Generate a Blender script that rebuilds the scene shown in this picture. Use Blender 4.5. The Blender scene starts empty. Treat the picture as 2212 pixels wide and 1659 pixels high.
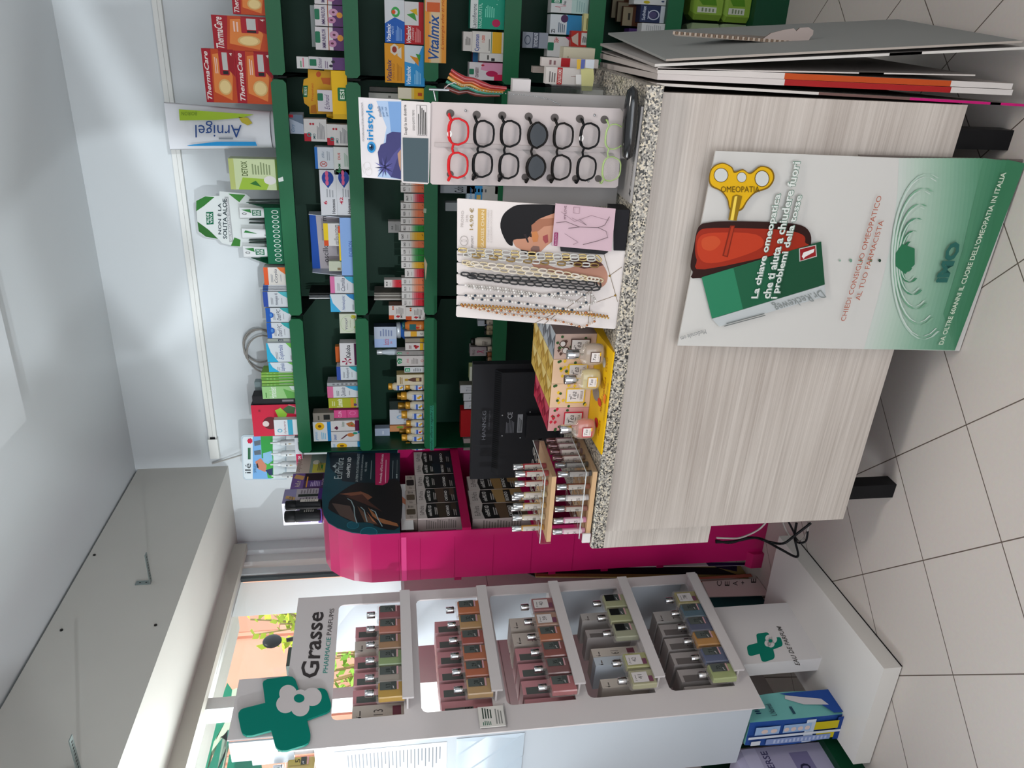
import bpy, math, random
from math import sin, cos, radians, pi, sqrt, atan2
from mathutils import Vector, Matrix
random.seed(7)
SC = bpy.context.scene
COL = SC.collection
# ------------------------------------------------------------ camera
FPX = 1645.0; PITCH = radians(8.95); ROLL = radians(1.15); YAW = radians(24.3); EYE = Vector((0, 0, 1.6))
FWD = Vector((-sin(YAW) * cos(PITCH), cos(YAW) * cos(PITCH), -sin(PITCH)))
_r0 = Vector((cos(YAW), sin(YAW), 0)); _d0 = FWD.cross(_r0)
RGT = _r0 * cos(ROLL) + _d0 * sin(ROLL); DWN = _d0 * cos(ROLL) - _r0 * sin(ROLL)
cd = bpy.data.cameras.new('camera'); cam = bpy.data.objects.new('camera', cd); COL.objects.link(cam)
cd.sensor_width = 36; cd.sensor_fit = 'HORIZONTAL'; cd.lens = FPX / 2212 * 36; cd.clip_start = .05; cd.clip_end = 200
# the phone was held upright but the picture is stored turned: its right side is the room's down
cam.matrix_world = Matrix(((DWN.x, RGT.x, -FWD.x, EYE.x), (DWN.y, RGT.y, -FWD.y, EYE.y), (DWN.z, RGT.z, -FWD.z, EYE.z), (0, 0, 0, 1)))
SC.camera = cam
# ------------------------------------------------------------ light
SC.view_settings.view_transform = 'Standard'; SC.view_settings.look = 'None'
SC.view_settings.gamma = 1; SC.view_settings.use_curve_mapping = False; SC.view_settings.exposure = 0.42
SC.render.film_transparent = False
SC.cycles.max_bounces = 8; SC.cycles.diffuse_bounces = 4; SC.cycles.glossy_bounces = 3
SC.cycles.transparent_max_bounces = 24; SC.cycles.transmission_bounces = 6
SC.cycles.caustics_reflective = False; SC.cycles.caustics_refractive = False
SC.cycles.sample_clamp_indirect = 4
W = bpy.data.worlds.new('sky'); SC.world = W; W.use_nodes = True
bg = W.node_tree.nodes['Background']; bg.inputs[0].default_value = (.80, .90, 1, 1); bg.inputs[1].default_value = 1.5
def light(name, kind, loc, to, energy, color=(1, 1, 1), **kw):
    l = bpy.data.lights.new(name, kind); o = bpy.data.objects.new(name, l); COL.objects.link(o)
    o.location = loc; o.rotation_euler = (Vector(to) - Vector(loc)).to_track_quat('-Z', 'Y').to_euler()
    l.energy = energy; l.color = color
    for k, v in kw.items(): setattr(l, k, v)
    return o
light('sun', 'SUN', (5, 1, 9), (-3, 2.4, -1.5), 3.4, (1, .96, .9), angle=radians(.6))
light('shopfront_daylight', 'AREA', (-.5, -2.55, 1.5), (-.6, 3, 1.0), 27, (.98, .97, 1), shape='RECTANGLE', size=3.2, size_y=2.0)
light('ceiling_lamp_light', 'AREA', (.5, .9, 2.74), (.5, .92, 0), 17, (1, .95, .9), shape='RECTANGLE', size=1.2, size_y=.3)
light('street_window_daylight', 'AREA', (-2.75, 1.7, 1.95), (1, 1.9, 1.0), 34, (.92, .97, 1), shape='RECTANGLE', size=2.0, size_y=.8)
light('ceiling_fill', 'AREA', (-.5, -1.5, .06), (-.6, -1.0, 3), 34, (.98, .98, 1), shape='RECTANGLE', size=2.8, size_y=1.2)  # added fill lamp near the floor, pointing up to brighten the ceiling
light('soffit_fill', 'AREA', (-2.78, 1.9, 1.42), (-2.2, 2.0, 2.6), 6, (.9, 1, .97), shape='RECTANGLE', size=2.4, size_y=.25)  # added fill lamp outside the window, lifts the soffit underside
# sunlight thrown back from the street through the shop door frame, up onto the back wall and ceiling
S1 = Vector((-.85, -3.3, .75)); S2 = Vector((.9, -3.2, .5))
light('street_reflection', 'SPOT', S1, (-1.5, 3.5, 2.45), 340, (.88, .95, 1), spot_size=radians(19), spot_blend=.15, shadow_soft_size=.009)
light('street_reflection_high', 'SPOT', S2, (-.45, 3.3, 2.8), 520, (.88, .95, 1), spot_size=radians(15), spot_blend=.3, shadow_soft_size=.007)
# ------------------------------------------------------------ pixel <-> room (photo frame 2212 x 1659)
_S = 580 / 2212
ZM = dict(O=(0, 0, 1), A=(420, 0, _S), B=(420, 400, _S), C=(500, 780, _S), D=(900, 0, _S), E=(900, 400, _S), G=(900, 780, _S),
          H=(400, 1200, .27664), I=(980, 1200, .27664), J=(1440, 1200, .34901), K=(1380, 0, .37613), L=(1440, 300, .34358),
          N=(1440, 800, .34358), S=(1100, 680, .18081), T=(1130, 0, .15823), U=(560, 980, .15675), V=(870, 1260, .18083),
          W=(640, 1270, .13562), Q=(1440, 1100, .15371), P=(740, 180, .31646), R=(0, 0, .33454), M=(0, 553, .33454), F=(0, 1104, .33454), X=(400, 1440, .13562))
def ray(k, x, y):
    a = ZM[k]; x = a[0] + x * a[2]; y = a[1] + y * a[2]
    return FWD * FPX + RGT * (1659 - y - 829.5) + DWN * (x - 1106)
def onp(k, x, y, p, n):
    d = ray(k, x, y); n = Vector(n); return EYE + d * ((Vector(p) - EYE).dot(n) / d.dot(n))
def ony(k, x, y, Y): return onp(k, x, y, (0, Y, 0), (0, 1, 0))
def onx(k, x, y, X): return onp(k, x, y, (X, 0, 0), (1, 0, 0))
def onz(k, x, y, z): return onp(k, x, y, (0, 0, z), (0, 0, 1))
# ------------------------------------------------------------ materials
GAIN = .94
def lin(h):
    h = h.lstrip('#'); r = []
    for i in (0, 2, 4):
        c = int(h[i:i + 2], 16) / 255; c = c / 12.92 if c <= .04045 else ((c + .055) / 1.055) ** 2.4
        r.append(min(.88, c * GAIN))
    return (*r, 1)
_M = {}
def M(h, rough=.5, metal=0, alpha=1, emit=0, coat=0, key=None):
    k = (h, rough, metal, alpha, emit, coat)
    if k in _M: return _M[k]
    m = bpy.data.materials.new('mat_' + h.lstrip('#')); m.use_nodes = True; b = m.node_tree.nodes['Principled BSDF']
    b.inputs['Base Color'].default_value = lin(h); b.inputs['Roughness'].default_value = rough
    b.inputs['Metallic'].default_value = metal; b.inputs['Alpha'].default_value = alpha
    b.inputs['Coat Weight'].default_value = coat
    if not metal and rough >= .25 and not coat: b.inputs['Specular IOR Level'].default_value = .15
    if emit: b.inputs['Emission Color'].default_value = lin(h); b.inputs['Emission Strength'].default_value = emit
    _M[k] = m; return m
def noisemat(name, h, scale=(8, 8, 8), amt=.06, rough=.5, bump=0, detail=4, h2=None, metal=0, coord='Object'):
    """plain surface with slight procedural variation"""
    m = bpy.data.materials.new(name); m.use_nodes = True; t = m.node_tree; b = t.nodes['Principled BSDF']
    b.inputs['Roughness'].default_value = rough; b.inputs['Metallic'].default_value = metal; b.inputs['Specular IOR Level'].default_value = .2
    tc = t.nodes.new('ShaderNodeTexCoord'); mp = t.nodes.new('ShaderNodeMapping'); mp.inputs['Scale'].default_value = scale
    n = t.nodes.new('ShaderNodeTexNoise'); n.inputs['Detail'].default_value = detail; n.inputs['Scale'].default_value = 1
    r = t.nodes.new('ShaderNodeMix'); r.data_type = 'RGBA'
    c = lin(h); r.inputs['A'].default_value = (*[v * (1 - amt) for v in c[:3]], 1)
    r.inputs['B'].default_value = lin(h2) if h2 else (*[min(1, v * (1 + amt)) for v in c[:3]], 1)
    t.links.new(tc.outputs[coord], mp.inputs[0]); t.links.new(mp.outputs[0], n.inputs['Vector'])
    t.links.new(n.outputs[0], r.inputs['Factor']); t.links.new(r.outputs['Result'], b.inputs['Base Color'])
    if bump:
        bp = t.nodes.new('ShaderNodeBump'); bp.inputs['Strength'].default_value = bump; bp.inputs['Distance'].default_value = .002
        t.links.new(n.outputs[0], bp.inputs['Height']); t.links.new(bp.outputs[0], b.inputs['Normal'])
    return m
def clearmat(name, tint, mix=.1, rough=.05):
    m = bpy.data.materials.new(name); m.use_nodes = True; t = m.node_tree
    for n in list(t.nodes):
        if n.type == 'BSDF_PRINCIPLED': t.nodes.remove(n)
    o = t.nodes['Material Output']; tr = t.nodes.new('ShaderNodeBsdfTransparent'); tr.inputs[0].default_value = (*tint, 1)
    g = t.nodes.new('ShaderNodeBsdfGlossy'); g.inputs[0].default_value = (1, 1, 1, 1); g.inputs['Roughness'].default_value = rough
    fr = t.nodes.new('ShaderNodeLayerWeight'); pw = t.nodes.new('ShaderNodeMath'); pw.operation = 'POWER'; pw.inputs[1].default_value = 4
    ad = t.nodes.new('ShaderNodeMath'); ad.operation = 'MULTIPLY_ADD'; ad.inputs[1].default_value = .45; ad.inputs[2].default_value = mix + .02; ad.use_clamp = True
    x = t.nodes.new('ShaderNodeMixShader')
    t.links.new(fr.outputs['Facing'], pw.inputs[0]); t.links.new(pw.outputs[0], ad.inputs[0]); t.links.new(ad.outputs[0], x.inputs[0])
    t.links.new(tr.outputs[0], x.inputs[1]); t.links.new(g.outputs[0], x.inputs[2]); t.links.new(x.outputs[0], o.inputs[0])
    return m
GLASS = clearmat('clear_glass', (.96, .98, .98), .02); ACRYL = clearmat('clear_acrylic', (.93, .94, .94), .06); FILM = clearmat('thin_film', (.9, .92, .93), .10, .15)
CHROME = M('#d8d8da', .12, 1); STEEL = M('#b0b2b4', .3, 1); BLACK = M('#121214', .35); WHITE = M('#d6d2d0', .45)
# ------------------------------------------------------------ meshes
class MB:
    def __init__(s): s.v = []; s.f = []; s.mi = []; s.ml = []; s.sm = []
    def mat(s, m):
        if isinstance(m, str): m = M(m)
        if m not in s.ml: s.ml.append(m)
        return s.ml.index(m)
    def add(s, vs, fs, m, smooth=False):
        o = len(s.v); i = s.mat(m); s.v += [tuple(v) for v in vs]
        for f in fs: s.f.append([o + k for k in f]); s.mi.append(i); s.sm.append(smooth)
        return s
    def quad(s, a, b, c, d, m): return s.add([a, b, c, d], [(0, 1, 2, 3)], m)
    def box(s, x0, y0, z0, x1, y1, z1, m, top=None, side=None):
        v = [(x0, y0, z0), (x1, y0, z0), (x1, y1, z0), (x0, y1, z0), (x0, y0, z1), (x1, y0, z1), (x1, y1, z1), (x0, y1, z1)]
        s.add(v, [(0, 1, 5, 4), (2, 3, 7, 6), (0, 3, 2, 1)], m); s.add(v, [(4, 5, 6, 7)], top or m)
        return s.add(v, [(1, 2, 6, 5), (3, 0, 4, 7)], side or m)
    def cbox(s, cx, cy, cz, w, d, h, m, c=.004):
        """box with chamfered vertical and top edges"""
        x, y = w / 2, d / 2; pts = [(x - c, -y), (x, -y + c), (x, y - c), (x - c, y), (-x + c, y), (-x, y - c), (-x, -y + c), (-x + c, -y)]
        pts = pts; k = 1 - c / max(x, y)
        v = [(cx + p[0], cy + p[1], cz) for p in pts] + [(cx + p[0], cy + p[1], cz + h - c) for p in pts] + [(cx + p[0] * k, cy + p[1] * k, cz + h) for p in pts]
        f = [tuple(range(7, -1, -1)), tuple(range(16, 24))]
        for a in (0, 8): f += [(a + i, a + (i + 1) % 8, a + 8 + (i + 1) % 8, a + 8 + i) for i in range(8)]
        return s.add(v, f, m)
    def prism(s, pts, ax, a, b, m, smooth=False, cap=None):
        """extrude a 2D outline along axis ax from a to b"""
        def mk(p, t): return (t, p[0], p[1]) if ax == 'x' else (p[0], t, p[1]) if ax == 'y' else (p[0], p[1], t)
        n = len(pts); v = [mk(p, a) for p in pts] + [mk(p, b) for p in pts]
        s.add(v, [(i, (i + 1) % n, n + (i + 1) % n, n + i) for i in range(n)], m, smooth)
        return s.add(v, [tuple(range(n - 1, -1, -1)), tuple(range(n, 2 * n))], cap or m)
    def lathe(s, prof, m, c=(0, 0, 0), n=14, sx=1, sy=1, smooth=True):
        v = []; 
        for r, z in prof: v += [(c[0] + sx * r * cos(2 * pi * i / n), c[1] + sy * r * sin(2 * pi * i / n), c[2] + z) for i in range(n)]
        f = [(j * n + i, j * n + (i + 1) % n, (j + 1) * n + (i + 1) % n, (j + 1) * n + i) for j in range(len(prof) - 1) for i in range(n)]
        s.add(v, f, m, smooth); k = len(prof) - 1
        return s.add(v, [tuple(range(n - 1, -1, -1)), tuple(range(k * n, k * n + n))], m)
    def tube(s, pts, r, m, n=6, closed=False, rad=None):
        P = [Vector(p) for p in pts]; L = len(P); v = []; up = None
        for i, p in enumerate(P):
            d = (P[(i + 1) % L] - P[i - 1]) if closed else (P[min(i + 1, L - 1)] - P[max(i - 1, 0)])
            d = d.normalized() if d.length > 1e-9 else Vector((0, 0, 1))
            if up is None: up = d.orthogonal().normalized()
            up = (up - d * up.dot(d)); up = up.normalized() if up.length > 1e-6 else d.orthogonal().normalized()
            w = d.cross(up); q = rad[i] if rad else r
            v += [p + (up * cos(2 * pi * k / n) + w * sin(2 * pi * k / n)) * q for k in range(n)]
        R = L if closed else L - 1
        s.add(v, [(j * n + k, j * n + (k + 1) % n, ((j + 1) % L) * n + (k + 1) % n, ((j + 1) % L) * n + k) for j in range(R) for k in range(n)], m, True)
        if not closed: s.add(v, [tuple(range(n - 1, -1, -1)), tuple(range((L - 1) * n, L * n))], m)
        return s
    def ball(s, c, r, m, n=8, k=5, sc=(1, 1, 1)):
        prof = [(max(1e-5, r * sin(pi * i / k)), -r * cos(pi * i / k)) for i in range(k + 1)]
        v = []
        for a, z in prof: v += [(c[0] + sc[0] * a * cos(2 * pi * i / n), c[1] + sc[1] * a * sin(2 * pi * i / n), c[2] + sc[2] * z) for i in range(n)]
        return s.add(v, [(j * n + i, j * n + (i + 1) % n, (j + 1) * n + (i + 1) % n, (j + 1) * n + i) for j in range(k) for i in range(n)], m, True)
    def slab(s, pts, off, m, side=None):
        """flat polygon given in 3D, thickened by vector off"""
        n = len(pts); P = [Vector(p) for p in pts]; o = Vector(off); v = P + [p + o for p in P]
        s.add(v, [tuple(range(n))], m); s.add(v, [tuple(range(2 * n - 1, n - 1, -1))], side or m)
        return s.add(v, [(i, n + i, n + (i + 1) % n, (i + 1) % n) for i in range(n)], side or m)
    def build(s, name, parent=None, loc=None, rz=0, ry=None):
        me = bpy.data.meshes.new(name); me.from_pydata(s.v, [], s.f)
        for m in s.ml: me.materials.append(m)
        me.polygons.foreach_set('material_index', s.mi); me.polygons.foreach_set('use_smooth', s.sm); me.update()
        o = bpy.data.objects.new(name, me); COL.objects.link(o)
        if parent is not None: o.parent = parent
        if loc is not None: o.location = loc
        o.rotation_euler = ry if ry is not None else (0, 0, rz)
        return o
def tag(o, label=None, cat=None, grp=None, kind=None):
    if label: o['label'] = label
    if cat: o['category'] = cat
    if grp: o['group'] = grp
    if kind: o['kind'] = kind
    return o
def root(name, loc, label, cat, grp=None, rz=0, rot=None):
    o = bpy.data.objects.new(name, None); COL.objects.link(o); o.location = loc; o.rotation_euler = rot or (0, 0, rz); o.empty_display_size = .05
    return tag(o, label, cat, grp)
def struct(o): o['kind'] = 'structure'; return o
def dup(o, loc, rz=None, label=None, grp=None, par=None):
    c = o.copy(); COL.objects.link(c); c.parent = par
    if loc is not None: c.location = loc
    if rz is not None: c.rotation_euler = (0, 0, rz)
    if label: c['label'] = label
    if grp: c['group'] = grp
    for ch in list(o.children): dup(ch, None, par=c)
    return c
# ------------------------------------------------------------ printing on faces
_T = {}
def glyphs(txt, bold=0, it=0):
    k = (txt, bold, it)
    if k not in _T:
        c = bpy.data.curves.new('t', 'FONT'); c.body = txt; c.resolution_u = 2; c.offset = .018 * bold; c.shear = .3 * it; c.size = 1
        o = bpy.data.objects.new('t', c); me = bpy.data.meshes.new_from_object(o)
        vs = [tuple(v.co[:2]) for v in me.vertices]; fs = [tuple(p.vertices) for p in me.polygons]
        bpy.data.objects.remove(o); bpy.data.curves.remove(c); bpy.data.meshes.remove(me)
        if not vs: vs = [(0, 0), (1, 1)]
        xs = [v[0] for v in vs]; ys = [v[1] for v in vs]; a, b = min(xs), min(ys); w = max(max(xs) - a, 1e-4); h = max(max(ys) - b, 1e-4)
        _T[k] = ([((v[0] - a) / w, (v[1] - b) / h) for v in vs], fs)
    return _T[k]
def rrect(x0, y0, x1, y1, rx, ry, n=4):
    o = []
    for cx, cy, a in ((x1 - rx, y1 - ry, 0), (x0 + rx, y1 - ry, 90), (x0 + rx, y0 + ry, 180), (x1 - rx, y0 + ry, 270)):
        o += [(cx + rx * cos(radians(a + 90 * i / n)), cy + ry * sin(radians(a + 90 * i / n))) for i in range(n + 1)]
    return o
def prnt(mb, ops, O, U, V, N, eps=.00012, rough=.45, lift=0, asp=None):
    """ops drawn in face units (0..1 right, 0..1 up) on the face O + x U + y V, each layer a hair above the last"""
    O = Vector(O); U = Vector(U); V = Vector(V); N = Vector(N).normalized(); k = lift + eps
    def P(x, y): return O + U * x + V * y + N * k
    for o in ops:
        t = o[0]
        if t == 'r':
            _, x0, y0, x1, y1, c = o; mb.add([P(x0, y0), P(x1, y0), P(x1, y1), P(x0, y1)], [(0, 1, 2, 3)], c if not isinstance(c, str) else M(c, rough))
        elif t == 'rr':
            _, x0, y0, x1, y1, rad, c = o; a = U.length / V.length; pts = rrect(x0, y0, x1, y1, rad, rad * a)
            mb.add([P(*p) for p in pts], [tuple(range(len(pts)))], M(c, rough))
        elif t == 'e':
            _, cx, cy, rx, ry, c = o; n = 20
            mb.add([P(cx + rx * cos(2 * pi * i / n), cy + ry * sin(2 * pi * i / n)) for i in range(n)], [tuple(range(n))], M(c, rough))
        elif t == 'o':  # ring
            _, cx, cy, rx, ry, w, c = o; n = 24; v = []
            for i in range(n): a = 2 * pi * i / n; v += [P(cx + rx * cos(a), cy + ry * sin(a)), P(cx + rx * (1 - w) * cos(a), cy + ry * (1 - w) * sin(a))]
            mb.add(v, [(2 * i, (2 * i + 2) % (2 * n), (2 * i + 3) % (2 * n), 2 * i + 1) for i in range(n)], M(c, rough))
        elif t == 'p':
            pts = o[2:]; pts = [(pts[i], pts[i + 1]) for i in range(0, len(pts), 2)]
            mb.add([P(*p) for p in pts], [tuple(range(len(pts)))], M(o[1], rough))
        elif t == 'l':  # lines of small print
            _, x0, y0, x1, y1, n, c = o; h = (y1 - y0) / n
            for i in range(n):
                xe = x1 - (x1 - x0) * (.35 * ((i * 7919 + 3) % 5) / 5); y = y0 + i * h
                mb.add([P(x0, y), P(xe, y), P(xe, y + h * .5), P(x0, y + h * .5)], [(0, 1, 2, 3)], M(c, rough))
        elif t == 's':  # stroke along points: ('s', col, width, x,y,...)
            pts = o[3:]; pts = [(pts[i], pts[i + 1]) for i in range(0, len(pts), 2)]; w = o[2] / 2; a = U.length / V.length
            for i in range(len(pts) - 1):
                dx = pts[i + 1][0] - pts[i][0]; dy = (pts[i + 1][1] - pts[i][1]) / a; L = sqrt(dx * dx + dy * dy) or 1; nx, ny = -dy / L * w, dx / L * w * a
                mb.add([P(pts[i][0] + nx, pts[i][1] + ny), P(pts[i][0] - nx, pts[i][1] - ny), P(pts[i + 1][0] - nx, pts[i + 1][1] - ny), P(pts[i + 1][0] + nx, pts[i + 1][1] + ny)], [(0, 3, 2, 1)], M(o[1], rough))
        else:  # 't' text, 'b' bold, 'i' italic, 'bi'; optional turn 90/180/-90
            _, tx, x0, y0, x1, y1, c = o[:7]; rot = o[7] if len(o) > 7 else 0
            vs, fs = glyphs(tx, 3 if 'h' in t else 'b' in t, 'i' in t)
            if rot == 180: vs = [(1 - a, 1 - b) for a, b in vs]
            elif rot == 90: vs = [(1 - b, a) for a, b in vs]
            elif rot == -90: vs = [(b, 1 - a) for a, b in vs]
            mb.add([P(x0 + a * (x1 - x0), y0 + b * (y1 - y0)) for a, b in vs], fs, M(c, rough))
        k += eps
def sm(pts, n=4):
    """smooth closed outline through pts"""
    o = []; L = len(pts)
    for i in range(L):
        p0, p1, p2, p3 = pts[i - 1], pts[i], pts[(i + 1) % L], pts[(i + 2) % L]
        for s in range(n):
            t = s / n; o.append(tuple(.5 * (2 * p1[k] + (p2[k] - p0[k]) * t + (2 * p0[k] - 5 * p1[k] + 4 * p2[k] - p3[k]) * t * t + (3 * p1[k] - p0[k] - 3 * p2[k] + p3[k]) * t ** 3) for k in (0, 1)))
    return o
# ============================================================ the room
XW, XS, YB, ZC = -2.5, -2.03, 3.55, 2.88
XR, YF = 2.7, -2.4
def tilemat():
    m = bpy.data.materials.new('floor_tiles'); m.use_nodes = True; t = m.node_tree; b = t.nodes['Principled BSDF']
    tc = t.nodes.new('ShaderNodeTexCoord'); mp = t.nodes.new('ShaderNodeMapping'); s = .3296; a = radians(-45.3)
    cx, cy = -1.153, 1.463; mp.inputs['Rotation'].default_value = (0, 0, a)
    mp.inputs['Location'].default_value = (-(cx * cos(a) - cy * sin(a)) + 20 * s, -(cx * sin(a) + cy * cos(a)) + 20 * s, 0)
    br = t.nodes.new('ShaderNodeTexBrick'); br.offset = 0; br.squash = 1; br.inputs['Scale'].default_value = 1
    br.inputs['Brick Width'].default_value = s; br.inputs['Row Height'].default_value = s; br.inputs['Mortar Size'].default_value = .0019; br.inputs['Mortar Smooth'].default_value = .2
    br.inputs['Color1'].default_value = lin('#ccc2bb'); br.inputs['Color2'].default_value = lin('#c9bfb8'); br.inputs['Mortar'].default_value = lin('#5f5148')
    t.links.new(tc.outputs['Object'], mp.inputs[0]); t.links.new(mp.outputs[0], br.inputs['Vector'])
    n = t.nodes.new('ShaderNodeTexNoise'); n.inputs['Scale'].default_value = 90; n.inputs['Detail'].default_value = 5; t.links.new(tc.outputs['Object'], n.inputs['Vector'])
    x = t.nodes.new('ShaderNodeMix'); x.data_type = 'RGBA'; x.blend_type = 'MULTIPLY'; x.inputs['Factor'].default_value = .12
    t.links.new(br.outputs['Color'], x.inputs['A']); t.links.new(n.outputs['Color'], x.inputs['B']); t.links.new(x.outputs['Result'], b.inputs['Base Color'])
    bp = t.nodes.new('ShaderNodeBump'); bp.inputs['Strength'].default_value = .35; bp.inputs['Distance'].default_value = .0015; bp.invert = True
    t.links.new(br.outputs['Fac'], bp.inputs['Height']); t.links.new(bp.outputs[0], b.inputs['Normal'])
    b.inputs['Roughness'].default_value = .42; return m
WALL = noisemat('wall_paint', '#ccd0d2', (3, 3, 3), .03, .7, .15); CEIL = noisemat('ceiling_paint', '#d4d8da', (2, 2, 2), .03, .8, .1)
PANEL = noisemat('soffit_board', '#c4c1ba', (3, 3, 3), .05, .6, .1); FRAME = M('#d4d6d4', .4); TILEW = noisemat('wall_tile', '#d3c9c5', (2, 2, 2), .03, .35)
struct(MB().box(XW - .3, YF - .3, -.06, XR + .2, YB + .2, 0, tilemat()).build('floor'))
struct(MB().box(XW - .02, YF - .3, ZC, XR + .2, YB + .2, ZC + .15, CEIL).build('ceiling'))
struct(MB().box(XW - .2, YB, 0, XR + .2, YB + .2, ZC, WALL).build('wall_back'))
struct(MB().box(XR, YF - .2, 0, XR + .2, YB, ZC, WALL).build('wall_right'))
mb = MB(); mb.box(XW - .2, YF - .2, 2.75, XR, YF, ZC, WALL); mb.box(1.9, YF - .2, 0, XR, YF, 2.75, WALL); mb.box(XW - .2, YF - .2, 0, -1.7, YF, 2.75, WALL)
struct(mb.build('wall_front'))
mb = MB()
for x in (-1.66, 1.86): mb.box(x, YF - .06, 0, x + .05, YF, 2.75, FRAME)
mb.box(-1.7, YF - .06, 0, 1.9, YF, .08, FRAME); mb.box(-1.7, YF - .06, 2.1, 1.9, YF, 2.16, FRAME)
struct(mb.build('door_1'))
def place_shadow_card(S, yd, pts, label):  # added out-of-view blocker, outlined so its shadow shapes the spotlight patches
    P = []
    for x, y, f in pts:
        q = ony('O', x, y, YB) if f == 'w' else onz('O', x, y, ZC); t = (yd - S.y) / (q.y - S.y); P.append(S + (q - S) * t)
    mb = MB(); mb.slab(P, (0, -.003, 0), M('#b8b4ae', .6)); c = min(P, key=lambda p: p.z); mb.v = [tuple(Vector(v) - c) for v in mb.v]
    tag(mb.build('shadow_card', loc=c), label, 'card', 'cards added behind the viewer to shape the light')
place_shadow_card(S1, -2.43, [(217, 616, 'w'), (410, 850, 'w'), (445, 900, 'w'), (452, 985, 'w'), (294, 1013, 'w'), (120, 980, 'c'), (40, 900, 'c'), (130, 700, 'c')], 'pale card added behind the viewer to cut the light patch, lower one')
place_shadow_card(S2, -2.44, [(119, -10, 'w'), (215, 190, 'w'), (311, 381, 'w'), (440, 540, 'w'), (330, 760, 'w'), (150, 800, 'c'), (20, 400, 'c'), (60, -60, 'c')], 'pale card added behind the viewer to bound the light streak, left one')
place_shadow_card(S2, -2.44, [(190, -10, 'w'), (330, 230, 'w'), (440, 380, 'w'), (560, 480, 'w'), (700, 380, 'w'), (640, -40, 'w')], 'pale card added behind the viewer to bound the light streak, right one')
LP = M('#e8e8e4', .5, emit=2.0)
lp = root('ceiling_light', (.5, .9, ZC - .13), 'long fluorescent ceiling light behind the viewer', 'ceiling light'); MB().box(-.62, -.17, .03, .62, .17, .13, FRAME).build('housing', lp); MB().box(-.6, -.15, .022, .6, .15, .03, LP).build('diffuser', lp)
# left wall with its two openings
mb = MB()
mb.box(XW - .2, 2.46, 0, XW, YB, 1.56, TILEW, top=FRAME); mb.box(XW - .2, YF - .2, 0, XW, 2.46, 1.30, TILEW, top=FRAME)
mb.box(XW - .2, YF, 2.44, XW, YB, ZC, WALL); mb.box(XW - .2, 3.47, 1.56, XW, YB, 2.44, WALL); mb.box(XW - .2, YF, 1.3, XW, .4, 2.44, WALL)
for z in (.55, 1.14): mb.box(XW - .001, YF, z, XW + .0006, YB, z + .004, M('#9b8f8a'))
for y in (3.21, 2.0, 1.38): mb.box(XW - .001, y, 0, XW + .0006, y + .004, 1.3, M('#9b8f8a'))
struct(mb.build('wall_left'))
# boxed soffit over the window, its lit underside and its hardware
mb = MB(); mb.box(XW, YF, 2.435, XS, YB, ZC - .012, PANEL); struct(mb.build('trim_1'))
mb = MB()
for (x, y) in ((397, 770), (1005, 738), (610, 285)):
    p = onx('F', x, y, XS); mb.lathe([(.006, 0), (.006, .003)], M('#2c2a28'), (0, 0, 0), 8)
    k = len(mb.v) - 16
    for i in range(16): v = mb.v[k + i]; mb.v[k + i] = (XS + v[2], p.y + v[0], p.z + v[1])
p = ony('M', 848, 1522, 3.54); struct(mb.build('trim_2'))
struct(MB().box(XW, YF, 2.37, XW + .045, 3.47, 2.435, noisemat('window_head', '#b9b5ab', (3, 3, 3), .05, .6)).build('trim_3'))
GALV = noisemat('galvanised_steel', '#8f9a98', (30, 30, 30), .25, .4, 0, metal=.7)
for nm, (x, y), where in (('b', (925, 465), 'nearer the back wall corner'), ('c', (445, 1690), 'cut by the picture edge')):
    p = onx('F', x, y, XS); mb = MB()
    mb.box(0, -.012, -.03, .003, .012, .028, GALV); mb.box(.003, -.012, -.03, .14, .012, -.027, GALV)
    for i in range(9): mb.box(.018 + i * .013, -.004, -.0302, .023 + i * .013, .004, -.0266, BLACK)
    for z in (-.012, .012): mb.box(.003, -.003, z - .003, .0034, .003, z + .003, BLACK)
    tag(mb.build('steel_bracket', loc=(XS, p.y, p.z)), 'galvanised strap bracket on the grey soffit, the one ' + where, 'bracket', 'brackets on the soffit')
# lower slab of the ceiling at the top of the picture
a = onz('O', 58, 908, 2.80); b = onz('O', 0, 640, 2.80)
struct(MB().box(a.x, YF, 2.80, XR, a.y, ZC, CEIL).build('trim_4'))
# cable duct along the back wall with its cable
mb = MB(); zc = ony('O', 402, 480, YB).z
mb.box(-1.86, YB - .022, zc - .018, XR, YB - .0005, zc + .018, M('#dadad6', .4)); mb.box(-1.86, YB - .0225, zc - .002, XR, YB - .022, zc - .001, M('#8c8c88'))
mb.box(-1.97, YB - .03, zc - .022, -1.86, YB, zc + .022, M('#dcdcd8', .4)); mb.box(-1.865, YB - .028, zc - .012, -1.85, YB - .003, zc + .012, BLACK)
duct = root('cable_duct', (0, 0, 0), 'white plastic cable duct running level along the back wall below the ceiling', 'cable duct')
mb.build('duct_cover', duct)
mb = MB(); pts = [ony('M', 1370, 1340, 3.53), ony('M', 1450, 1318, 3.52), ony('M', 1560, 1285, 3.5), ony('M', 1700, 1250, 3.48)]; mb.tube(pts, .004, '#aaa7a2', 6); mb.build('cable', duct)
mb = MB(); c0 = ony('B', 560, 1350, 3.53)
for j, (r, dx, dz) in enumerate(((.1, 0, 0), (.085, .02, .012), (.095, -.02, -.01))):
    mb.tube([(c0.x + dx + r * cos(2 * pi * i / 22), 3.53 - j * .008, c0.z + dz + r * .85 * sin(2 * pi * i / 22)) for i in range(22)], .004, '#8f8a84', 6, True)
tag(mb.build('coiled_cable'), 'loose coil of grey cable leaning on the back wall behind the top shelf cartons', 'cable')
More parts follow.
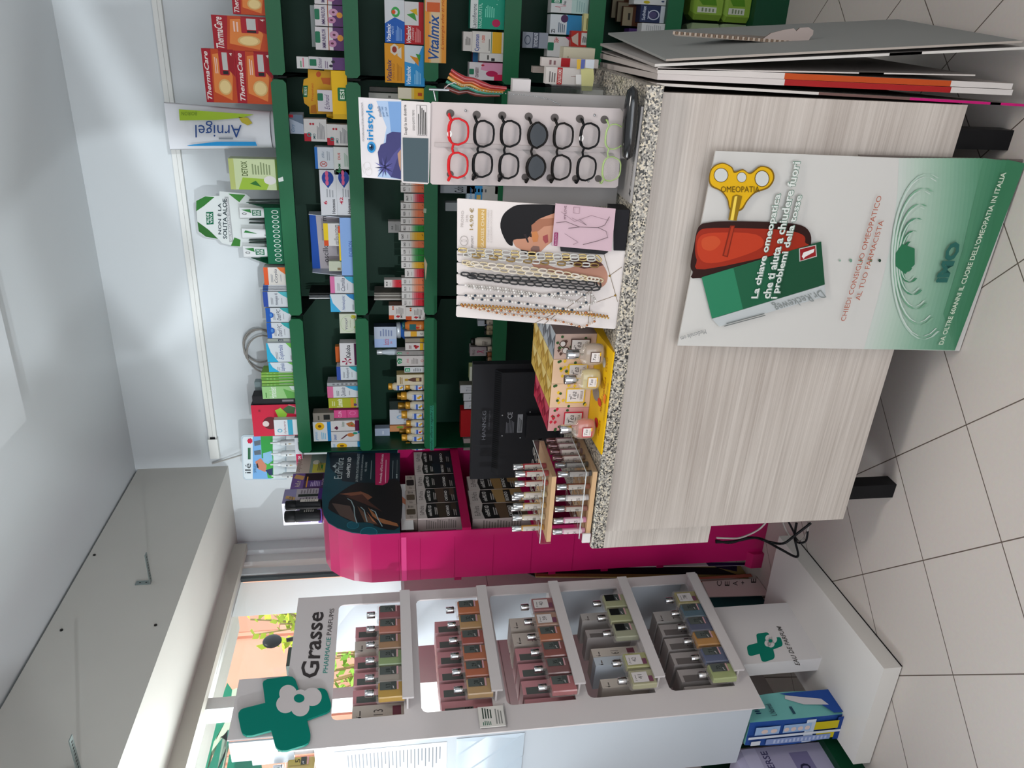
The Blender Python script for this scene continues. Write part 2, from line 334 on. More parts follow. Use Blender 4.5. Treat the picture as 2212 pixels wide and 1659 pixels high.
# ------------------------------------------------------------ windows
w1 = MB()
for (y0, y1, z0, z1) in ((2.46, 3.47, 2.385, 2.42), (2.46, 3.47, 1.56, 1.575), (3.41, 3.47, 1.56, 2.42), (2.44, 2.50, 1.56, 2.42)): w1.box(XW - .11, y0, z0, XW - .03, y1, z1, FRAME)
w1.box(XW - .09, 3.335, 1.575, XW - .05, 3.385, 2.385, M('#cfd6d6', .3))
w1.box(XW - .075, 3.305, 1.575, XW - .055, 3.325, 2.385, M('#50585a'))
w1 = struct(w1.build('window_1'))
MB().box(XW - .075, 2.50, 1.575, XW - .071, 3.335, 2.385, GLASS).build('pane', w1)
FROST = M('#c8d4da', .5); FROST = bpy.data.materials.new('frosted_film'); FROST.use_nodes = True
_t = FROST.node_tree; _tr = _t.nodes.new('ShaderNodeBsdfTranslucent'); _tr.inputs[0].default_value = (.62, .72, .78, 1)
_t.links.new(_tr.outputs[0], _t.nodes['Material Output'].inputs[0])
mb = MB(); mb.add([(XW - .08, 3.05, 1.575), (XW - .08, 3.305, 1.575), (XW - .08, 3.305, 2.385), (XW - .08, 3.05, 2.385)], [(0, 1, 2, 3)], FROST); mb.build('frosted_film', w1)
w2 = MB()
for (y0, y1, z0, z1) in ((.4, 2.44, 2.385, 2.42), (.4, 2.46, 1.30, 1.325), (.4, .45, 1.3, 2.42)): w2.box(XW - .11, y0, z0, XW - .03, y1, z1, FRAME)
w2 = struct(w2.build('window_2')); MB().box(XW - .075, .45, 1.325, XW - .071, 2.44, 2.385, GLASS).build('pane', w2)
# canopy outside the window: pale underside
p = onz('O', 521, 1335, 2.42)
struct(MB().box(XW - .36, -1, 2.415, XW - .02, 3.29, 2.47, M('#e2e8e4', .5)).build('trim_5'))
# ------------------------------------------------------------ outside
struct(MB().box(-14, -8, -.3, XW - .3, 14, -.05, noisemat('street', '#b9b2a8', (2, 2, 2), .1, .9)).build('ground'))
PINK = noisemat('pink_render', '#d99b82', (2, 2, 2), .06, .9)
bd = root('street_building', (-8.2, 9, -.05), 'sunlit salmon pink house front with panelled shutters, across the street through the window', 'building')
MB().box(-.5, -9, 0, 0, 9, 7, PINK).build('wall', bd)
for y in (-4.2, -2.0, .2, 2.4):
    mb = MB()
    for j in (0, 1):
        mb.box(.0, y + j * .62, .9, .05, y + j * .62 + .58, 4.1, M('#d79a80'))
        for z in (1.0, 1.8, 2.6, 3.4): mb.box(.05, y + j * .62 + .08, z, .06, y + j * .62 + .5, z + .62, M('#cc8d74'))
    mb.build('shutter', bd)
LEAF = M('#c4d63c', .6); LEAF2 = M('#8fc04a', .6)
def bush(name, c, r, n, label, col, seed):
    rd = random.Random(seed); rt = root(name, (c[0], c[1], -.05), label, 'plant'); mb = MB()
    mb.lathe([(.13, 0), (.17, .3), (.18, .32)], M('#84523c'), (0, 0, 0), 12); mb.build('pot', rt); st = MB(); lf = MB(); h = c[2] + .05
    for i in range(n):
        a = rd.uniform(0, 6.28); e = Vector((r * rd.uniform(.2, 1) * cos(a), r * rd.uniform(.2, 1) * sin(a), h + r * rd.uniform(-1, 1)))
        mid = Vector((e.x * .3, e.y * .3, h - r)); st.tube([(0, 0, .3), mid, e], .006, '#a08c58', 4)
        for k in range(9):
            t = k / 8; q = mid.lerp(e, t); d = Vector((rd.uniform(-1, 1), rd.uniform(-1, 1), rd.uniform(-.4, 1))).normalized(); s = d.orthogonal().normalized() * .022
            lf.add([q, q + d * .04 + s, q + d * .09, q + d * .04 - s], [(0, 1, 2, 3)], col)
    st.build('stem', rt); tag(lf.build('foliage', rt), kind='stuff')
q = onp('O', 612, 1352, (-4.0, 0, 0), (1, 0, 0)); bush('potted_shrub', (q.x, q.y, q.z + .03), .2, 16, 'leafy yellow-green shrub outside against the pink house', LEAF, 3)
q = onp('O', 740, 1415, (-4.6, 0, 0), (1, 0, 0)); bush('street_bush', (q.x, q.y, q.z - .15), .42, 70, 'denser green bush outside, seen through the top row of the white rack', LEAF2, 5)
q = onp('O', 588, 1385, (-3.25, 0, 0), (1, 0, 0))
mr = root('parked_scooter', (q.x, q.y, -.05), 'dark rounded mirror and leg shield of a scooter parked outside', 'scooter')
MB().ball((0, 0, q.z + .05), .055, BLACK, 14, 8, (.35, 1, 1)).build('mirror', mr); MB().tube([(0, 0, q.z - .03), (0, .05, q.z - .3), (0, .1, .9)], .012, BLACK).build('mirror_stem', mr)
MB().cbox(0, .12, 0, .3, .5, 1.05, M('#39403e', .3), .05).build('body', mr)
# green and cream awning frame at the street side, seen between canopy and rack
aw = root('street_awning', (-3.1, 1.2, 1.5), 'green awning with cream frame bars outside the window, lower left corner', 'awning')
def awq(mbb, pts, m):
    P = [onp('X', x, y, (-3.1, 0, 0), (1, 0, 0)) - Vector((-3.1, 1.2, 1.5)) for x, y in pts]; mbb.slab(P, (-.03, 0, 0), m)
mb = MB(); awq(mb, [(670, 255), (750, 370), (690, 780), (480, 1190), (420, 1340), (330, 1700), (150, 1700)], M('#1d8a6c', .5)); awq(mb, [(700, 1400), (1180, 1360), (1230, 1640), (660, 1640)], M('#0d7a60', .5)); awq(mb, [(600, 1100), (700, 1000), (690, 1200), (580, 1640), (420, 1700), (360, 1640), (560, 1120)], M('#1a7d66', .5)); mb.build('canvas', aw)
mb = MB(); awq(mb, [(750, 370), (830, 340), (700, 1000), (420, 1350), (455, 1200), (690, 790)], M('#c9dcc0', .5)); awq(mb, [(600, 1120), (680, 1000), (655, 1350), (600, 1650), (510, 1650)], M('#a9c0ae', .5)); mb.build('frame_bar', aw)
tag(MB().box(-.02, -.9, 0, .02, .9, .5, PINK).build('neighbour_wall_panel', loc=(-3.3, .2, 1.3)), 'peach wall strip outside below the green awning, bottom left corner', 'wall panel')
# ============================================================ green shelving
SHELFZ = [2.03, 1.753, 1.455, 1.148, .819, .506]; YS = 3.2
GREEN = noisemat('green_steel', '#0f4029', (2, 2, 2), .08, .34); GREENB = noisemat('green_backboard', '#0e3324', (2, 2, 2), .1, .5); LIP = noisemat('green_rail', '#175a38', (3, 3, 3), .06, .36)  # backboard green is darkened to hold the shade between the shelves
def unit(x0, x1, label):
    r = root('shelving_unit', (x0, YS, 0), label, 'shelving unit', 'green shelving along the back wall'); w = x1 - x0
    MB().box(.008, .26, 0, w - .008, .285, 2.022, GREENB).build('back_panel', r)
    if x0 < -1.5: MB().box(.0, .0, 0, .005, .285, 2.02, GREEN).build('end_panel', r)
    for x in (-.012, w - .012):
        mb = MB(); mb.box(x, .285, 0, x + .024, .335, 2.02, BLACK)
        mb.build('upright', r)
    for i, z in enumerate(SHELFZ):
        mb = MB(); zt = z - .006; mb.box(.006, .0, zt - .022, w - .006, .258, zt, GREEN)
        for xx in (.0, w - .004): mb.prism([(.02, zt - .05), (.285, zt - .09), (.285, zt), (.02, zt)], 'x', xx + .001, xx + .003, BLACK)
        s = mb.build('shelf', r)
        mb = MB(); t = .056 if i < 3 else .063; c = .012
        mb.prism([(.008 + c, z - t), (w - .008 - c, z - t), (w - .008, z - t + c), (w - .008, z - c), (w - .008 - c, z), (.008 + c, z), (.008, z - c), (.008, z - t + c)], 'y', -.012, 0, LIP)
        mb.build('price_rail', s)
    MB().box(.004, .0, .0, w - .004, .258, .14, GREEN).build('base_shelf', r)
    return r
unit(-1.775, -1.106, 'green metal shelving unit at the left, half behind the magenta display stand')
unit(-1.106, -.152, 'green metal shelving unit in the middle, with the row of slim remedy cartons')
unit(-.152, .802, 'green metal shelving unit at the right edge, with the supplement cartons')
# scrap of old tape and stickers on the rails
for k, pts, lab, c in (('B', [(1895, 590), (1918, 650), (1905, 780), (1893, 640)], 'torn strip of old masking tape on the third green rail', '#b9a88c'),
                      ('A', [(690, 1470), (728, 1455), (735, 1490), (695, 1500)], 'small white sticker with a leaf on the top green rail', '#c9d0cc'),
                      ('B', [(1888, 190), (1912, 195), (1908, 230), (1886, 225)], 'little round glue mark on the third green rail', '#8fa08c')):
    mb = MB(); mb.slab([ony(k, x, y, YS - .0125) for x, y in pts], (0, -.0006, 0), c); tag(mb.build('sticker'), lab, 'sticker')
mb = MB(); O = ony('C', 1662, 735, YS - .0125); U = ony('C', 1662, 365, YS - .0125) - O; V = Vector((0, 0, .014))
mb.slab([O - V * .2, O + U - V * .2, O + U + V * 1.1, O + V * 1.1], (0, -.0004, 0), '#2a7a62'); prnt(mb, [('i', 'smalti offerta ragade (1)', 0, 0, 1, 1, '#14302a')], O, U, V, (0, -1, 0), lift=.0006)
tag(mb.build('rail_note'), 'handwritten dark note stuck along the third green rail, left end', 'note')
# ============================================================ counter
CA = radians(-2.5); CE = Vector((cos(CA), sin(CA), 0)); CN = Vector((-CE.y, CE.x, 0)); C0 = Vector((-1.338, 1.860, 0)); CT = 1.02
def cpt(a, b, z=0): return C0 + CE * a + CN * b + Vector((0, 0, z))
def onc(k, x, y, b=0): return onp(k, x, y, C0 + CN * b, CN)
def cl(p): d = Vector(p) - C0; return (d.dot(CE), d.dot(CN), p[2])
def onct(k, x, y, z=CT): return cl(onz(k, x, y, z))
def woodmat():
    m = bpy.data.materials.new('grained_laminate'); m.use_nodes = True; t = m.node_tree; b = t.nodes['Principled BSDF']; tc = t.nodes.new('ShaderNodeTexCoord')
    mp = t.nodes.new('ShaderNodeMapping'); mp.inputs['Scale'].default_value = (1.2, 1.2, 130); n = t.nodes.new('ShaderNodeTexNoise'); n.inputs['Scale'].default_value = 1; n.inputs['Detail'].default_value = 6; n.inputs['Roughness'].default_value = .7
    m2 = t.nodes.new('ShaderNodeMapping'); m2.inputs['Scale'].default_value = (.8, .8, 9); n2 = t.nodes.new('ShaderNodeTexNoise'); n2.inputs['Scale'].default_value = 1; n2.inputs['Detail'].default_value = 3
    for a, q in ((mp, n), (m2, n2)): t.links.new(tc.outputs['Object'], a.inputs[0]); t.links.new(a.outputs[0], q.inputs['Vector'])
    r = t.nodes.new('ShaderNodeValToRGB'); e = r.color_ramp.elements; e[0].position = .3; e[0].color = lin('#978a80'); e[1].position = .62; e[1].color = lin('#cfc5bc')
    ad = t.nodes.new('ShaderNodeMath'); ad.operation = 'MULTIPLY_ADD'; ad.inputs[1].default_value = .55; sc = t.nodes.new('ShaderNodeMath'); sc.operation = 'MULTIPLY'; sc.inputs[1].default_value = .45
    t.links.new(n2.outputs[0], sc.inputs[0]); t.links.new(n.outputs[0], ad.inputs[0]); t.links.new(sc.outputs[0], ad.inputs[2]); t.links.new(ad.outputs[0], r.inputs[0]); t.links.new(r.outputs[0], b.inputs['Base Color'])
    bp = t.nodes.new('ShaderNodeBump'); bp.inputs['Strength'].default_value = .5; bp.inputs['Distance'].default_value = .001; t.links.new(n.outputs[0], bp.inputs['Height']); t.links.new(bp.outputs[0], b.inputs['Normal'])
    b.inputs['Roughness'].default_value = .5; return m
def granitemat():
    m = bpy.data.materials.new('speckled_granite'); m.use_nodes = True; t = m.node_tree; b = t.nodes['Principled BSDF']; tc = t.nodes.new('ShaderNodeTexCoord')
    n = t.nodes.new('ShaderNodeTexVoronoi'); n.inputs['Scale'].default_value = 250; n.inputs['Randomness'].default_value = 1; t.links.new(tc.outputs['Object'], n.inputs['Vector'])
    r = t.nodes.new('ShaderNodeValToRGB'); r.color_ramp.interpolation = 'CONSTANT'; E = r.color_ramp.elements; E[0].position = 0; E[0].color = lin('#2a2927')
    E[1].position = .2; E[1].color = lin('#77726b')
    for p, c in ((.42, '#a9a399'), (.62, '#cbbfa9'), (.8, '#8d8880'), (.92, '#c6beb0')): q = E.new(p); q.color = lin(c)
    s = t.nodes.new('ShaderNodeSeparateColor'); t.links.new(n.outputs['Color'], s.inputs[0]); t.links.new(s.outputs[0], r.inputs[0]); t.links.new(r.outputs[0], b.inputs['Base Color']); b.inputs['Roughness'].default_value = .3; return m
WOOD = woodmat(); GRAN = granitemat()
ct = root('sales_counter', C0, 'sales counter with pale grained laminate front and speckled granite top on black legs', 'counter', rz=CA)
def cbuild(mb, nm, par=ct): return mb.build(nm, par)
cbuild(MB().box(0, 0, .182, 1.255, .02, .98, WOOD), 'front_panel')
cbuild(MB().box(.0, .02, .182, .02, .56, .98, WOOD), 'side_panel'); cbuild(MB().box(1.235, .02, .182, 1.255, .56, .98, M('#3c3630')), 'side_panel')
cbuild(MB().box(-.088, .03, .612, 0, .05, .98, WOOD), 'side_flap')
cbuild(MB().box(.02, .02, .19, 1.235, .5, .21, M('#8a8078')), 'bottom_board')
mb = MB(); mb.prism([(-.04, .982), (-.04, 1.014), (-.034, 1.02), (.60, 1.02), (.60, .98), (-.036, .98)], 'x', -.03, 1.272, GRAN); cbuild(mb, 'granite_top')
for a, b in ((.075, .035), (1.17, .035), (.075, .5), (1.17, .5)): cbuild(MB().box(a - .025, b, 0, a + .025, b + .05, .19, BLACK), 'leg')
# white plinth by the window
PL = noisemat('white_laminate', '#dcd7d3', (2, 2, 2), .02, .35)
mb = MB(); mb.box(-2.195, 1.64, .004, -1.764, 2.36, .066, M('#d3cec8', .4), top=PL); mb.box(-1.7635, 1.642, 0, -1.7625, 2.36, .004, BLACK)
tag(mb.build('white_plinth'), 'low white laminate plinth on the tiled floor carrying the tall white perfume rack', 'plinth')
# ============================================================ helpers for goods
def wb(mb, name, rt):
    """build a mesh whose vertices are in room coordinates as a part of rt"""
    rt_m = Matrix.LocRotScale(rt.location, rt.rotation_euler, None).inverted()
    mb.v = [tuple(rt_m @ Vector(v)) for v in mb.v]; return mb.build(name, rt)
def wt(mb, name, loc, rz=0):
    """build a top-level mesh from room coordinates with its origin at loc"""
    m = Matrix.LocRotScale(Vector(loc), Matrix.Rotation(rz, 3, 'Z').to_euler(), None).inverted()
    mb.v = [tuple(m @ Vector(v)) for v in mb.v]; return mb.build(name, loc=loc, rz=rz)
def carton(name, label, cat, loc, rz, w, h, d, base, ops=(), side=None, top=None, grp=None, sops=(), rx=None, eps=.00012, rough=.42):
    """a printed carton: front-left-bottom corner at loc, front facing local -y"""
    mb = MB(); mb.box(0, 0, 0, w, d, h, M(base, rough), top=M(top or side or base, rough), side=M(side or base, rough))
    prnt(mb, ops, (0, 0, 0), (w, 0, 0), (0, 0, h), (0, -1, 0), eps, rough)
    if sops:
        prnt(mb, sops, (w, 0, 0), (0, d, 0), (0, 0, h), (1, 0, 0), eps, rough)
        prnt(mb, sops, (0, d, 0), (0, -d, 0), (0, 0, h), (-1, 0, 0), eps, rough)
    o = mb.build(name, loc=loc, rz=rz)
    if rx: o.rotation_euler = (rx[0], rx[1], rz)
    return tag(o, label, cat, grp)
# ============================================================ tall white perfume rack (faces into the room)
RL = Vector((-2.0, 1.739, 0)); RZ = atan2(.636, .05)
rack = root('perfume_rack', RL, 'tall white perfume rack with green cross header standing on the plinth by the window', 'display rack', rz=RZ)
RX = Vector((cos(RZ), sin(RZ), 0)); RY = Vector((-sin(RZ), cos(RZ), 0))
def onr(k, x, y, b=0): return onp(k, x, y, RL + RY * b, RY)
def rl(p): d = Vector(p) - RL; return (d.dot(RX), d.dot(RY), p[2])
RW = M('#cdc6c5', .42); RG = M('#b9bec4', .25)
RZS = [1.584, 1.294, 1.013, .735, .448]; mb = MB()
xs0, xs1 = .095, .60; zt = 1.966
mb.box(0, 0, .378, xs0, .006, zt - .09, RW); mb.box(xs1, 0, .378, .65, .006, zt, RW); mb.box(xs0, 0, zt - .152, xs1, .006, zt, RW); mb.box(0, 0, zt - .09, xs0, .006, zt, RW)
for i, z in enumerate(RZS):
    lo = RZS[i + 1] + .232 if i < 4 else .378
    mb.box(xs0, 0, lo, xs1, .006, z - .002, RW)
    for cx, sg in ((xs0, 1), (xs1, -1)):   # rounded window corners
        zz = z + .232 if i else zt - .152
        mb.add([(cx, .0003, zz), (cx + sg * .018, .0003, zz), (cx + sg * .006, .0003, zz - .006), (cx, .0003, zz - .018)], [(0, 1, 2, 3)], RW)
fp = mb.build('front_panel', rack)
mb = MB(); mb.box(.004, .006, .42, .010, .29, 1.86, RG); mb.build('side_panel', rack)
MB().box(.64, .006, .42, .646, .29, 1.86, RG).build('side_panel', rack)
MB().box(.01, .006, 1.855, .64, .29, 1.861, RW).build('top_panel', rack)
for z in RZS:
    s = MB().box(.011, .0065, z - .014, .639, .28, z - .006, RW).build('inner_shelf', rack)
    mb = MB(); mb.box(xs0 + .02, -.048, z - .016, xs1 + .0, 0, z - .01, RW); mb.box(xs0 + .02, -.056, z - .034, xs1, -.048, z + .003, RW)
    mb.build('ledge', rack)
MB().box(.19, .012, .066, .47, .075, .42, M('#d2cdcc', .42)).build('pedestal', rack)
# the pedestal's print
mb = MB(); rp = lambda x, y: onp('J', x, y, RL + RY * .0115, RY)
TEAL = M('#0c7663', .45)
O = rp(828, 680); prnt(mb, [('bi', 'EAU DE PARFUM', 0, 0, 1, 1, '#55524f')], O, rp(705, 435) - O, rp(800, 684) - O, -RY, lift=.0004)
wb(mb, 'pedestal_print', rack)
# header: grey board, its box, the green cross and the flower
hz = [onr('O', 490, 1598).z, 2.125]
MB().box(.06, .004, 1.84, .29, .010, 2.125, RW).build('header_board', rack)
mb = MB(); mb.box(.052, .010, 1.93, .058, .10, 2.12, RG); mb.box(.052, .10, 1.93, .058, .125, 2.06, RG); mb.box(.058, .010, 1.86, .30, .10, 1.93, RW); mb.build('header_side', rack)
CR = [(605, 1000), (612, 980), (640, 965), (800, 942), (835, 946), (858, 965), (868, 990), (895, 1070), (1000, 1045), (1055, 1035), (1090, 1042), (1108, 1062), (1138, 1150), (1140, 1180), (1128, 1210), (1100, 1226), (950, 1280), (978, 1390), (976, 1430), (960, 1462), (930, 1480), (790, 1522), (755, 1523), (725, 1512), (705, 1490), (672, 1365), (520, 1405), (480, 1406), (450, 1390), (435, 1360), (415, 1260), (416, 1228), (432, 1205), (455, 1193), (625, 1150)]
mb = MB(); mb.slab([onr('H', x, y, -.016) for x, y in CR], RY * .008, M('#007565', .5)); cr = wb(mb, 'green_cross', rack)
mb = MB(); FW = M('#c6bebd', .5)
for j, (cx, cy, r) in enumerate(((1640, 430, 142), (1595, 600, 145), (1830, 645, 150), (2025, 480, 150), (1840, 470, 110))):
    mb.add([onr('X', cx + r * cos(a * pi / 14), cy + r * .98 * sin(a * pi / 14), -.0164 - .0001 * j) for a in range(28)], [tuple(range(28))], FW)
mb.add([onr('X', 1815 + 85 * cos(a * pi / 12), 505 + 68 * sin(a * pi / 12), -.0174) for a in range(24)], [tuple(range(24))], M('#007565', .5))
wb(mb, 'flower_emblem', rack)
def signtext(mb, k, bl, br, tl, pt, n, ops, lift=.0004):
    O = onp(k, *bl, pt, n); U = onp(k, *br, pt, n) - O; V = onp(k, *tl, pt, n) - O; nn = Vector(n)
    if nn.dot(EYE - O) < 0: nn = -nn
    prnt(mb, ops, O, U, V, nn, lift=lift)
mb = MB(); pt = RL - RY * .0005
signtext(mb, 'H', (1042, 957), (1085, 440), (898, 957), pt, RY, [('b', 'Grasse', 0, 0, 1, 1, '#3d3838')])
signtext(mb, 'H', (1112, 918), (1140, 640), (1072, 918), pt, RY, [('t', 'PHARMACIE', 0, 0, 1, .95, '#1b8a7e')])
signtext(mb, 'H', (1141, 622), (1165, 415), (1102, 622), pt, RY, [('t', 'PARFUMS', 0, 0, 1, .95, '#4b4646')])
wb(mb, 'header_lettering', rack)
mb = MB(); jp = lambda x, y: (498 + (x - 415) * .303, 475 + (y - 940) * .314)
mb.add([rp(*jp(x, y)) - RY * .0002 for x, y in CR], [tuple(range(len(CR)))], TEAL)
for cx, cy, r in ((858, 1060, 72), (842, 1155, 72), (902, 1170, 74), (952, 1085, 74), (900, 1085, 50)):
    mb.add([rp(*jp(cx + r * cos(a * pi / 10), cy + r * .98 * sin(a * pi / 10))) - RY * .0005 for a in range(20)], [tuple(range(20))], M('#d2cdcc', .42))
mb.add([rp(*jp(892 + 42 * cos(a * pi / 8), 1112 + 34 * sin(a * pi / 8))) - RY * .0009 for a in range(16)], [tuple(range(16))], TEAL)
wb(mb, 'pedestal_emblem', rack)
# scent list and plastic sleeve hanging on the rack's street side
mb = MB(); px0 = .0035
mb.box(px0 - .0008, .03, 1.45, px0, .20, 1.80, '#dadde2')
for j in range(26): mb.box(px0 - .0011, .05, 1.47 + j * .0115, px0 - .0008, .11 + .05 * ((j * 37) % 5) / 5, 1.4735 + j * .0115, '#7f8288')
tag(mb.build('scent_list', loc=RL, rz=RZ), 'printed list of scents stuck to the window side of the white perfume rack', 'paper list')
mb = MB(); n = 7; v = [(-.004 - .012 * ((i * 5 + j * 3) % 4) / 3, .02 + .2 * i / n, 1.20 + .22 * j / n) for j in range(n + 1) for i in range(n + 1)]
mb.add(v, [(j * (n + 1) + i, j * (n + 1) + i + 1, (j + 1) * (n + 1) + i + 1, (j + 1) * (n + 1) + i) for j in range(n) for i in range(n)], FILM); mb.box(-.001, .02, 1.2, 0, .22, 1.42, '#ccd6e0')
tag(mb.build('plastic_sleeve', loc=RL + RX * .003, rz=RZ), 'crinkled clear plastic sleeve hanging below the scent list on the rack side', 'plastic sleeve')
mb = MB(); a = rl(onr('V', 1050, 1655)); mb.box(.012, -.012, 1.262, .088, -.008, 1.345, M('#d8d4ce', .3)); mb.box(.01, -.02, 1.256, .09, -.004, 1.262, ACRYL)
prnt(mb, [('l', .08, .55, .3, .9, 5, '#46705c'), ('l', .4, .5, .95, .9, 4, '#39463e'), ('l', .1, .1, .9, .4, 3, '#8a8a86')], (.012, -.012, 1.262), (.076, 0, 0), (0, 0, .083), (0, -1, 0))
tag(mb.build('card_holder', loc=RL, rz=RZ), 'small clear holder with a printed card clipped left of the second row', 'card holder')
# small cartons stacked on top of the rack
for j, (x0, w, h, z, c, lab) in enumerate(((.34, .14, .11, 1.861, '#a89e92', 'beige carton lying on top of the white rack behind the header'), (.46, .12, .06, 1.861, '#9d9488', 'lower taupe carton on top of the rack towards the back wall'), (.47, .09, .085, 1.921, '#54605a', 'small dark green carton topmost in the pile on the rack'))):
    carton('carton', lab, 'carton', RL + RX * x0 + RY * .16 + Vector((0, 0, z)), RZ, w, h, .1, c, [('l', .15, .3, .8, .6, 2, '#7f776d')], grp='cartons on top of the white rack')
# ---- bottles in front, cartons behind the cut-outs
LIQ = {}
def liquid(h):
    if h not in LIQ: LIQ[h] = M(h, .12, 0, .95, 0, .6)
    return LIQ[h]
BG = M('#cfc4be', .06, 0, .16)
def bottle(loc, rz, label, grp, col, num, white=False, tint=None, w=.064, h=.098, d=.03, cap='chrome'):
    r = root('perfume_bottle', loc, label, 'perfume bottle', grp, rz=rz)
    mb = MB(); mb.cbox(0, 0, 0, w, d, h, BG, .004); mb.cbox(0, 0, .006, w * .9, d * .8, h * .86, liquid(col), .003)
    mb.lathe([(.008, h - .001), (.008, h + .008)], BG, (0, 0, 0), 10); mb.build('glass_body', r)
    mb = MB(); mb.lathe([(.0115, h + .006), (.0125, h + .008), (.0125, h + .034), (.0115, h + .036)], CHROME, (0, 0, 0), 14); mb.lathe([(.0128, h + .009), (.0128, h + .011)], M('#6d6d70', .3, 1), (0, 0, 0), 14); mb.build('cap', r)
    mb = MB(); c = tint or ('#d3ccca' if white else '#565b58'); ink = '#3b3836' if white else '#1d1f1e'
    prnt(mb, [('r', 0, 0, 1, 1, c)] + ([] if white else [('r', 0, 0, 1, .32, '#474b49'), ('s', '#d0cccb', .06, .12, .12, .2, .2, .4, .16, .42, .26)]) + [('t', num, .3, .36, .75, .64, ink)] + ([('s', '#3b3836', .04, .15, .75, .25, .88), ('l', .3, .78, .85, .86, 1, '#7a7572')] if white else []),
         (-w * (.34 if white else .06), -d / 2 - .0004, h * .32), (w * (.6 if white else .46), 0, 0), (0, 0, h * .55), (0, -1, 0))
    if white: prnt(mb, [('r', 0, 0, 1, 1, '#77485a')], (-w * .34, -d / 2 - .0005, h * .16), (w * .34, 0, 0), (0, 0, h * .15), (0, -1, 0))
    else: prnt(mb, [('r', 0, 0, 1, 1, '#c9999d')], (-w * .06, -d / 2 - .0005, h * .25), (w * .46, 0, 0), (0, 0, h * .05), (0, -1, 0))
    mb.build('label', r); return r
ROWS = [
 ('W', [(1660, 390, '#8e2a3c', '25', 'crimson'), (1665, 615, '#c06a50', '24', 'salmon'), (1675, 860, '#a87a4a', '23', 'amber beige'), (1685, 1110, '#8aa868', '20', 'pale green'), (1690, 1380, '#a79c90', '18', 'greyish clear'), (1695, 1625, '#c69a12', '13', 'deep yellow')], 'top', 0),
 ('V', [(885, 290, '#c8640a', '33', 'bright orange'), (910, 465, '#c0904c', '32', 'light amber'), (930, 650, '#a83012', '31', 'red-orange'), (950, 835, '#bb5a14', '30', 'burnt orange'), (975, 1025, '#b85208', '29', 'dark orange'), (1005, 1235, '#c0985c', '28', 'honey beige')], 'second', 0),
 ('I', [(750, 385, '#a0585c', '40', 'dusty rose'), (775, 500, '#b88a70', '39', 'pale peach'), (810, 615, '#bd5e14', '38', 'orange'), (845, 735, '#8a2418', '36', 'brick red'), (880, 865, '#6c1a24', '35', 'wine red'), (915, 1005, '#b4565c', '34', 'coral pink')], 'third', 0),
 ('I', [(1290, 360, '#a9ad7e', '63', 'pale olive, black label'), (1340, 470, '#a8ad7a', '62', 'faint green, black label'), (1385, 590, '#a6a98a', '61', 'clear grey-green, black label'), (1480, 820, '#b4b470', '42', 'pale lime, white label'), (1525, 955, '#b2b086', '41', 'straw clear, white label')], 'fourth', 0),
 ('I', [(1845, 335, '#aea25e', '78', 'pale straw'), (1900, 435, '#0e5c74', '75', 'teal'), (1960, 540, '#1f3a66', '73', 'navy blue'), (2010, 650, '#c0820e', '72', 'golden amber'), (2065, 780, '#2c4a78', '71', 'mid blue'), (2125, 910, '#a3b26c', '70', 'lime green')], 'bottom', 0)]
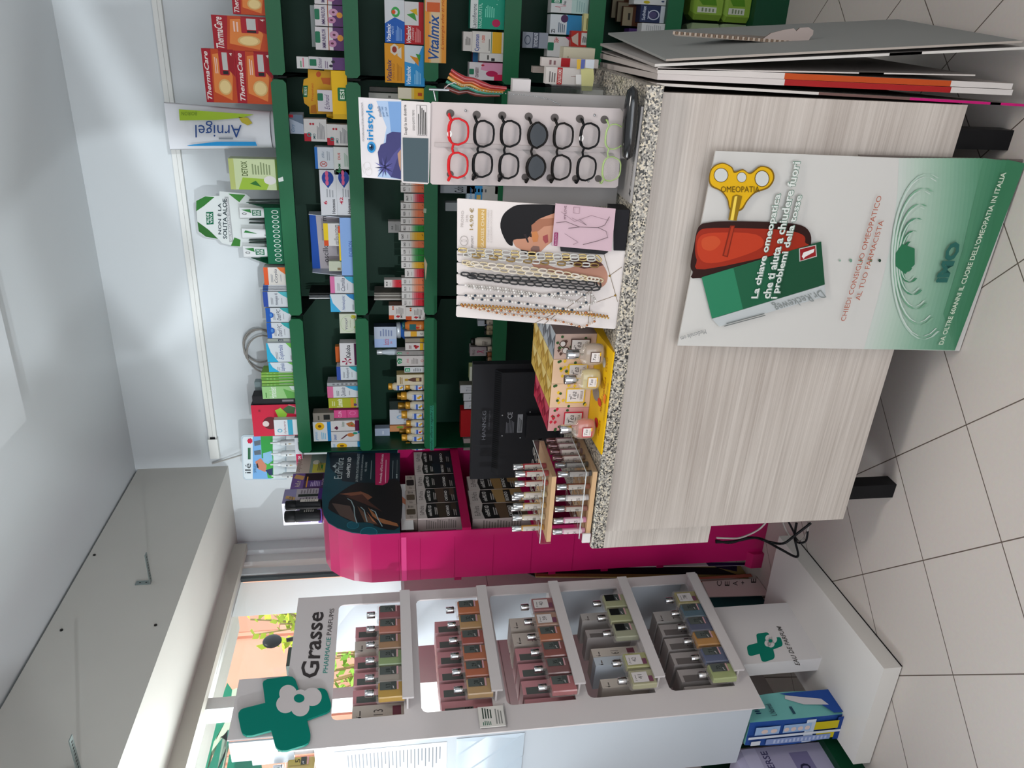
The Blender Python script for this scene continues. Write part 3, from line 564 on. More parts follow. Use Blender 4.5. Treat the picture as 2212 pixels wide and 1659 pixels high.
for ri, (k, L, rn, _) in enumerate(ROWS):
    z = RZS[ri] - .0098; xs = []
    for bi, (x, y, col, num, cname) in enumerate(L):
        p = rl(onr(k, x, y, -.03)); xs.append(p[0])
        wh = num in ('40', '39', '42', '41', '78'); tint = '#1b1c1c' if num in ('61', '62', '63') else None
        bottle(RL + RX * p[0] - RY * .026 + Vector((0, 0, z)), RZ, f'{cname} perfume tester numbered {num} on the {rn} ledge of the rack', 'perfume testers on the white rack', col, num, wh, tint, w=.07)
    st = (xs[0] - xs[-1]) / (len(xs) - 1)
    if ri == 3: st = .088; bx = [xs[0] + .0, xs[1] - .01, xs[2] + .0, xs[2] - .085, xs[2] - .165, xs[3] + .01, xs[4] + .0, xs[4] - .085]; bx = [xs[0] - .01, xs[1] - .02, xs[2] - .035, xs[3] + .062, xs[3] - .035, xs[4] - .045]
    else: bx = [x - .026 for x in xs] + [xs[-1] - st - .01]
    cols = [['k', 'c', 'k', 'k', 'k', 'c', 'k'], ['k', 'k', 'k', 'k', 'k', 'k', 'c'], ['c', 'c', 'k', 'k', 'k', 'k', 'k'], ['g', 'd', 'c', 'w', 'c', 'c'], ['g', 'd', 'd', 'd', 'd', 'd', 'd']][ri]
    nums = [['26', '24', '23', '20', '18', '13', '9'], ['33', '32', '31', '30', '29', '28', '28'], ['40', '39', '38', '36', '35', '34', '34'], ['63', '62', '61', '60', '42', '41'], ['78', '75', '73', '72', '71', '70', '70']][ri]
    gap = min(abs(bx[i] - bx[i + 1]) for i in range(len(bx) - 1)) - .0015
    for bi, (x, cc, nu) in enumerate(zip(bx, cols, nums)):
        base = dict(k='#c88d92', c='#c9beb4', g='#b5afab', d='#aaa29f', w='#c3cad2')[cc]; w = min(st, .088, gap)
        if cc in 'kd': ops = [('r', 0, .38, .52, .93, '#5d605d' if cc == 'k' else '#6d6664'), ('t', nu, .22, .40, .50, .55, '#24211f'), ('r', .05, .30, .5, .335, '#b3767c' if cc == 'k' else '#8d8582')]
        else: ops = [('s', '#3b3533', .03, .12, .86, .2, .93), ('e', .14, .86, .05, .03, '#3b3533'), ('l', .25, .84, .7, .89, 1, '#6a625e'), ('t', nu, .2, .42, .62, .6, '#5a5350'), ('r', .12, .08, .8, .24, '#7c4a56' if cc == 'c' else '#8f8884')]
        kind = dict(k='pink', c='cream', g='light grey', d='taupe', w='film-wrapped bluish white')[cc]
        carton('perfume_carton', f'{kind} perfume carton {["at the back wall end","next to the end","third along","fourth along","fifth along","sixth along","at the street end"][bi]} behind the {rn} rack window', 'perfume carton',
               RL + RX * (x - w / 2) + RY * .03 + Vector((0, 0, RZS[ri] - .0058)), RZ, w, .172, .12, base, ops, grp='perfume cartons inside the white rack', side='#bb8f92' if cc == 'k' else base)
# ============================================================ magenta display stand (faces into the room)
MG = M('#b2125a', .3, coat=.25); MGD = M('#8f0d44', .35)
PX = -1.80; SL = Vector((PX, 2.56, 0)); stand = root('magenta_stand', SL, 'magenta cardboard display stand with a dark rounded hair-colour header', 'display stand', rz=pi / 2)
def onm(k, x, y, b=0): return onx(k, x, y, PX - b)
prof = [(868, 760), (885, 860), (950, 970), (1080, 1045), (1280, 1105), (1530, 1130)]
pr = [(onm('U', x, y).y, onm('U', x, y).z) for x, y in prof]
pr = [(y - 2.56, z) for y, z in pr]; ztop = pr[0][1] + .002; sh = -pr[-1][0]; pr = [(y + sh, z) for y, z in pr]
zl = pr[-1][1]; far = .70; zr = 1.58
D = .235
mb = MB(); outline = [(far, zr), (far, ztop + .01), (pr[0][0] + .08, ztop + .006)] + pr + [(0, zr)]
mb.prism([(-0, 0)] * 0 + outline[::-1], 'y', .0, D, MG) if False else None
v0 = outline; mb.add([(x, .0, z) for x, z in v0] + [(x, D, z) for x, z in v0], [(i, (i + 1) % len(v0), len(v0) + (i + 1) % len(v0), len(v0) + i) for i in range(len(v0))], MG, False)
mb.add([(x, .0, z) for x, z in v0], [tuple(range(len(v0)))], MG); mb.add([(x, D, z) for x, z in v0], [tuple(range(len(v0)))], MG)
mb.build('head', stand)
mb = MB()
mb.box(0, 0, .05, .006, D, zr - .001, MG); mb.build('side_panel', stand); MB().box(far - .006, 0, .05, far, D, zr - .001, MG).build('side_panel', stand)
MB().box(.006, D - .006, .05, far - .006, D, zr - .001, MGD).build('back_panel', stand)
for z in (1.52, 1.43, 1.30): pass
mb = MB()
for z0 in (1.586, 1.5, 1.36, 1.2, 1.04, .86): mb.box(-.0012, .03, z0, 0, D - .002, z0 + .0015, '#96104a'); 
mb.box(-.0015, .02, 1.556, 0, D, 1.576, M('#d84a86', .25)); 
for z0 in (1.33, .93, .7, .45): mb.box(-.0008, D, z0, .004, D + .012, z0 + .03, MGD)
mb.build('seam_tabs', stand)
SHL = [1.305, 1.02, .72]
for i, z in enumerate(SHL):
    s = MB().box(.006, .002, z - .006, far - .006, D - .008, z, MGD).build('shelf', stand)
    MB().box(.0, -.012, z - .01, far, .0, z + .026, M('#a3144a', .3)).build('shelf_lip', s)
mb = MB(); mb.box(0, 0, 0, far, D, .05, MG); mb.prism([(-.02, 0), (.0, .0), (.0, .07), (-.02, .05)], 'y', D - .045, D + .03, MG); mb.build('base', stand)
MB().box(.05, .03, 0, .2, .06, .03, BLACK) if False else None
# header sign on the front
mb = MB(); s3 = [(x, -.004, z) for x, z in outline]; mb.add(s3 + [(x, 0, z) for x, _, z in s3], [tuple(range(len(s3)))] + [(i, (i + 1) % len(s3), len(s3) + (i + 1) % len(s3), len(s3) + i) for i in range(len(s3))], M('#1d4450', .35))
def sg(pts, c, lift):
    mb.add([tuple(Matrix.LocRotScale(SL, stand.rotation_euler, None).inverted() @ (onm('U', x, y, -.004 - lift))) for x, y in pts], [tuple(range(len(pts)))], M(c, .4))
sg([(1940, -10), (965, -10), (980, 200), (1150, 380), (1360, 400), (1450, 500), (1935, 520)], '#1e2a33', .0004)
sg(sm([(1340, 400), (1010, 610), (955, 720), (965, 770), (1100, 850), (1300, 940), (1560, 950), (1600, 1000), (1930, 1010), (1935, 380), (1600, 430), (1450, 500)])[:-8] , '#201d20', .0006)
sg([(1100, 555), (1400, 520), (1500, 560), (1560, 600), (1480, 650), (1400, 600)], '#7d4e3c', .0008); sg([(1190, 590), (1420, 560), (1540, 680), (1700, 800), (1450, 690)], '#4a2f2a', .0009)
sg([(1000, 680), (1250, 720), (1350, 930), (1330, 950), (1110, 850)], '#55443f', .0008); sg([(1350, 720), (1500, 860), (1640, 980), (1450, 940)], '#5e4438', .0008)
sg([(1500, 740), (1640, 880), (1900, 960), (1920, 1005), (1700, 960), (1560, 860)], '#96603f', .0010); sg([(1480, 800), (1620, 960), (1560, 930)], '#a8694a', .0010)
for pts in ([(1210, 620), (1260, 650), (1300, 740), (1310, 860), (1340, 960)], [(1390, 735), (1440, 780), (1460, 870), (1480, 940)], [(1530, 770), (1590, 800), (1630, 900), (1690, 1005)]):
    for i in range(len(pts) - 1): (a, b), (c, d) = pts[i:i + 2]; sg([(a, b), (a + 13, b - 3), (c + 13, d - 3), (c, d)], '#8fa3a8', .0012)
for cx, cy, r in ((1290, 985, 85), (1510, 1085, 120)):
    P = [(cx + r * cos(t * pi / 12), cy + r * .62 * sin(t * pi / 12)) for t in range(24)]; P2 = [(cx + r * .9 * cos(t * pi / 12), cy + r * .55 * sin(t * pi / 12)) for t in range(24)]
    if cx > 1400: P = [(a, min(b, 1112)) for a, b in P]; P2 = [(a, min(b, 1106)) for a, b in P2]
    sg(P, '#2f7484', .0006); sg(P2, '#1d5464', .0010)
sg([(1600, -10), (1800, -10), (1790, 340), (1770, 400), (1700, 435), (1600, 430)], '#b4285a', .0012)
wb_ = mb; mi = Matrix.LocRotScale(SL, stand.rotation_euler, None)
def stxt(bl, br, tl, ops): 
    O = onm('U', *bl, -.004); U = onm('U', *br, -.004) - O; V = onm('U', *tl, -.004) - O; t = MB(); prnt(t, ops, O, U, V, (1, 0, 0), lift=.0016)
    iv = mi.inverted(); 
    for vv, ff, ii in [(t.v, t.f, t.mi)]:
        o = len(mb.v); mb.v += [tuple(iv @ Vector(q)) for q in vv]
        for f, i in zip(ff, ii): mb.f.append([o + k for k in f]); mb.mi.append(mb.mat(t.ml[i])); mb.sm.append(False)
LG = '#b7c3c4'
stxt((1140, 350), (1170, 60), (1030, 350), [('t', 'EuPhidra', 0, 0, 1, 1, LG)]); stxt((1245, 335), (1272, 55), (1190, 335), [('b', 'colorPRO XD', 0, 0, 1, 1, '#dfe4e4')])
stxt((1360, 390), (1388, 5), (1325, 390), [('t', 'LA PRIMA TINTURA PERMANENTE', 0, 0, 1, 1, LG)]); stxt((1420, 370), (1445, 20), (1392, 370), [('t', 'CON GOCCE DI ACIDO JALURONICO', 0, 0, 1, 1, LG)]); stxt((1478, 250), (1490, 120), (1452, 250), [('t', 'NEL COLORE', 0, 0, 1, 1, LG)])
stxt((1540, 355), (1555, 35), (1522, 355), [('l', 0, 0, 1, 1, 1, '#8b979a')]); stxt((1685, 410), (1715, 10), (1650, 410), [('b', 'Formula eXtra Delicata', 0, 0, 1, 1, '#f0c9d6')]); stxt((1745, 405), (1755, 10), (1725, 405), [('l', 0, 0, 1, 1, 1, '#e8b4c6')])
stxt((1840, 345), (1850, 40), (1822, 345), [('l', 0, 0, 1, 1, 1, '#7f8a8d')]); stxt((1905, 345), (1905, 285), (1885, 345), [('e', .15, .5, .12, .5, LG), ('e', .5, .5, .12, .5, LG), ('e', .85, .5, .12, .5, LG)]); stxt((1900, 280), (1905, 40), (1890, 280), [('l', 0, 0, 1, 1, 1, '#7f8a8d')])
stxt((1060, 205), (1065, 150), (1005, 205), [('p', LG, .5, 0, .2, .5, .5, 1, .8, .5), ('p', LG, .4, 0, 0, .2, .1, .5), ('p', LG, .6, 0, 1, .2, .9, .5)])
mb.build('header_sign', stand)
# --- hair-colour cartons on its shelves
def onstand(k, xt, y0, y1, xb=None, xf=PX - .012): 
    a = onx(k, xt, y1, xf); b = onx(k, xt, y0, xf); return a.y, b.y, a.z
def haircarton(k, xt, y0, y1, zb, label, hair, sub, d=.075, blank=False):
    ya, yb, z1 = onstand(k, xt, y0, y1); w = abs(yb - ya) - .002; h = z1 - zb
    ops = [('r', 0, 0, 1, 1, '#1c1a1b'), ('p', '#b5aaa6', 0, .80, .5, .83, 1, .79, 1, 1, 0, 1), ('t', 'EuPhidra', .22, .86, .85, .95, '#4a4444'), ('b', 'colorPRO XD', .14, .70, .86, .77, '#d5cfcc'), ('l', .22, .58, .8, .65, 2, '#a8a09d'), ('p', hair, 0, .3, 0, .55, 1, .6, 1, .3), ('p', hair, .1, .05, .5, .28, 1, .3, 1, .1), ('r', .02, .28, .95, .40, '#2b2624'), ('b', sub, .1, .33, .8, .39, '#d8d2cf'), ('l', .1, .18, .6, .26, 2, '#8d8582'), ('r', 0, 0, 1, .17, hair if blank else '#26282c')]
    return carton('hair_colour_carton', label, 'hair colour carton', (PX - .012, ya + .001, zb), pi / 2, w, h, d, '#c5b6b2', ops, grp='hair colour cartons in the magenta stand',
                  sops=[('r', .1, .2, .18, .95, '#2b2827'), ('l', .3, .2, .9, .85, 14, '#8f8480')])
zb = SHL[0] + .001
for (y0, y1, xt, hair, sub, lab) in ((750, 850, 1508, '#22242a', 'NERO', 'near-black hair colour carton furthest from the viewer in the magenta stand'), (848, 936, 1512, '#20242c', 'NERO BLU', 'black hair colour carton second from the far end, magenta stand'), (940, 1054, 1522, '#241f22', 'CASTANO', 'dark brown hair colour carton in the middle of the magenta stand'),
                               (1056, 1174, 1530, '#4a3a32', 'CASTANO', 'chestnut hair colour carton, third in the upper row'), (1176, 1300, 1536, '#3a3028', 'CASTANO', 'brown hair colour carton nearest the viewer in the upper row')):
    haircarton('C', xt, y0, y1, zb, lab, hair, sub)
zb2 = SHL[1] + .001
for (y0, y1, xt, hair, sub, lab) in ((950, 1064, 432, '#8a6a44', 'BIONDO', 'light brown hair colour carton in the lower row, behind the monitor edge'), (1066, 1176, 442, '#9a7a50', 'BIONDO', 'golden blond hair colour carton in the lower row of the magenta stand'), (1178, 1305, 462, '#5c4838', 'CASTANO', 'mid brown hair colour carton nearest the viewer in the lower row')):
    haircarton('G', xt, y0, y1, zb2, lab, hair, sub, blank=True)
zt_ = onstand('C', 1530, 1000, 1100)[2]
for (y0, y1, c, lab) in ((940, 1062, '#1c161a', 'black-swatch tester tray on the upper hair colour cartons, far end'), (1064, 1180, '#52463a', 'brown-swatch tester tray on the upper hair colour cartons, middle'), (1182, 1300, '#4b4034', 'dark brown swatch tester tray nearest the viewer on the cartons')):
    ya, yb, z1 = onstand('C', 1436, y0, y1); z0 = zt_ + .006
    carton('tester_tray', lab, 'tester tray', (PX - .014, ya + .001, z0), pi / 2, yb - ya - .002, z1 - z0, .06, '#a2958d', [('rr', .3, .12, .7, .9, .06, c), ('l', .78, .3, .95, .8, 4, '#4a4440'), ('b', '07', .08, .35, .22, .65, '#6a625d')], grp='tester trays in the magenta stand', sops=[('l', .1, .2, .9, .8, 5, '#8a7f78')])
ya, yb, z1 = onstand('C', 1390, 1000, 1385)
carton('shelf_liner', 'plain white liner board with an orange curve above the tester trays', 'liner board', (PX - .02, ya + .008, z1 - .055), pi / 2, yb - ya - .01, .05, .003, '#e4e2e2', [('p', '#d98a6a', .5, 0, .75, 1, .6, 1, .4, 0)])
# --- cartons and bottles on top of the stand
ztp = ztop + .012
def topcarton(k, xt, y0, y1, label, base, ops, side=None, d=.07, xf=PX - .03, sops=(), cat='hair colour carton'):
    a = onx(k, xt, y1, xf); b = onx(k, xt, y0, xf); return carton('hair_colour_carton', label, cat, (xf, a.y, ztp), pi / 2, b.y - a.y - .002, a.z - ztp, d, base, ops, side=side, sops=sops, grp='cartons on top of the magenta stand')
topcarton('U', 500, 15, 272, 'cream and yellow hair colour carton lying upside down on the magenta stand', '#b5a695', [('r', 0, .0, 1, .55, '#7f8f84'), ('r', 0, 0, .5, .45, '#b9b04a'), ('r', .0, .55, 1, 1, '#b9a79b'), ('t', 'Naturalcolor', .06, .82, .94, .98, '#6a4a46', 180), ('e', .55, .35, .12, .12, '#cfc9b8'), ('l', .1, .1, .6, .3, 4, '#6a6a4a'), ('r', .2, .1, .4, .16, '#2f7a3a')])
topcarton('U', 425, 276, 488, 'purple hair colour carton with a blond model on the magenta stand', '#4a3058', [('r', 0, .62, 1, 1, '#6c4f8c'), ('p', '#c09058', .55, .66, .8, .62, .95, .9, .7, .95), ('t', 'AcLe', .1, .72, .5, .88, '#d8c9b0'), ('r', .1, .06, .5, .5, '#5a3d80'), ('l', .12, .12, .48, .42, 6, '#b9a6c8'), ('r', .5, .05, .95, .6, '#2c1c24'), ('l', .06, .5, .94, .58, 1, '#c98a3a'), ('t', 'BYLAR', .2, .01, .6, .06, '#d0c0d8')])
topcarton('U', 310, 492, 690, 'lavender and white hair colour carton with a printed white side, magenta stand', '#aaa0a8', [('r', 0, .68, 1, 1, '#8a84a8'), ('p', '#c09a60', .2, .7, .4, .68, .55, .92, .35, .95), ('t', 'AcLe', .1, .74, .45, .9, '#3a3048'), ('r', .42, .08, .6, .62, '#242a26'), ('l', .06, .14, .38, .6, 6, '#6a6068'), ('l', .64, .14, .96, .6, 6, '#7a7078'), ('r', 0, 0, 1, .1, '#4a2a78')], side='#dcd9e0', d=.11, sops=[('r', .04, .0, .96, .1, '#5a35a0'), ('r', .1, .3, .9, .62, '#a592c8'), ('l', .15, .34, .85, .58, 6, '#7a66a8'), ('l', .08, .66, .9, .96, 9, '#b9b6be'), ('l', .1, .13, .9, .27, 4, '#b0adb6')])
for (x, y, r, c2, lab) in ((365, 742, .021, '#c4bcb4', 'black capped spray can with a pale label on the magenta stand'), (350, 855, .025, '#1a1b1d', 'larger all black spray can beside the pale labelled one on the stand')):
    p = onx('U', x, y, PX - .055); h = p.z - ztp; rt = root('spray_can', (PX - .045 if r < .022 else PX - .06, max(p.y, 2.58), ztp), lab, 'spray can', 'spray cans on the magenta stand', rz=pi / 2)
    mb = MB(); mb.lathe([(r * .95, 0), (r, .004), (r, h * .68), (r * .9, h * .7)], '#17181a', n=16); prnt(mb, [('r', 0, 0, 1, 1, c2), ('l', .1, .2, .9, .8, 5, '#8f8a86')], (-r * .5, -r * 1.01, h * .08), (r, 0, 0), (0, 0, h * .5), (0, -1, 0)); mb.build('can_body', rt)
    MB().lathe([(r * .92, h * .7), (r, h * .72), (r, h * .97), (r * .8, h)], '#0f1012', n=16).build('cap', rt)

q = rl(onz('H', 1005, 1625, 1.862)); bottle(RL + RX * min(max(q[0], .035), .1) + RY * min(max(q[1], .13), .26) + Vector((0, 0, 1.8615)), RZ, 'olive-gold labelled square perfume standing alone on top of the rack, street side', None, '#b9a23c', '5', False, '#a89858', w=.06)
# ============================================================ roller perfume stand
PINE = noisemat('pine_wood', '#c9a47c', (6, 40, 40), .14, .5)
rs = root('tester_stand', cpt(0, -.028, CT), 'two-tier pine and acrylic stand of slim roller perfumes at the counter left end', 'tester stand', rz=CA)
for z, a0, a1, b0, nm in ((.004, .004, .236, 0, 'lower_board'), (.118, -.022, .212, .02, 'upper_board')):
    bd_ = MB().box(a0, b0, z, a1, b0 + .2, z + .013, PINE).build(nm, rs)
    mb = MB()
    for ii in range(5):
        for jj in range(6):
            cx_ = a0 + .03 + ii * .044; cy_ = b0 + .02 + jj * .033; mb.tube([(cx_ + .0125 * cos(q * pi / 6), cy_ + .0125 * sin(q * pi / 6), z + .0325) for q in range(12)], .0009, M('#a8a6a2', .1), 4, True)
    for (x0, y0, x1, y1) in ((a0 - .004, b0 - .004, a0 - .001, b0 + .2), (a1 + .001, b0 - .004, a1 + .004, b0 + .2)): mb.box(x0, y0, z, x1, y1, z + .034, ACRYL)
    for e in ((a0, a1),): mb.tube([(a0, b0 - .004, z + .034), (a1, b0 - .004, z + .034)], .0016, M('#c8cccc', .1)); mb.tube([(a1 + .002, b0 - .004, z + .034), (a1 + .002, b0 + .2, z + .034)], .0016, M('#c8cccc', .1))
    mb.build('acrylic_rail', bd_)
MB().box(-.012, -.006, .004, .02, 0, .028, '#d8d3d0').build('price_tag', rs)
def roller(a, b, z, col, capc, lab_, num, label, h=.098):
    r = root('roller_perfume', cpt(a, b, CT + z), label, 'roller perfume', 'slim roller perfumes on the counter stand', rz=CA)
    MB().lathe([(.0085, 0), (.009, .002), (.009, h * .68), (.007, h * .71)], M(col, .1, 0, .8, 0, .5), n=12).build('glass_tube', r)
    MB().lathe([(.0088, h * .71), (.0092, h * .73), (.0092, h * .99), (.008, h)], M(capc, .2, .9), n=12).build('cap', r)
    mb = MB(); n = 6; R = .0092; v = []
    for i in range(n + 1): t = -pi / 2 - 1.1 + 2.2 * i / n; v += [(R * cos(t), R * sin(t), h * .1 if lab_ else h * .16), (R * cos(t), R * sin(t), h * .66)]
    mb.add(v, [(2 * i, 2 * i + 2, 2 * i + 3, 2 * i + 1) for i in range(n)], M(lab_ or '#a9a198', .4)); prnt(mb, [('t', num, .15, .3, .85, .5, '#57504c'), ('l', .2, .75, .8, .85, 1, '#8a827e')], (-.006, -R * .96 - .001, h * .12), (.012, 0, 0), (0, 0, h * .54), (0, -1, 0))
    mb.build('label', r)
fr = [(.018, '#d59ab0', '#b8b8b8', '#cfbdbd', '24', 'pink'), (.058, '#d08aa8', '#b8b8b8', '#cfbfc0', '25', 'rose pink'), (.100, '#8c5d52', '#9c9c9c', None, '38', 'brown-rose'), (.138, '#b9b4b4', '#a8a8a8', '#cbc3bd', '55', 'cream labelled'), (.178, '#7c4630', '#a8a8a8', None, '72', 'amber'), (.222, '#4a4848', '#a8a8a8', '#8f8a86', '73', 'dark grey')]
for a, c, cc, lb, nu, nm in fr: roller(a, -.012, .018, c, cc, lb, nu, f'{nm} roller perfume in the front row of the lower pine tier')
for j, (b, c, cc, lb, nu) in enumerate(((.03, '#3c3c3e', '#8a8a8a', '#7b7874', '53'), (.068, '#7a5c58', '#7a5f60', '#b5aaa4', '73'), (.104, '#86656a', '#7a5f60', '#b9aea8', '3'), (.138, '#86656a', '#7a5f60', '#b9aea8', '3'), (.17, '#86656a', '#7a5f60', '#b9aea8', '3'))):
    roller(.225, b, .018, c, cc, lb, nu, f'{["dark grey","mauve-capped","mauve-capped","mauve-capped","mauve-capped"][j]} roller perfume, {["first","second","third","fourth","fifth"][j]} behind the corner on the lower tier')
up = [(.0, '#b98a42', '6', 'amber'), (.04, '#b9a98c', '8', 'pale amber'), (.082, '#b08d58', '23', 'honey'), (.122, '#b3a37c', '23', 'straw'), (.162, '#a04a44', '5', 'red-labelled'), (.196, '#a8323a', '3', 'bright red')]
for a, c, nu, nm in up: roller(a, .036, .133, c, '#b8b8b8', None, nu, f'{nm} roller perfume in the front row of the upper pine tier')
for j, (a, b) in enumerate(((.196, .075), (.09, .07), (.05, .07))): roller(a, b, .133, ['#a8323a', '#b08d58', '#b9a98c'][j], '#b8b8b8', None, '5', f'{["red","honey","pale"][j]} roller perfume in the second row of the upper pine tier')
# ============================================================ yellow tray of fruit perfumes
tray = root('perfume_tray', cpt(.30, -.038, CT), 'bright yellow cardboard tray of fruit perfumes at the middle of the granite top', 'display tray', rz=CA); YL = M('#e0b010', .4)
mb = MB(); mb.prism([(0, 0), (0, .004), (.135, .012), (.50, .012), (.50, 0)], 'x', .0, .315, YL); mb.prism([(.315, .0), (.335, .0), (.335, .03), (.315, .036)][::-1], 'y', 0, 0, YL) if 0 else None
O = Vector((.02, .002, .0045)); U = Vector((.285, 0, 0)); V = Vector((0, .13, .0078)); Nn = Vector((0, -.06, 1))
prnt(mb, [('e', .45, .72, .085, .23, '#8f8580'), ('i', 'COCO', .78, .22, .92, .32, '#9a4a14'), ('i', 'VANILLA', .52, .2, .72, .3, '#9a4a14'), ('i', 'MANGO', .33, .24, .5, .34, '#9a4a14'), ('i', 'FRESA', .08, .22, .24, .32, '#9a4a14'), ('e', .84, .42, .05, .1, '#d9d2c4'), ('e', .62, .4, .05, .1, '#b7860c'), ('e', .41, .42, .04, .12, '#c43a24'), ('e', .17, .46, .05, .12, '#c4241c'), ('rr', .47, .06, .56, .2, .02, '#e8761a'), ('i', 'profumi fiori frutta', .3, .0, .7, .1, '#a8821a')], O, U, V, Nn)
mb.build('tray_panel', tray)
mb = MB(); mb.add([(.315, 0, 0), (.335, .19, 0), (.335, .19, .035), (.315, 0, .004)], [(0, 1, 2, 3)], M('#b98c0c', .45)); mb.build('side_flap', tray)
FR = [('fresa', '#d39a98', '#c4283c', '#b3283f', 'red'), ('vanilla', '#dcb99a', '#e0b62c', '#d1a84e', 'gold'), ('vanilla', '#dcb99a', '#e0b62c', '#d1a84e', 'gold'), ('coco', '#bfa396', '#5a4038', '#8a8c92', 'silver')]
for c_, (nm, base, fc, lid, ln) in enumerate(FR):
    for row in range(3 if c_ == 0 else 4):
        w = .0765; a = .302 + .0775 * c_; b = .098 + .0775 * row; ops = []
        if row == 0:
            rd = random.Random(c_)
            for k in range(16):
                x = rd.choice([.08, .2, .82, .9, .5, .35, .65]) + rd.uniform(-.05, .05); y = rd.uniform(.6, .95) if .3 < x < .7 else rd.uniform(.1, .95)
                if k % 2: ops.append(('e', x, y, .055, .035, '#33562c'))
                else: ops.append(('p', fc, x - .08, y, x, y + .04, x + .08, y, x + .02, y - .05))
            if nm == 'coco': ops += [('e', .35, .72, .14, .09, '#4a3028'), ('e', .35, .73, .11, .07, '#d6ccc6'), ('e', .62, .8, .13, .08, '#4a3028'), ('e', .62, .81, .1, .06, '#d6ccc6')]
            ops += [('r', .2, .14, .82, .62, fc), ('r', .25, .17, .77, .59, '#dcd3cf'), ('i', 'Tea', .35, .36, .68, .5, '#3a3436'), ('t', 'the', .46, .51, .58, .55, '#57504f'), ('l', .4, .31, .64, .34, 1, '#57504f'), ('t', nm.upper(), .34, .2, .7, .27, '#8a7a6a')]
        which = ['front', 'second from the front', 'third from the front', 'rearmost'][row]
        o = carton('fruit_perfume_carton', f'{["red-lidded","left gold-lidded","right gold-lidded","silver-lidded"][c_]} fruit perfume carton, {which} in its file on the yellow tray', 'perfume carton', cpt(a, b, CT + .013), CA, w, .118, .076, base, ops, side='#9a8480' if c_ == 3 else base, top=lid, grp='fruit perfume cartons on the yellow tray')
        # faceted lid print
        mb = MB(); sh = dict(red=('#c43a52', '#8f1c34', '#d4566a'), gold=('#e3bd62', '#b98f38', '#f0d48a'), silver=('#b3b6bc', '#6a6d74', '#cfd2d6'))[ln]
        prnt(mb, [('p', sh[0], 0, 0, .5, .5, 0, 1), ('p', sh[1], 0, 0, 1, 0, .5, .5), ('p', sh[2], 1, 0, 1, 1, .5, .5), ('p', sh[0], .25, .25, .75, .25, .5, .0), ('p', sh[1], .25, .75, .5, 1, .75, .75, .5, .5)], (0, 0, .1181), (w, 0, 0), (0, .076, 0), (0, 0, 1), rough=.3)
        mb.build('lid', o)
def squat(a, b, label, col, lc, txt):
    r = root('fruit_perfume_bottle', cpt(a, b, CT + .014), label, 'perfume bottle', 'squat fruit perfumes on the yellow tray', rz=CA)
    gb = M('#d6c8b8', .05, 0, .3, 0, .5); mb = MB(); P = [(.020, 0), (.029, .004), (.0325, .02), (.0325, .04), (.028, .056), (.014, .064), (.009, .07)]
    mb.lathe(P, gb, n=20, sy=.62); mb.lathe([(.025, .004), (.03, .012), (.03, .038), (.026, .05)], liquid(col), n=20, sy=.55); mb.build('glass_body', r)
    MB().lathe([(.0125, .068), (.0135, .07), (.0135, .098), (.0125, .1)], CHROME, n=18).build('cap', r)
    mb = MB(); prnt(mb, [('r', 0, 0, 1, 1, lc), ('r', .06, .08, .94, .92, '#ddd5d2'), ('i', 'Tea', .2, .46, .8, .76, '#3a3436'), ('t', txt, .2, .16, .8, .28, '#8a7a6a'), ('r', .62, 0, .98, .12, '#d9a81c')], (-.015, -.0212, .012), (.03, 0, 0), (0, 0, .028), (0, -1, 0)); mb.build('label', r)
squat(.585, .018, 'clear squat perfume with brown edged label in front of the silver-lidded cartons', '#a8907a', '#4a2f2c', 'COCO'); squat(.508, .022, 'pale yellow squat perfume in front of the gold-lidded cartons', '#cfc07a', '#d1a23c', 'VANILLA'); squat(.352, .02, 'coral red squat perfume at the left of the yellow tray', '#cf4a3e', '#b81c3c', 'FRESA')
# ============================================================ glasses-chain card
CB = -.022; cpn = CN; cpp = C0 + CN * CB
def onk(x, y, off=0, k='E'): return onp(k, x, y, C0 + CN * (CB - off), CN)
card = root('chain_card', cpt(.83, CB, CT), 'white standing sales card hung with six eyeglass chains and a model portrait', 'display card', rz=CA)
mb = MB(); edge = [(335, 115), (345, 110), (1720, 205), (1720, 540), (1640, 1178), (1625, 1186), (335, 1085), (325, 1075), (328, 1005), (345, 994), (328, 985), (330, 918), (347, 905), (330, 895), (330, 830), (347, 815), (332, 806), (330, 740), (347, 724), (333, 714), (332, 645), (347, 629), (334, 620), (332, 545), (347, 530), (334, 520)]
mb.slab([onk(x, y) for x, y in edge][::-1], CN * .004, M('#dcd3cf', .4))
def cf(pts, c, l=.0006): mb.add([onk(x, y, l) for x, y in pts], [tuple(range(len(pts)))], M(c, .4))
cf(sm([(870, 160), (1145, 165), (1140, 225), (1080, 250), (980, 300), (930, 420), (890, 440), (800, 450), (790, 500), (740, 470), (690, 350), (710, 250), (780, 185)], 3), '#141214', .0006)
cf(sm([(800, 440), (890, 400), (950, 300), (1050, 240), (1140, 230), (1135, 430), (1070, 500), (1000, 560), (900, 560), (860, 530), (810, 500)], 3), '#c08a70', .0005); cf([(945, 330), (1010, 280), (1140, 270), (1135, 330), (1050, 340), (1000, 380), (950, 400)], '#a06a52', .0007)
cf([(1040, 420), (1080, 405), (1085, 470), (1060, 480), (1040, 450)], '#9c4a4c', .0008); cf([(880, 405), (900, 400), (925, 470), (915, 475)], '#2c2224', .0008); cf([(930, 400), (945, 395), (950, 430), (930, 425)], '#2a2020', .0009)
cf([(950, 385), (990, 380), (1005, 420), (995, 465), (960, 470), (948, 430)], '#c07c4c', .0010); cf([(940, 520), (960, 500), (1010, 505), (1015, 540), (985, 560), (940, 545)], '#7f6058', .0010); cf([(850, 530), (950, 545), (1010, 560), (1000, 580), (900, 570)], '#1c1a1c', .0007)
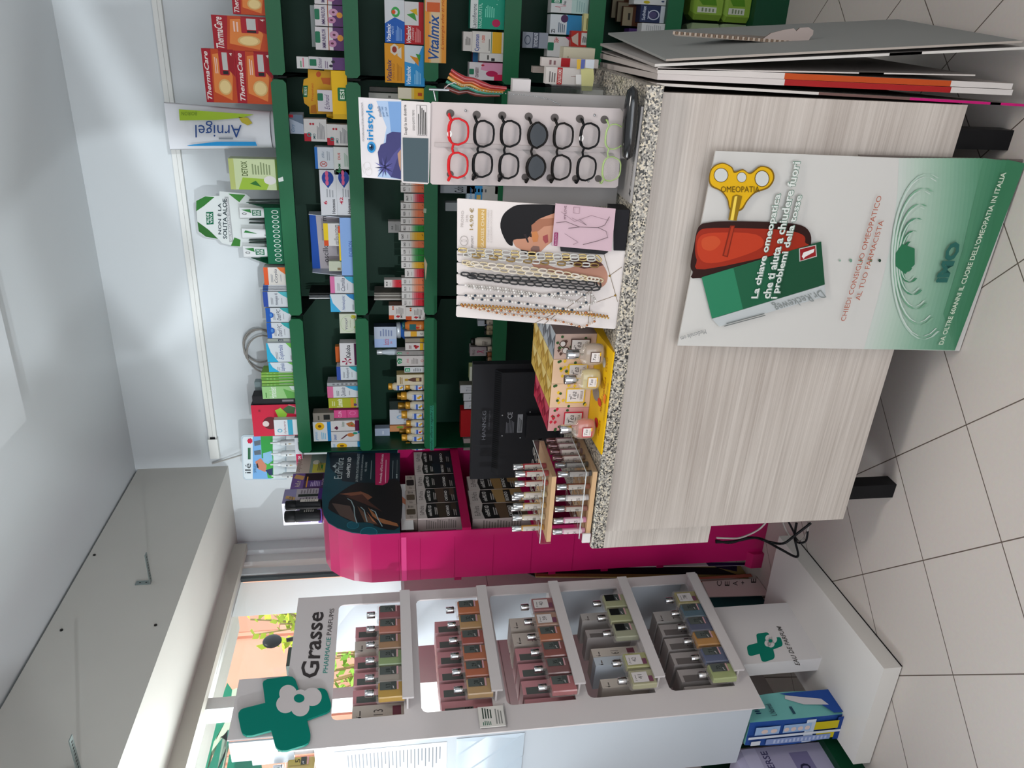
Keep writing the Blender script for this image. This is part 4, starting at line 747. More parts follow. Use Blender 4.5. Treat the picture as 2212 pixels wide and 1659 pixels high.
cf(sm([(950, 640), (1010, 630), (1200, 690), (1400, 640), (1500, 620), (1570, 720), (1565, 800), (1520, 840), (1470, 800), (1250, 740), (1000, 690)], 3), '#b78672', .0005); cf([(1180, 600), (1470, 590), (1540, 660), (1380, 690), (1290, 660)], '#5d3a36', .0007)
cf([(505, 192), (575, 196), (570, 520), (500, 515)], '#c7a15c', .0006)
def cx(bl, br, tl, ops, l=.001, k='E'):
    O = onk(*bl, 0, k); U = onk(*br, 0, k) - O; V = onk(*tl, 0, k) - O; prnt(mb, ops, O, U, V, -CN, lift=l)
cx((385, 345), (390, 210), (362, 345), [('t', 'PROMO', 0, 0, 1, 1, '#b3a9a5')]); cx((425, 305), (428, 245), (402, 305), [('t', '24,90', 0, 0, 1, 1, '#b3a9a5')]); cx((470, 368), (475, 188), (433, 368), [('b', '14,90 €', 0, 0, 1, 1, '#a08a5c')])
cx((552, 512), (558, 205), (528, 512), [('t', 'GLASSES CHAIN', 0, 0, 1, 1, '#e8dcc0')]); cx((467, 515), (467, 415), (448, 515), [('t', 'MYLOVLY', 0, 0, 1, 1, '#6a6460')]); cx((598, 470), (598, 205), (582, 470), [('t', 'CATENE PONCABILI', 0, 0, 1, 1, '#c5bcb8')]); cx((622, 470), (622, 205), (607, 470), [('t', 'E CORDINO OCCHIALI', 0, 0, 1, 1, '#c5bcb8')])
cx((430, 505), (430, 410), (350, 505), [('o', .5, .5, .45, .45, .06, '#a8a09c'), ('o', .35, .5, .25, .35, .08, '#a8a09c'), ('o', .65, .5, .25, .35, .08, '#a8a09c')])
for a, b in (((1545, 575), (1655, 960)), ((1480, 965), (1640, 908)), ((1200, 1040), (1440, 860)), ((1440, 860), (1410, 1160)), ((1045, 1150), (1180, 1040)), ((955, 1145), (1190, 1030)), ((1590, 745), (1690, 675))):
    P = [onk(*a, .0008), onk(*b, .0008)]; mb.tube(P, .0006, M('#7a6440', .4), 4)
for p in ((1590, 747), (1637, 908)): mb.ball(onk(*p, .001), .003, M('#8a6a2c', .4), 6, 4)
wb(mb, 'card_face', card)
mb = MB(); o0 = [(1625, 200), (1755, 205), (1720, 540), (1625, 538)]; mb.slab([onk(x, y, .004) for x, y in o0][::-1], CN * .06, M('#1b1a1e', .5)); mb.slab([onk(x, y, .006) for x, y in ((1185, 505), (1580, 550), (1545, 572), (1190, 545))], CN * .01, M('#26262a', .4)); wb(mb, 'black_easel', card)
pk = root('jewellery_pack', onk(1420, 350, .016), 'pink sealed pack with a drawn body chain leaning on the chain card', 'jewellery pack', rz=CA); mb = MB()
mb.slab([onk(x, y, .012) for x, y in ((1145, 150), (1640, 195), (1605, 545), (1115, 500))][::-1], CN * .003, M('#c6a9b2', .35))
for pts in ([(1150, 310), (1230, 300), (1345, 345), (1495, 350), (1550, 330), (1590, 260)], [(1495, 350), (1560, 380), (1575, 430), (1490, 460), (1370, 490)], [(1250, 355), (1345, 345)]):
    mb.tube([onk(x, y, .014) for x, y in pts], .0007, M('#6a5a5c', .4), 4)
for pts in ([(1190, 220), (1300, 300), (1440, 250), (1580, 290)], [(1220, 400), (1330, 470), (1290, 490)], [(1340, 280), (1400, 330), (1280, 270)]): mb.tube([onk(x, y, .0135) for x, y in pts], .0006, M('#a58c94', .5), 4)
prnt(mb, [('t', 'MY LOVE', .0, 0, 1, 1, '#5a3a44')], onk(1232, 280, .0135), onk(1236, 170, .0135) - onk(1232, 280, .0135), onk(1213, 280, .0135) - onk(1232, 280, .0135), -CN)
mb.add([onk(x, y, .0135) for x, y in ((1135, 390), (1165, 390), (1158, 500), (1130, 497))], [(0, 1, 2, 3)], M('#8a2c5a')); prnt(mb, [('t', 'Bodychain', 0, 0, 1, 1, '#d8bcc8')], onk(1156, 490, .0138), onk(1158, 398, .0138) - onk(1156, 490, .0138), onk(1138, 490, .0138) - onk(1156, 490, .0138), -CN)
mb.tube([onk(x, y, .0138) for x, y in ((1295, 180), (1345, 184), (1340, 234), (1290, 228), (1295, 180))], .0005, M('#9a7a84', .5), 4)
wb(mb, 'pack_front', pk)
def chain(name, label, pts, r, col, wire, kind, edge=None, ply=1):
    """links or beads strung along a hanging line given on the card"""
    P = [onk(x, y, .012 + .003 * (i % 2) * 0) for i, (x, y) in enumerate(pts)]; rt = root(name, P[0], label, 'eyeglass chain', 'eyeglass chains on the white card'); seg = []
    for i in range(len(P) - 1):
        d = (P[i + 1] - P[i]).length; n = max(1, int(d / .003))
        seg += [P[i].lerp(P[i + 1], k / n) for k in range(n)]
    mb = MB(); acc = 0; L = [0]
    for i in range(1, len(seg)): L.append(L[-1] + (seg[i] - seg[i - 1]).length)
    def at(t):
        for i in range(1, len(L)):
            if L[i] >= t: return seg[i - 1].lerp(seg[i], (t - L[i - 1]) / max(1e-9, L[i] - L[i - 1])), (seg[i] - seg[i - 1]).normalized()
        return seg[-1], (seg[-1] - seg[-2]).normalized()
    t = 0; j = 0
    while t < L[-1]:
        p, d = at(t); s = d.cross(CN).normalized()
        if kind == 'link':
            ll, ww = r * 2.3, r; pp = p - CN * (.0015 if j % 2 else 0)
            ring = [pp + d * (ll / 2 * (1 if abs(cos(a)) > .5 else abs(cos(a)) * 1.6) * (1 if cos(a) > 0 else -1)) + s * (ww * .55 * sin(a)) for a in [2 * pi * q / 10 for q in range(10)]]
            mb.tube(ring, r * .25, col if j % 2 == 0 or not edge else edge, 5, True); mb.ball(p + d * ll * .55, r * .2, wire, 5, 4); t += ll * 1.08
        elif kind == 'bead':
            mb.ball(p, r, col if j % 3 else (edge or col), 6, 4); t += r * 2.15
        else:
            mb.ball(p + s * r * .5, r * .8, col, 5, 4, (1, .5, 1)); mb.ball(p - s * r * .5 + d * r, r * .7, edge or col, 5, 4, (1, .5, 1)); t += r * 1.9
        j += 1
    mb.v = [tuple(Vector(q) - P[0]) for q in mb.v]; mb.build('links', rt)
    q = pts[0]; m2 = MB(); m2.tube([onk(345, q[1] - 2, .0) + CN * .004, onk(337, q[1] - 2, .003), onk(q[0], q[1], .012)], .0007, BLACK, 4); m2.v = [tuple(Vector(z) - P[0]) for z in m2.v]; m2.build('cord_loop', rt)
GOLD = M('#b08a3c', .25, .9); PEARL = M('#d8d2cc', .25)
chain('eyeglass_chain', 'thick gold and clear link chain, first on the card from the portrait', [(380, 535), (700, 550), (1100, 575), (1480, 590), (1500, 610), (1100, 600), (700, 585), (400, 560)], .0085, M('#c4ae78', .2, .6), GOLD, 'link', M('#bdbab4', .15))
chain('eyeglass_chain', 'clear acrylic link chain hanging a little behind the thick gold one', [(420, 575), (750, 610), (1100, 640), (1490, 660)], .0085, M('#c3bfb8', .12), GOLD, 'link', M('#8a7040', .3, .6))
chain('eyeglass_chain', 'cream and gold link chain, second notch of the card', [(410, 637), (750, 670), (1150, 715), (1520, 785), (1480, 775), (1100, 745), (700, 700), (420, 650)], .0085, M('#cdbd9c', .25, .3), GOLD, 'link', M('#d2c8ba', .3))
chain('eyeglass_chain', 'black link chain with gold joints, third notch of the card', [(400, 733), (800, 765), (1150, 785), (1500, 815), (1510, 845), (1450, 855), (1100, 825), (800, 800), (430, 750)], .0085, M('#141416', .2), GOLD, 'link')
chain('eyeglass_chain', 'clear crystal bead strand, fourth notch of the card', [(405, 823), (700, 850), (1050, 905), (1300, 960), (1430, 985), (1475, 950), (1440, 895), (1300, 905), (1050, 910), (750, 880), (410, 838)], .0031, M('#b9b4ae', .1, .3), GOLD, 'bead', M('#dcd8d4', .2))
chain('eyeglass_chain', 'pearl and dark bead strand, fifth notch of the card', [(405, 908), (700, 915), (1000, 912), (1300, 875), (1390, 905), (1400, 985), (1290, 1030), (1000, 990), (700, 950), (480, 940), (410, 912)], .0036, PEARL, GOLD, 'bead', M('#2a3a48', .1, .3))
chain('eyeglass_chain', 'spiky gold strand, sixth notch at the card edge', [(370, 990), (700, 1010), (1000, 1035), (1250, 1045), (1600, 1090)], .0046, M('#a9783c', .3, .7), GOLD, 'spike', M('#c9a25c', .3, .7))
chain('eyeglass_chain', 'copper and pearl bead strand looping widest at the card edge', [(380, 995), (700, 1060), (1000, 1090), (1200, 1125), (1370, 1172), (1470, 1120), (1440, 1045), (1250, 1060), (1000, 1060), (650, 1030), (400, 1000)], .0034, M('#c9b8a8', .2), GOLD, 'bead', M('#a9683c', .2, .4))
# ============================================================ spectacle display
GB = .02
def ong(x, y, off=0, k='P'): return onp(k, x, y, C0 + CN * (GB - off), CN)
gd = root('spectacle_display', cpt(1.125, .06, CT), 'grey free-standing rack of reading glasses with a blue printed header', 'display rack', rz=CA)
GR = M('#c1b6b4', .4); GR2 = M('#9c9896', .4)
hol = [(735, 205), (915, 215), (1090, 220), (1270, 227), (1448, 235), (1620, 242), (1788, 248)]
hol2 = [(735, 620), (905, 630), (1080, 635), (1245, 640), (1415, 645), (1590, 650), (1745, 650)]
def mesh_w(fn): m_ = MB(); fn(m_); return m_
mb = MB(); pan = [(600, 140), (612, 126), (1895, 172), (1914, 195), (1880, 700), (1862, 714), (612, 690), (598, 676)]; mb.slab([ong(x, y) for x, y in pan][::-1], CN * .003, GR)
def hole(p, r, c='#5c5654'): mb.add([ong(p[0] + r * cos(t * pi / 8), p[1] + r * sin(t * pi / 8), .0006) for t in range(16)], [tuple(range(16))], M(c, .6))
for p in hol: hole(p, 28)
for p in hol2: hole(p, 24)
for p in ((840, 186), (830, 645), (1720, 218), (1678, 668)): mb.ball(ong(*p, .002), .003, STEEL, 8, 4)
wb(mb, 'front_panel', gd)
mb = MB(); mb.slab([ong(x, y, .004) for x, y in ((628, 405), (1790, 440), (1790, 475), (628, 432))][::-1], CN * .004, M('#b3a9a7', .4))
for i in range(7):
    x = 690 + i * 178; mb.slab([ong(x, 435 + i * 6, .012), ong(x + 90, 440 + i * 6, .012), ong(x + 110, 475 + i * 6, .02), ong(x + 40, 470 + i * 6, .02)][::-1], CN * .006, ACRYL)
wb(mb, 'nose_rest', gd)
mb = MB(); hq = [(107, 95), (402, 112), (402, 662), (132, 642)]; mb.slab([ong(x, y) for x, y in hq][::-1], CN * .002, M('#cdc9cb', .35))
def hf(pts, c, l): mb.add([ong(x, y, l) for x, y in pts], [tuple(range(len(pts)))], M(c, .4))
hf([(230, 120), (400, 122), (400, 655), (240, 640), (300, 300)], '#9db3cf', .0004); hf([(310, 125), (400, 128), (400, 420), (330, 330)], '#6f93c0', .0006)
hf([(240, 470), (260, 420), (295, 405), (300, 350), (340, 330), (398, 335), (398, 655), (330, 640), (300, 600), (250, 550)], '#3b3a68', .0008); hf([(330, 640), (370, 520), (398, 470), (398, 430), (350, 480), (300, 560)], '#4c4b80', .0010); hf([(375, 480), (398, 450), (398, 600), (385, 560)], '#a8846c', .0012)
for k in range(14):
    a = k * pi / 7; c_ = (285, 575); r = 55 + 10 * (k % 3); hf([(c_[0] + 8 * cos(a + 1.5), c_[1] + 8 * sin(a + 1.5)), (c_[0] + r * cos(a), c_[1] + r * sin(a) * 1.1), (c_[0] - 8 * cos(a + 1.5), c_[1] - 8 * sin(a + 1.5))], '#2a2a50' if k % 2 else '#5a5a98', .0014)
def gx(bl, br, tl, ops, l=.0016):
    O = ong(*bl); U = ong(*br) - O; V = ong(*tl) - O; prnt(mb, ops, O, U, V, -CN, lift=l)
gx((148, 395), (140, 132), (135, 395), [('t', 'OCCHIALI DA LETTURA PREMONTATI', 0, 0, 1, 1, '#6a6a70')]); gx((222, 385), (218, 138), (165, 385), [('b', 'iristyle', 0, 0, 1, 1, '#1479b4')])
gx((228, 475), (226, 395), (168, 475), [('e', .5, .5, .48, .48, '#2f86bd'), ('e', .5, .5, .3, .3, '#14466e'), ('e', .5, .5, .13, .13, '#0d1218'), ('e', .62, .65, .08, .08, '#d8e4ee')])
gx((320, 232), (305, 145), (245, 236), [('t', 'modelli', .1, .68, .9, .95, '#24507c'), ('t', 'per lei', .1, .38, .85, .62, '#24507c'), ('t', 'per lui', .1, .06, .8, .3, '#24507c')])
gx((212, 632), (205, 520), (135, 640), [('o', .3, .4, .25, .3, .08, '#b8b2ae'), ('o', .65, .5, .25, .3, .08, '#b8b2ae'), ('s', '#b8b2ae', .02, .2, .8, .5, .95, .8, .8)])
wb(mb, 'header_sign', gd)
mb = MB(); mb.slab([ong(x, y, .003) for x, y in ((400, 125), (408, 119), (592, 130), (602, 140), (590, 680), (578, 690), (412, 678), (402, 668))][::-1], CN * .004, M('#cfc8c6', .35))
gx((445, 350), (440, 145), (420, 350), [('t', 'Scegli la tua diottria', 0, 0, 1, 1, '#2a2826')], .0036); gx((494, 320), (492, 180), (478, 320), [('t', 'LEGGI QUESTO TESTO', 0, 0, 1, 1, '#3a3836')], .0036); gx((575, 355), (573, 150), (508, 352), [('l', .02, .08, .98, .95, 5, '#3a3836'), ('s', '#3a3836', .008, 0, 0, 1, 0, 1, 1, 0, 1, 0, 0)], .0036)
wb(mb, 'text_plate', gd)
mb = MB(); mb.slab([ong(x, y, .0045) for x, y in ((410, 370), (585, 376), (583, 678), (415, 668))][::-1], CN * .002, M('#30383a', .05, 1)); wb(mb, 'mirror', gd)
# column behind and base plate
mb = MB(); A = [onp('E', x, y, C0 + CN * .09, CN) for x, y in ((710, 190), (1650, 60))]; Bq = [onp('D', x, y, C0 + CN * .09, CN) for x, y in ((905, 760), (1700, 770))]
zt_ = cl(A[0])[2]; a0 = cl(A[0])[0] + .01; a1 = cl(Bq[0])[0]
def gbx(a0, b0, z0, a1, b1, z1, m): 
    O = cpt(a0, b0, z0); mb.slab([O, O + CE * (a1 - a0), O + CE * (a1 - a0) + CN * (b1 - b0), O + CN * (b1 - b0)], (0, 0, z1 - z0), m)
gbx(a0, .085, CT + .006, a1, .10, zt_, GR2); gbx(1.10, .024, CT + .006, 1.14, .085, 1.63, GR2); wb(mb, 'column', gd)
mb = MB(); gbx(1.005, -.03, CT + .0005, 1.225, .12, CT + .006, GR2)
prnt(mb, [('bi', 'M', 0, 0, .12, 1, '#3a3a3e'), ('i', 'MONTEFARMACO OTC', .16, .2, 1, .8, '#4c4a4c')], cpt(1.02, -.026, CT + .0064), CE * .15, CN * .011, (0, 0, 1)); wb(mb, 'base_plate', gd)
mb = MB(); mb.tube([cpt(1.238, .03, 1.46), cpt(1.238, .03, 1.505)], .003, STEEL, 6)
mb.tube([cpt(1.215, .024, 1.49), cpt(1.238, .03, 1.495)], .002, STEEL, 5); wb(mb, 'side_rod', gd)
def spect(i, cy, cx_, col, lens, label, rim=.0028, round_=False, tag_=False):
    """one pair of glasses: positions are the two lens centres on the panel"""
    (xa, ya), (xb, yb) = cx_; p1, p2 = ong(xa, ya, .022), ong(xb, yb, .022); mid = (p1 + p2) / 2; rt = root('reading_glasses', mid, label, 'reading glasses', 'glasses on the grey rack', rz=CA)
    m = M(col, .3) if col != '#a9c47a' else M(col, .15, 0, .75); mb = MB(); d = (p2 - p1).normalized(); up = Vector((0, 0, 1)); w, h = .0285, .0222
    L = []
    for c, sg_ in ((p1, 1), (p2, -1)):
        ring = []
        for q in range(20):
            t = 2 * pi * q / 20; x = cos(t); y = sin(t); pw = 1 if round_ else .72
            X = w * (abs(x) ** pw) * (1 if x > 0 else -1); Y = h * (abs(y) ** pw) * (1 if y > 0 else -1)
            if Y < 0: X *= .9
            ring.append(c + CE * X + up * Y - up * .003)
        mb.tube(ring, rim, m, 6, True, rad=[rim * (1.5 if q in (3, 4, 5, 6, 7) else 1) for q in range(20)]); L.append(ring)
    right, left = p1, p2   # p1 is the right one in the room
    mb.tube([left + CE * (w - .002) + up * .008, (left + right) / 2 + up * .011, right - CE * (w - .002) + up * .008], rim * 1.2, m, 6)
    for c, sg_ in ((right, 1), (left, -1)): mb.tube([c + CE * sg_ * (w - .004) + up * .014, c + CE * sg_ * (w + .006) + up * .019, c + CE * sg_ * (w + .007) + up * .018 + CN * .012], rim * 1.4, m, 6)
    wb(mb, 'frame', rt)
    for sg_, c in ((1, right), (-1, left)):
        t = MB(); t.tube([c + CE * sg_ * (w + .006) + up * .018 + CN * .006, c + CE * sg_ * (w + .004) + up * .016 + CN * .045, c + CE * sg_ * (w - .004) + up * .006 + CN * .075], rim, m, 5); wb(t, 'temple', rt)
    for ring in L:
        t = MB(); t.add(ring, [tuple(range(20))], lens); wb(t, 'lens', rt)
    if tag_: t = MB(); c = right + up * .012 - CE * .005; prnt(t, [('e', .5, .5, .5, .5, '#ddd8d6'), ('t', '+2', .28, .35, .72, .65, '#3a3a3a')], c - CE * .007 - CN * .003, CE * .014, up * .011, -CN); wb(t, 'strength_sticker', rt)
LENS = clearmat('clear_lens', (.95, .95, .95), -.015)
G7 = [(((783, 330), (780, 560)), '#c81e24', LENS, 'bright red framed reading glasses at the top of the grey rack', False, True), (((958, 345), (948, 555)), '#08080a', LENS, 'black rectangular reading glasses, second from the top of the rack', False, False), (((1140, 345), (1128, 565)), '#070709', LENS, 'glossy black reading glasses, third from the top of the rack', False, False),
      (((1325, 355), (1313, 575)), '#100c0a', M('#101014', .08), 'dark tinted sunglasses in the middle of the rack', True, False), (((1500, 360), (1485, 575)), '#0e0a08', LENS, 'dark tortoise reading glasses below the tinted pair', False, False), (((1680, 360), (1658, 580)), '#08080a', LENS, 'black reading glasses with a strength sticker, second from the bottom', False, True), (((1850, 365), (1828, 585)), '#a9c47a', LENS, 'pale green translucent half-moon reading glasses at the rack bottom', False, False)]
for i, (c, col, ln, lab, rd_, tg) in enumerate(G7): spect(i, 0, c, col, ln, lab, rim=.0025 if i < 6 else .0017, round_=rd_, tag_=tg)
# black case, colour fan with chain, white box
mb = MB(); p = onp('D', 1740, 1020, cpt(0, -.022), CN); L_ = .082
mb.lathe([(.001, -L_), (.016, -L_ + .01), (.021, -L_ * .5), (.022, 0), (.021, L_ * .5), (.016, L_ - .01), (.001, L_)], M('#101113', .15, coat=.5), n=18, sx=.8)
tag(mb.build('spectacle_case', loc=(p.x, p.y, CT + .026), ry=(0, radians(88), CA)), 'glossy black spectacle case lying across the foot of the glasses rack', 'spectacle case')
fan = root('colour_fan', cpt(1.262, .06, 1.34), 'fan of wavy red, orange, ochre, green and brown sample frames on a chain', 'colour fan', rz=CA)
cols = ['#8e1f22', '#b5501e', '#b98a3a', '#2f7f6a', '#6a332c']; off = [0, 28, 60, 95, 140]
for j, c in enumerate(cols):
    mb = MB(); pts = [(285, 575), (330, 610), (400, 650), (470, 655), (540, 690), (610, 715), (740, 728)]
    P = [onp('D', x - j * 14, y + off[j] * (1 - .1 * i), C0 + CN * (.04 + .006 * j), CN) for i, (x, y) in enumerate(pts)]
    mb.tube(P, .005, M(c, .25, coat=.4), 8, rad=[.0035, .0045, .006, .0042, .006, .0045, .004]); wb(mb, 'sample_front', fan)
mb = MB(); P = [onp('D', x, y, C0 + CN * .035, CN) for x, y in ((150, 745), (215, 745), (260, 700), (310, 680), (330, 690), (500, 740), (760, 775), (960, 790), (1100, 820), (1190, 870))]
Q = []
for i in range(len(P) - 1): Q += [P[i].lerp(P[i + 1], k / 10) for k in range(10)]
for i, q in enumerate(Q): mb.ball(q, .0017, STEEL, 5, 3)
wb(mb, 'ball_chain', fan)
def cbox(name, label, cat, k, quad, b, d, base, ops=(), z0=None, **kw):
    """carton whose front face sits on the counter-parallel plane b: quad=(xt,y0,xb,y1)"""
    xt, y0, xb, y1 = quad; xm = (xt + xb) / 2; P = lambda x, y: cl(onp(k, x, y, C0 + CN * b, CN)); r = P(xm, y0)[0]; l = P(xm, y1)[0]; zt = P(xt, (y0 + y1) / 2)[2]; z = P(xb, (y0 + y1) / 2)[2] if z0 is None else z0
    return carton(name, label, cat, cpt(l, b, z), CA, r - l - .0008, zt - z, d, base, ops, **kw)
cbox('white_box', 'small white translucent box behind the colour fan at the rack side', 'box', 'D', (790, 650, 905, 770), .1, .03, '#c9c3c2', z0=1.262)
MBp = MB()
# acrylic pocket with cartons at the right end of the counter
pocket = root('acrylic_pocket', cpt(1.10, .30, CT), 'clear acrylic pocket holding small cartons at the right end of the granite', 'acrylic holder', rz=CA)
mb = MB(); W_, D_, H_ = .135, .09, .15
mb.box(0, 0, 0, W_, D_, .003, ACRYL); mb.box(0, 0, .003, W_, .002, H_, FILM); mb.box(0, D_ - .002, .003, W_, D_, H_, ACRYL); mb.box(W_ - .002, .002, .003, W_, D_ - .002, H_, FILM); mb.box(0, .002, .003, .002, D_ - .002, H_, FILM); mb.build('pocket_wall', pocket)
cbox('remedy_carton', 'white carton with a red band and hair drawing in the acrylic pocket', 'remedy carton', 'T', (310, 918, 700, 1150), .33, .03, '#c6bfba', [('r', .75, 0, .88, 1, '#a3201f') if 0 else ('r', 0, .62, 1, .74, '#a3201f'), ('b', 'CATALUX UOMO', .06, .64, .9, .72, '#ddd2cc'), ('l', .1, .78, .8, .95, 3, '#6a6462'), ('s', '#7a3a2c', .02, .5, .42, .5, .2, .55, .1), ('e', .5, .22, .12, .06, '#b58a7c')], z0=1.065, grp='cartons in the acrylic pocket')
tag(MB().box(0, 0, 0, .12, .06, .042, M('#c9c2b8', .4)).build('carton', loc=cpt(1.105, .32, CT + .0035), rz=CA), 'plain carton at the bottom of the acrylic pocket under the red banded one', 'carton', 'cartons in the acrylic pocket')
mb = MB(); mb.slab([onp('T', x, y, C0 + CN * .318, CN) for x, y in ((790, 930), (960, 930), (970, 1060), (940, 1240), (800, 1240))][::-1], CN * .002, M('#c9c58a', .6)); mb.slab([onp('T', x, y, C0 + CN * .3172, CN) for x, y in ((720, 1020), (795, 1020), (795, 1155), (722, 1150))][::-1], CN * .0006, '#dcd9d6')
tag(wt(mb, 'sticky_note', cpt(1.17, .318, 1.03), CA), 'crumpled pale yellow note with a white slip in the acrylic pocket', 'note')
mb = MB(); 
for pts, c, o in ((((735, 810), (790, 810), (780, 940), (735, 950)), '#c9a23c', .312), (((795, 812), (850, 812), (835, 935), (785, 940)), '#54609a', .3115), (((855, 812), (975, 815), (965, 940), (850, 925)), '#c3c8ce', .3112)):
    mb.slab([onp('T', x, y, C0 + CN * (o + .003), CN) for x, y in pts][::-1], CN * .0008, c)
tag(wt(mb, 'leaflet', cpt(1.2, .315, 1.03), CA), 'small yellow, blue and white leaflet standing above the yellow note', 'leaflet')
# ============================================================ monitor behind the goods
mon = root('monitor', (-1.21, 2.36, CT + .002), 'black flat computer monitor seen from behind, standing at the rear of the counter', 'monitor'); MK = M('#17171a', .38); YM = 2.36
f = lambda x, y, Y=YM: ony('G', x, y, Y) - Vector((-1.21, 2.36, CT + .002))
mb = MB(); tl = f(428, 975); tr = f(480, 28); w0, w1, zt_ = tl.x, tr.x, (tl.z + tr.z) / 2; mb.box(w0, 0, .03, w1, .03, zt_, MK); mb.build('housing', mon)
mb = MB(); zb_ = zt_ - .275; zr_ = zt_ - .075
mb.prism([(.0, zr_), (-.028, zr_ - .022), (-.028, zr_ - .16), (0, zr_ - .18)], 'x', w0 + .03, w1 - .02, MK)
for i in range(46): mb.add([(w0 + .05 + i * .0082, -.0012, zr_ - .001), (w0 + .054 + i * .0082, -.0012, zr_ - .001), (w0 + .058 + i * .0082, -.0245, zr_ - .0175), (w0 + .054 + i * .0082, -.0245, zr_ - .0175)], [(0, 1, 2, 3)], M('#050506', .6)) if i % 1 == 0 else None
prnt(mb, [('b', 'HANNS.G', 0, 0, 1, 1, '#55555a')], (w0 + .16, -.0006, zt_ - .05), (.115, 0, 0), (0, 0, .013), (0, -1, 0)); prnt(mb, [('t', '> HANNspree', 0, 0, 1, 1, '#48484c')], (w0 + .2, -.0006, zt_ - .066), (.075, 0, 0), (0, 0, .007), (0, -1, 0))
prnt(mb, [('l', .0, .5, .6, 1, 6, '#57575c'), ('t', 'CE', .62, .62, .9, .9, '#8a8a8e'), ('r', 0, 0, .8, .3, '#77777a'), ('l', .05, .05, .7, .25, 3, '#2a2a2c')], (w0 + .2, -.0286, zr_ - .1), (.09, 0, 0), (0, 0, .06), (0, -1, 0))
for x, z in ((.19, -.03), (.27, -.028), (.18, -.095), (.28, -.125)): mb.ball((w0 + x, -.029, zr_ + z), .003, STEEL, 6, 3)
mb.build('back_cover', mon)
mb = MB(); mb.box(-.045, -.05, .01, .045, .0, .12, MK); mb.build('neck', mon); mb = MB(); mb.cbox(0, -.02, 0, .24, .17, .01, MK); mb.build('foot', mon)
prn = root('till_printer', cpt(.74, .42, CT), 'dark till printer behind the white chain card', 'printer', rz=CA); MB().cbox(0, 0, 0, .16, .13, .06, M('#26201e', .5), .01).build('body', prn); MB().box(-.05, -.0655, .04, .05, -.065, .05, M('#0c0b0b', .5)).build('paper_slot', prn)
q = cl(onp('E', 925, 1318, C0 + CN * .38, CN)); carton('carton', 'white carton with a green corner standing on the till printer', 'carton', cpt(q[0] - .025, .385, CT + .0605), CA, .05, .052, .07, '#bdb6b2', [('r', .62, 0, .9, .25, '#6f9a2a'), ('l', .1, .3, .8, .75, 4, '#8a8480')], top='#8f8a86')
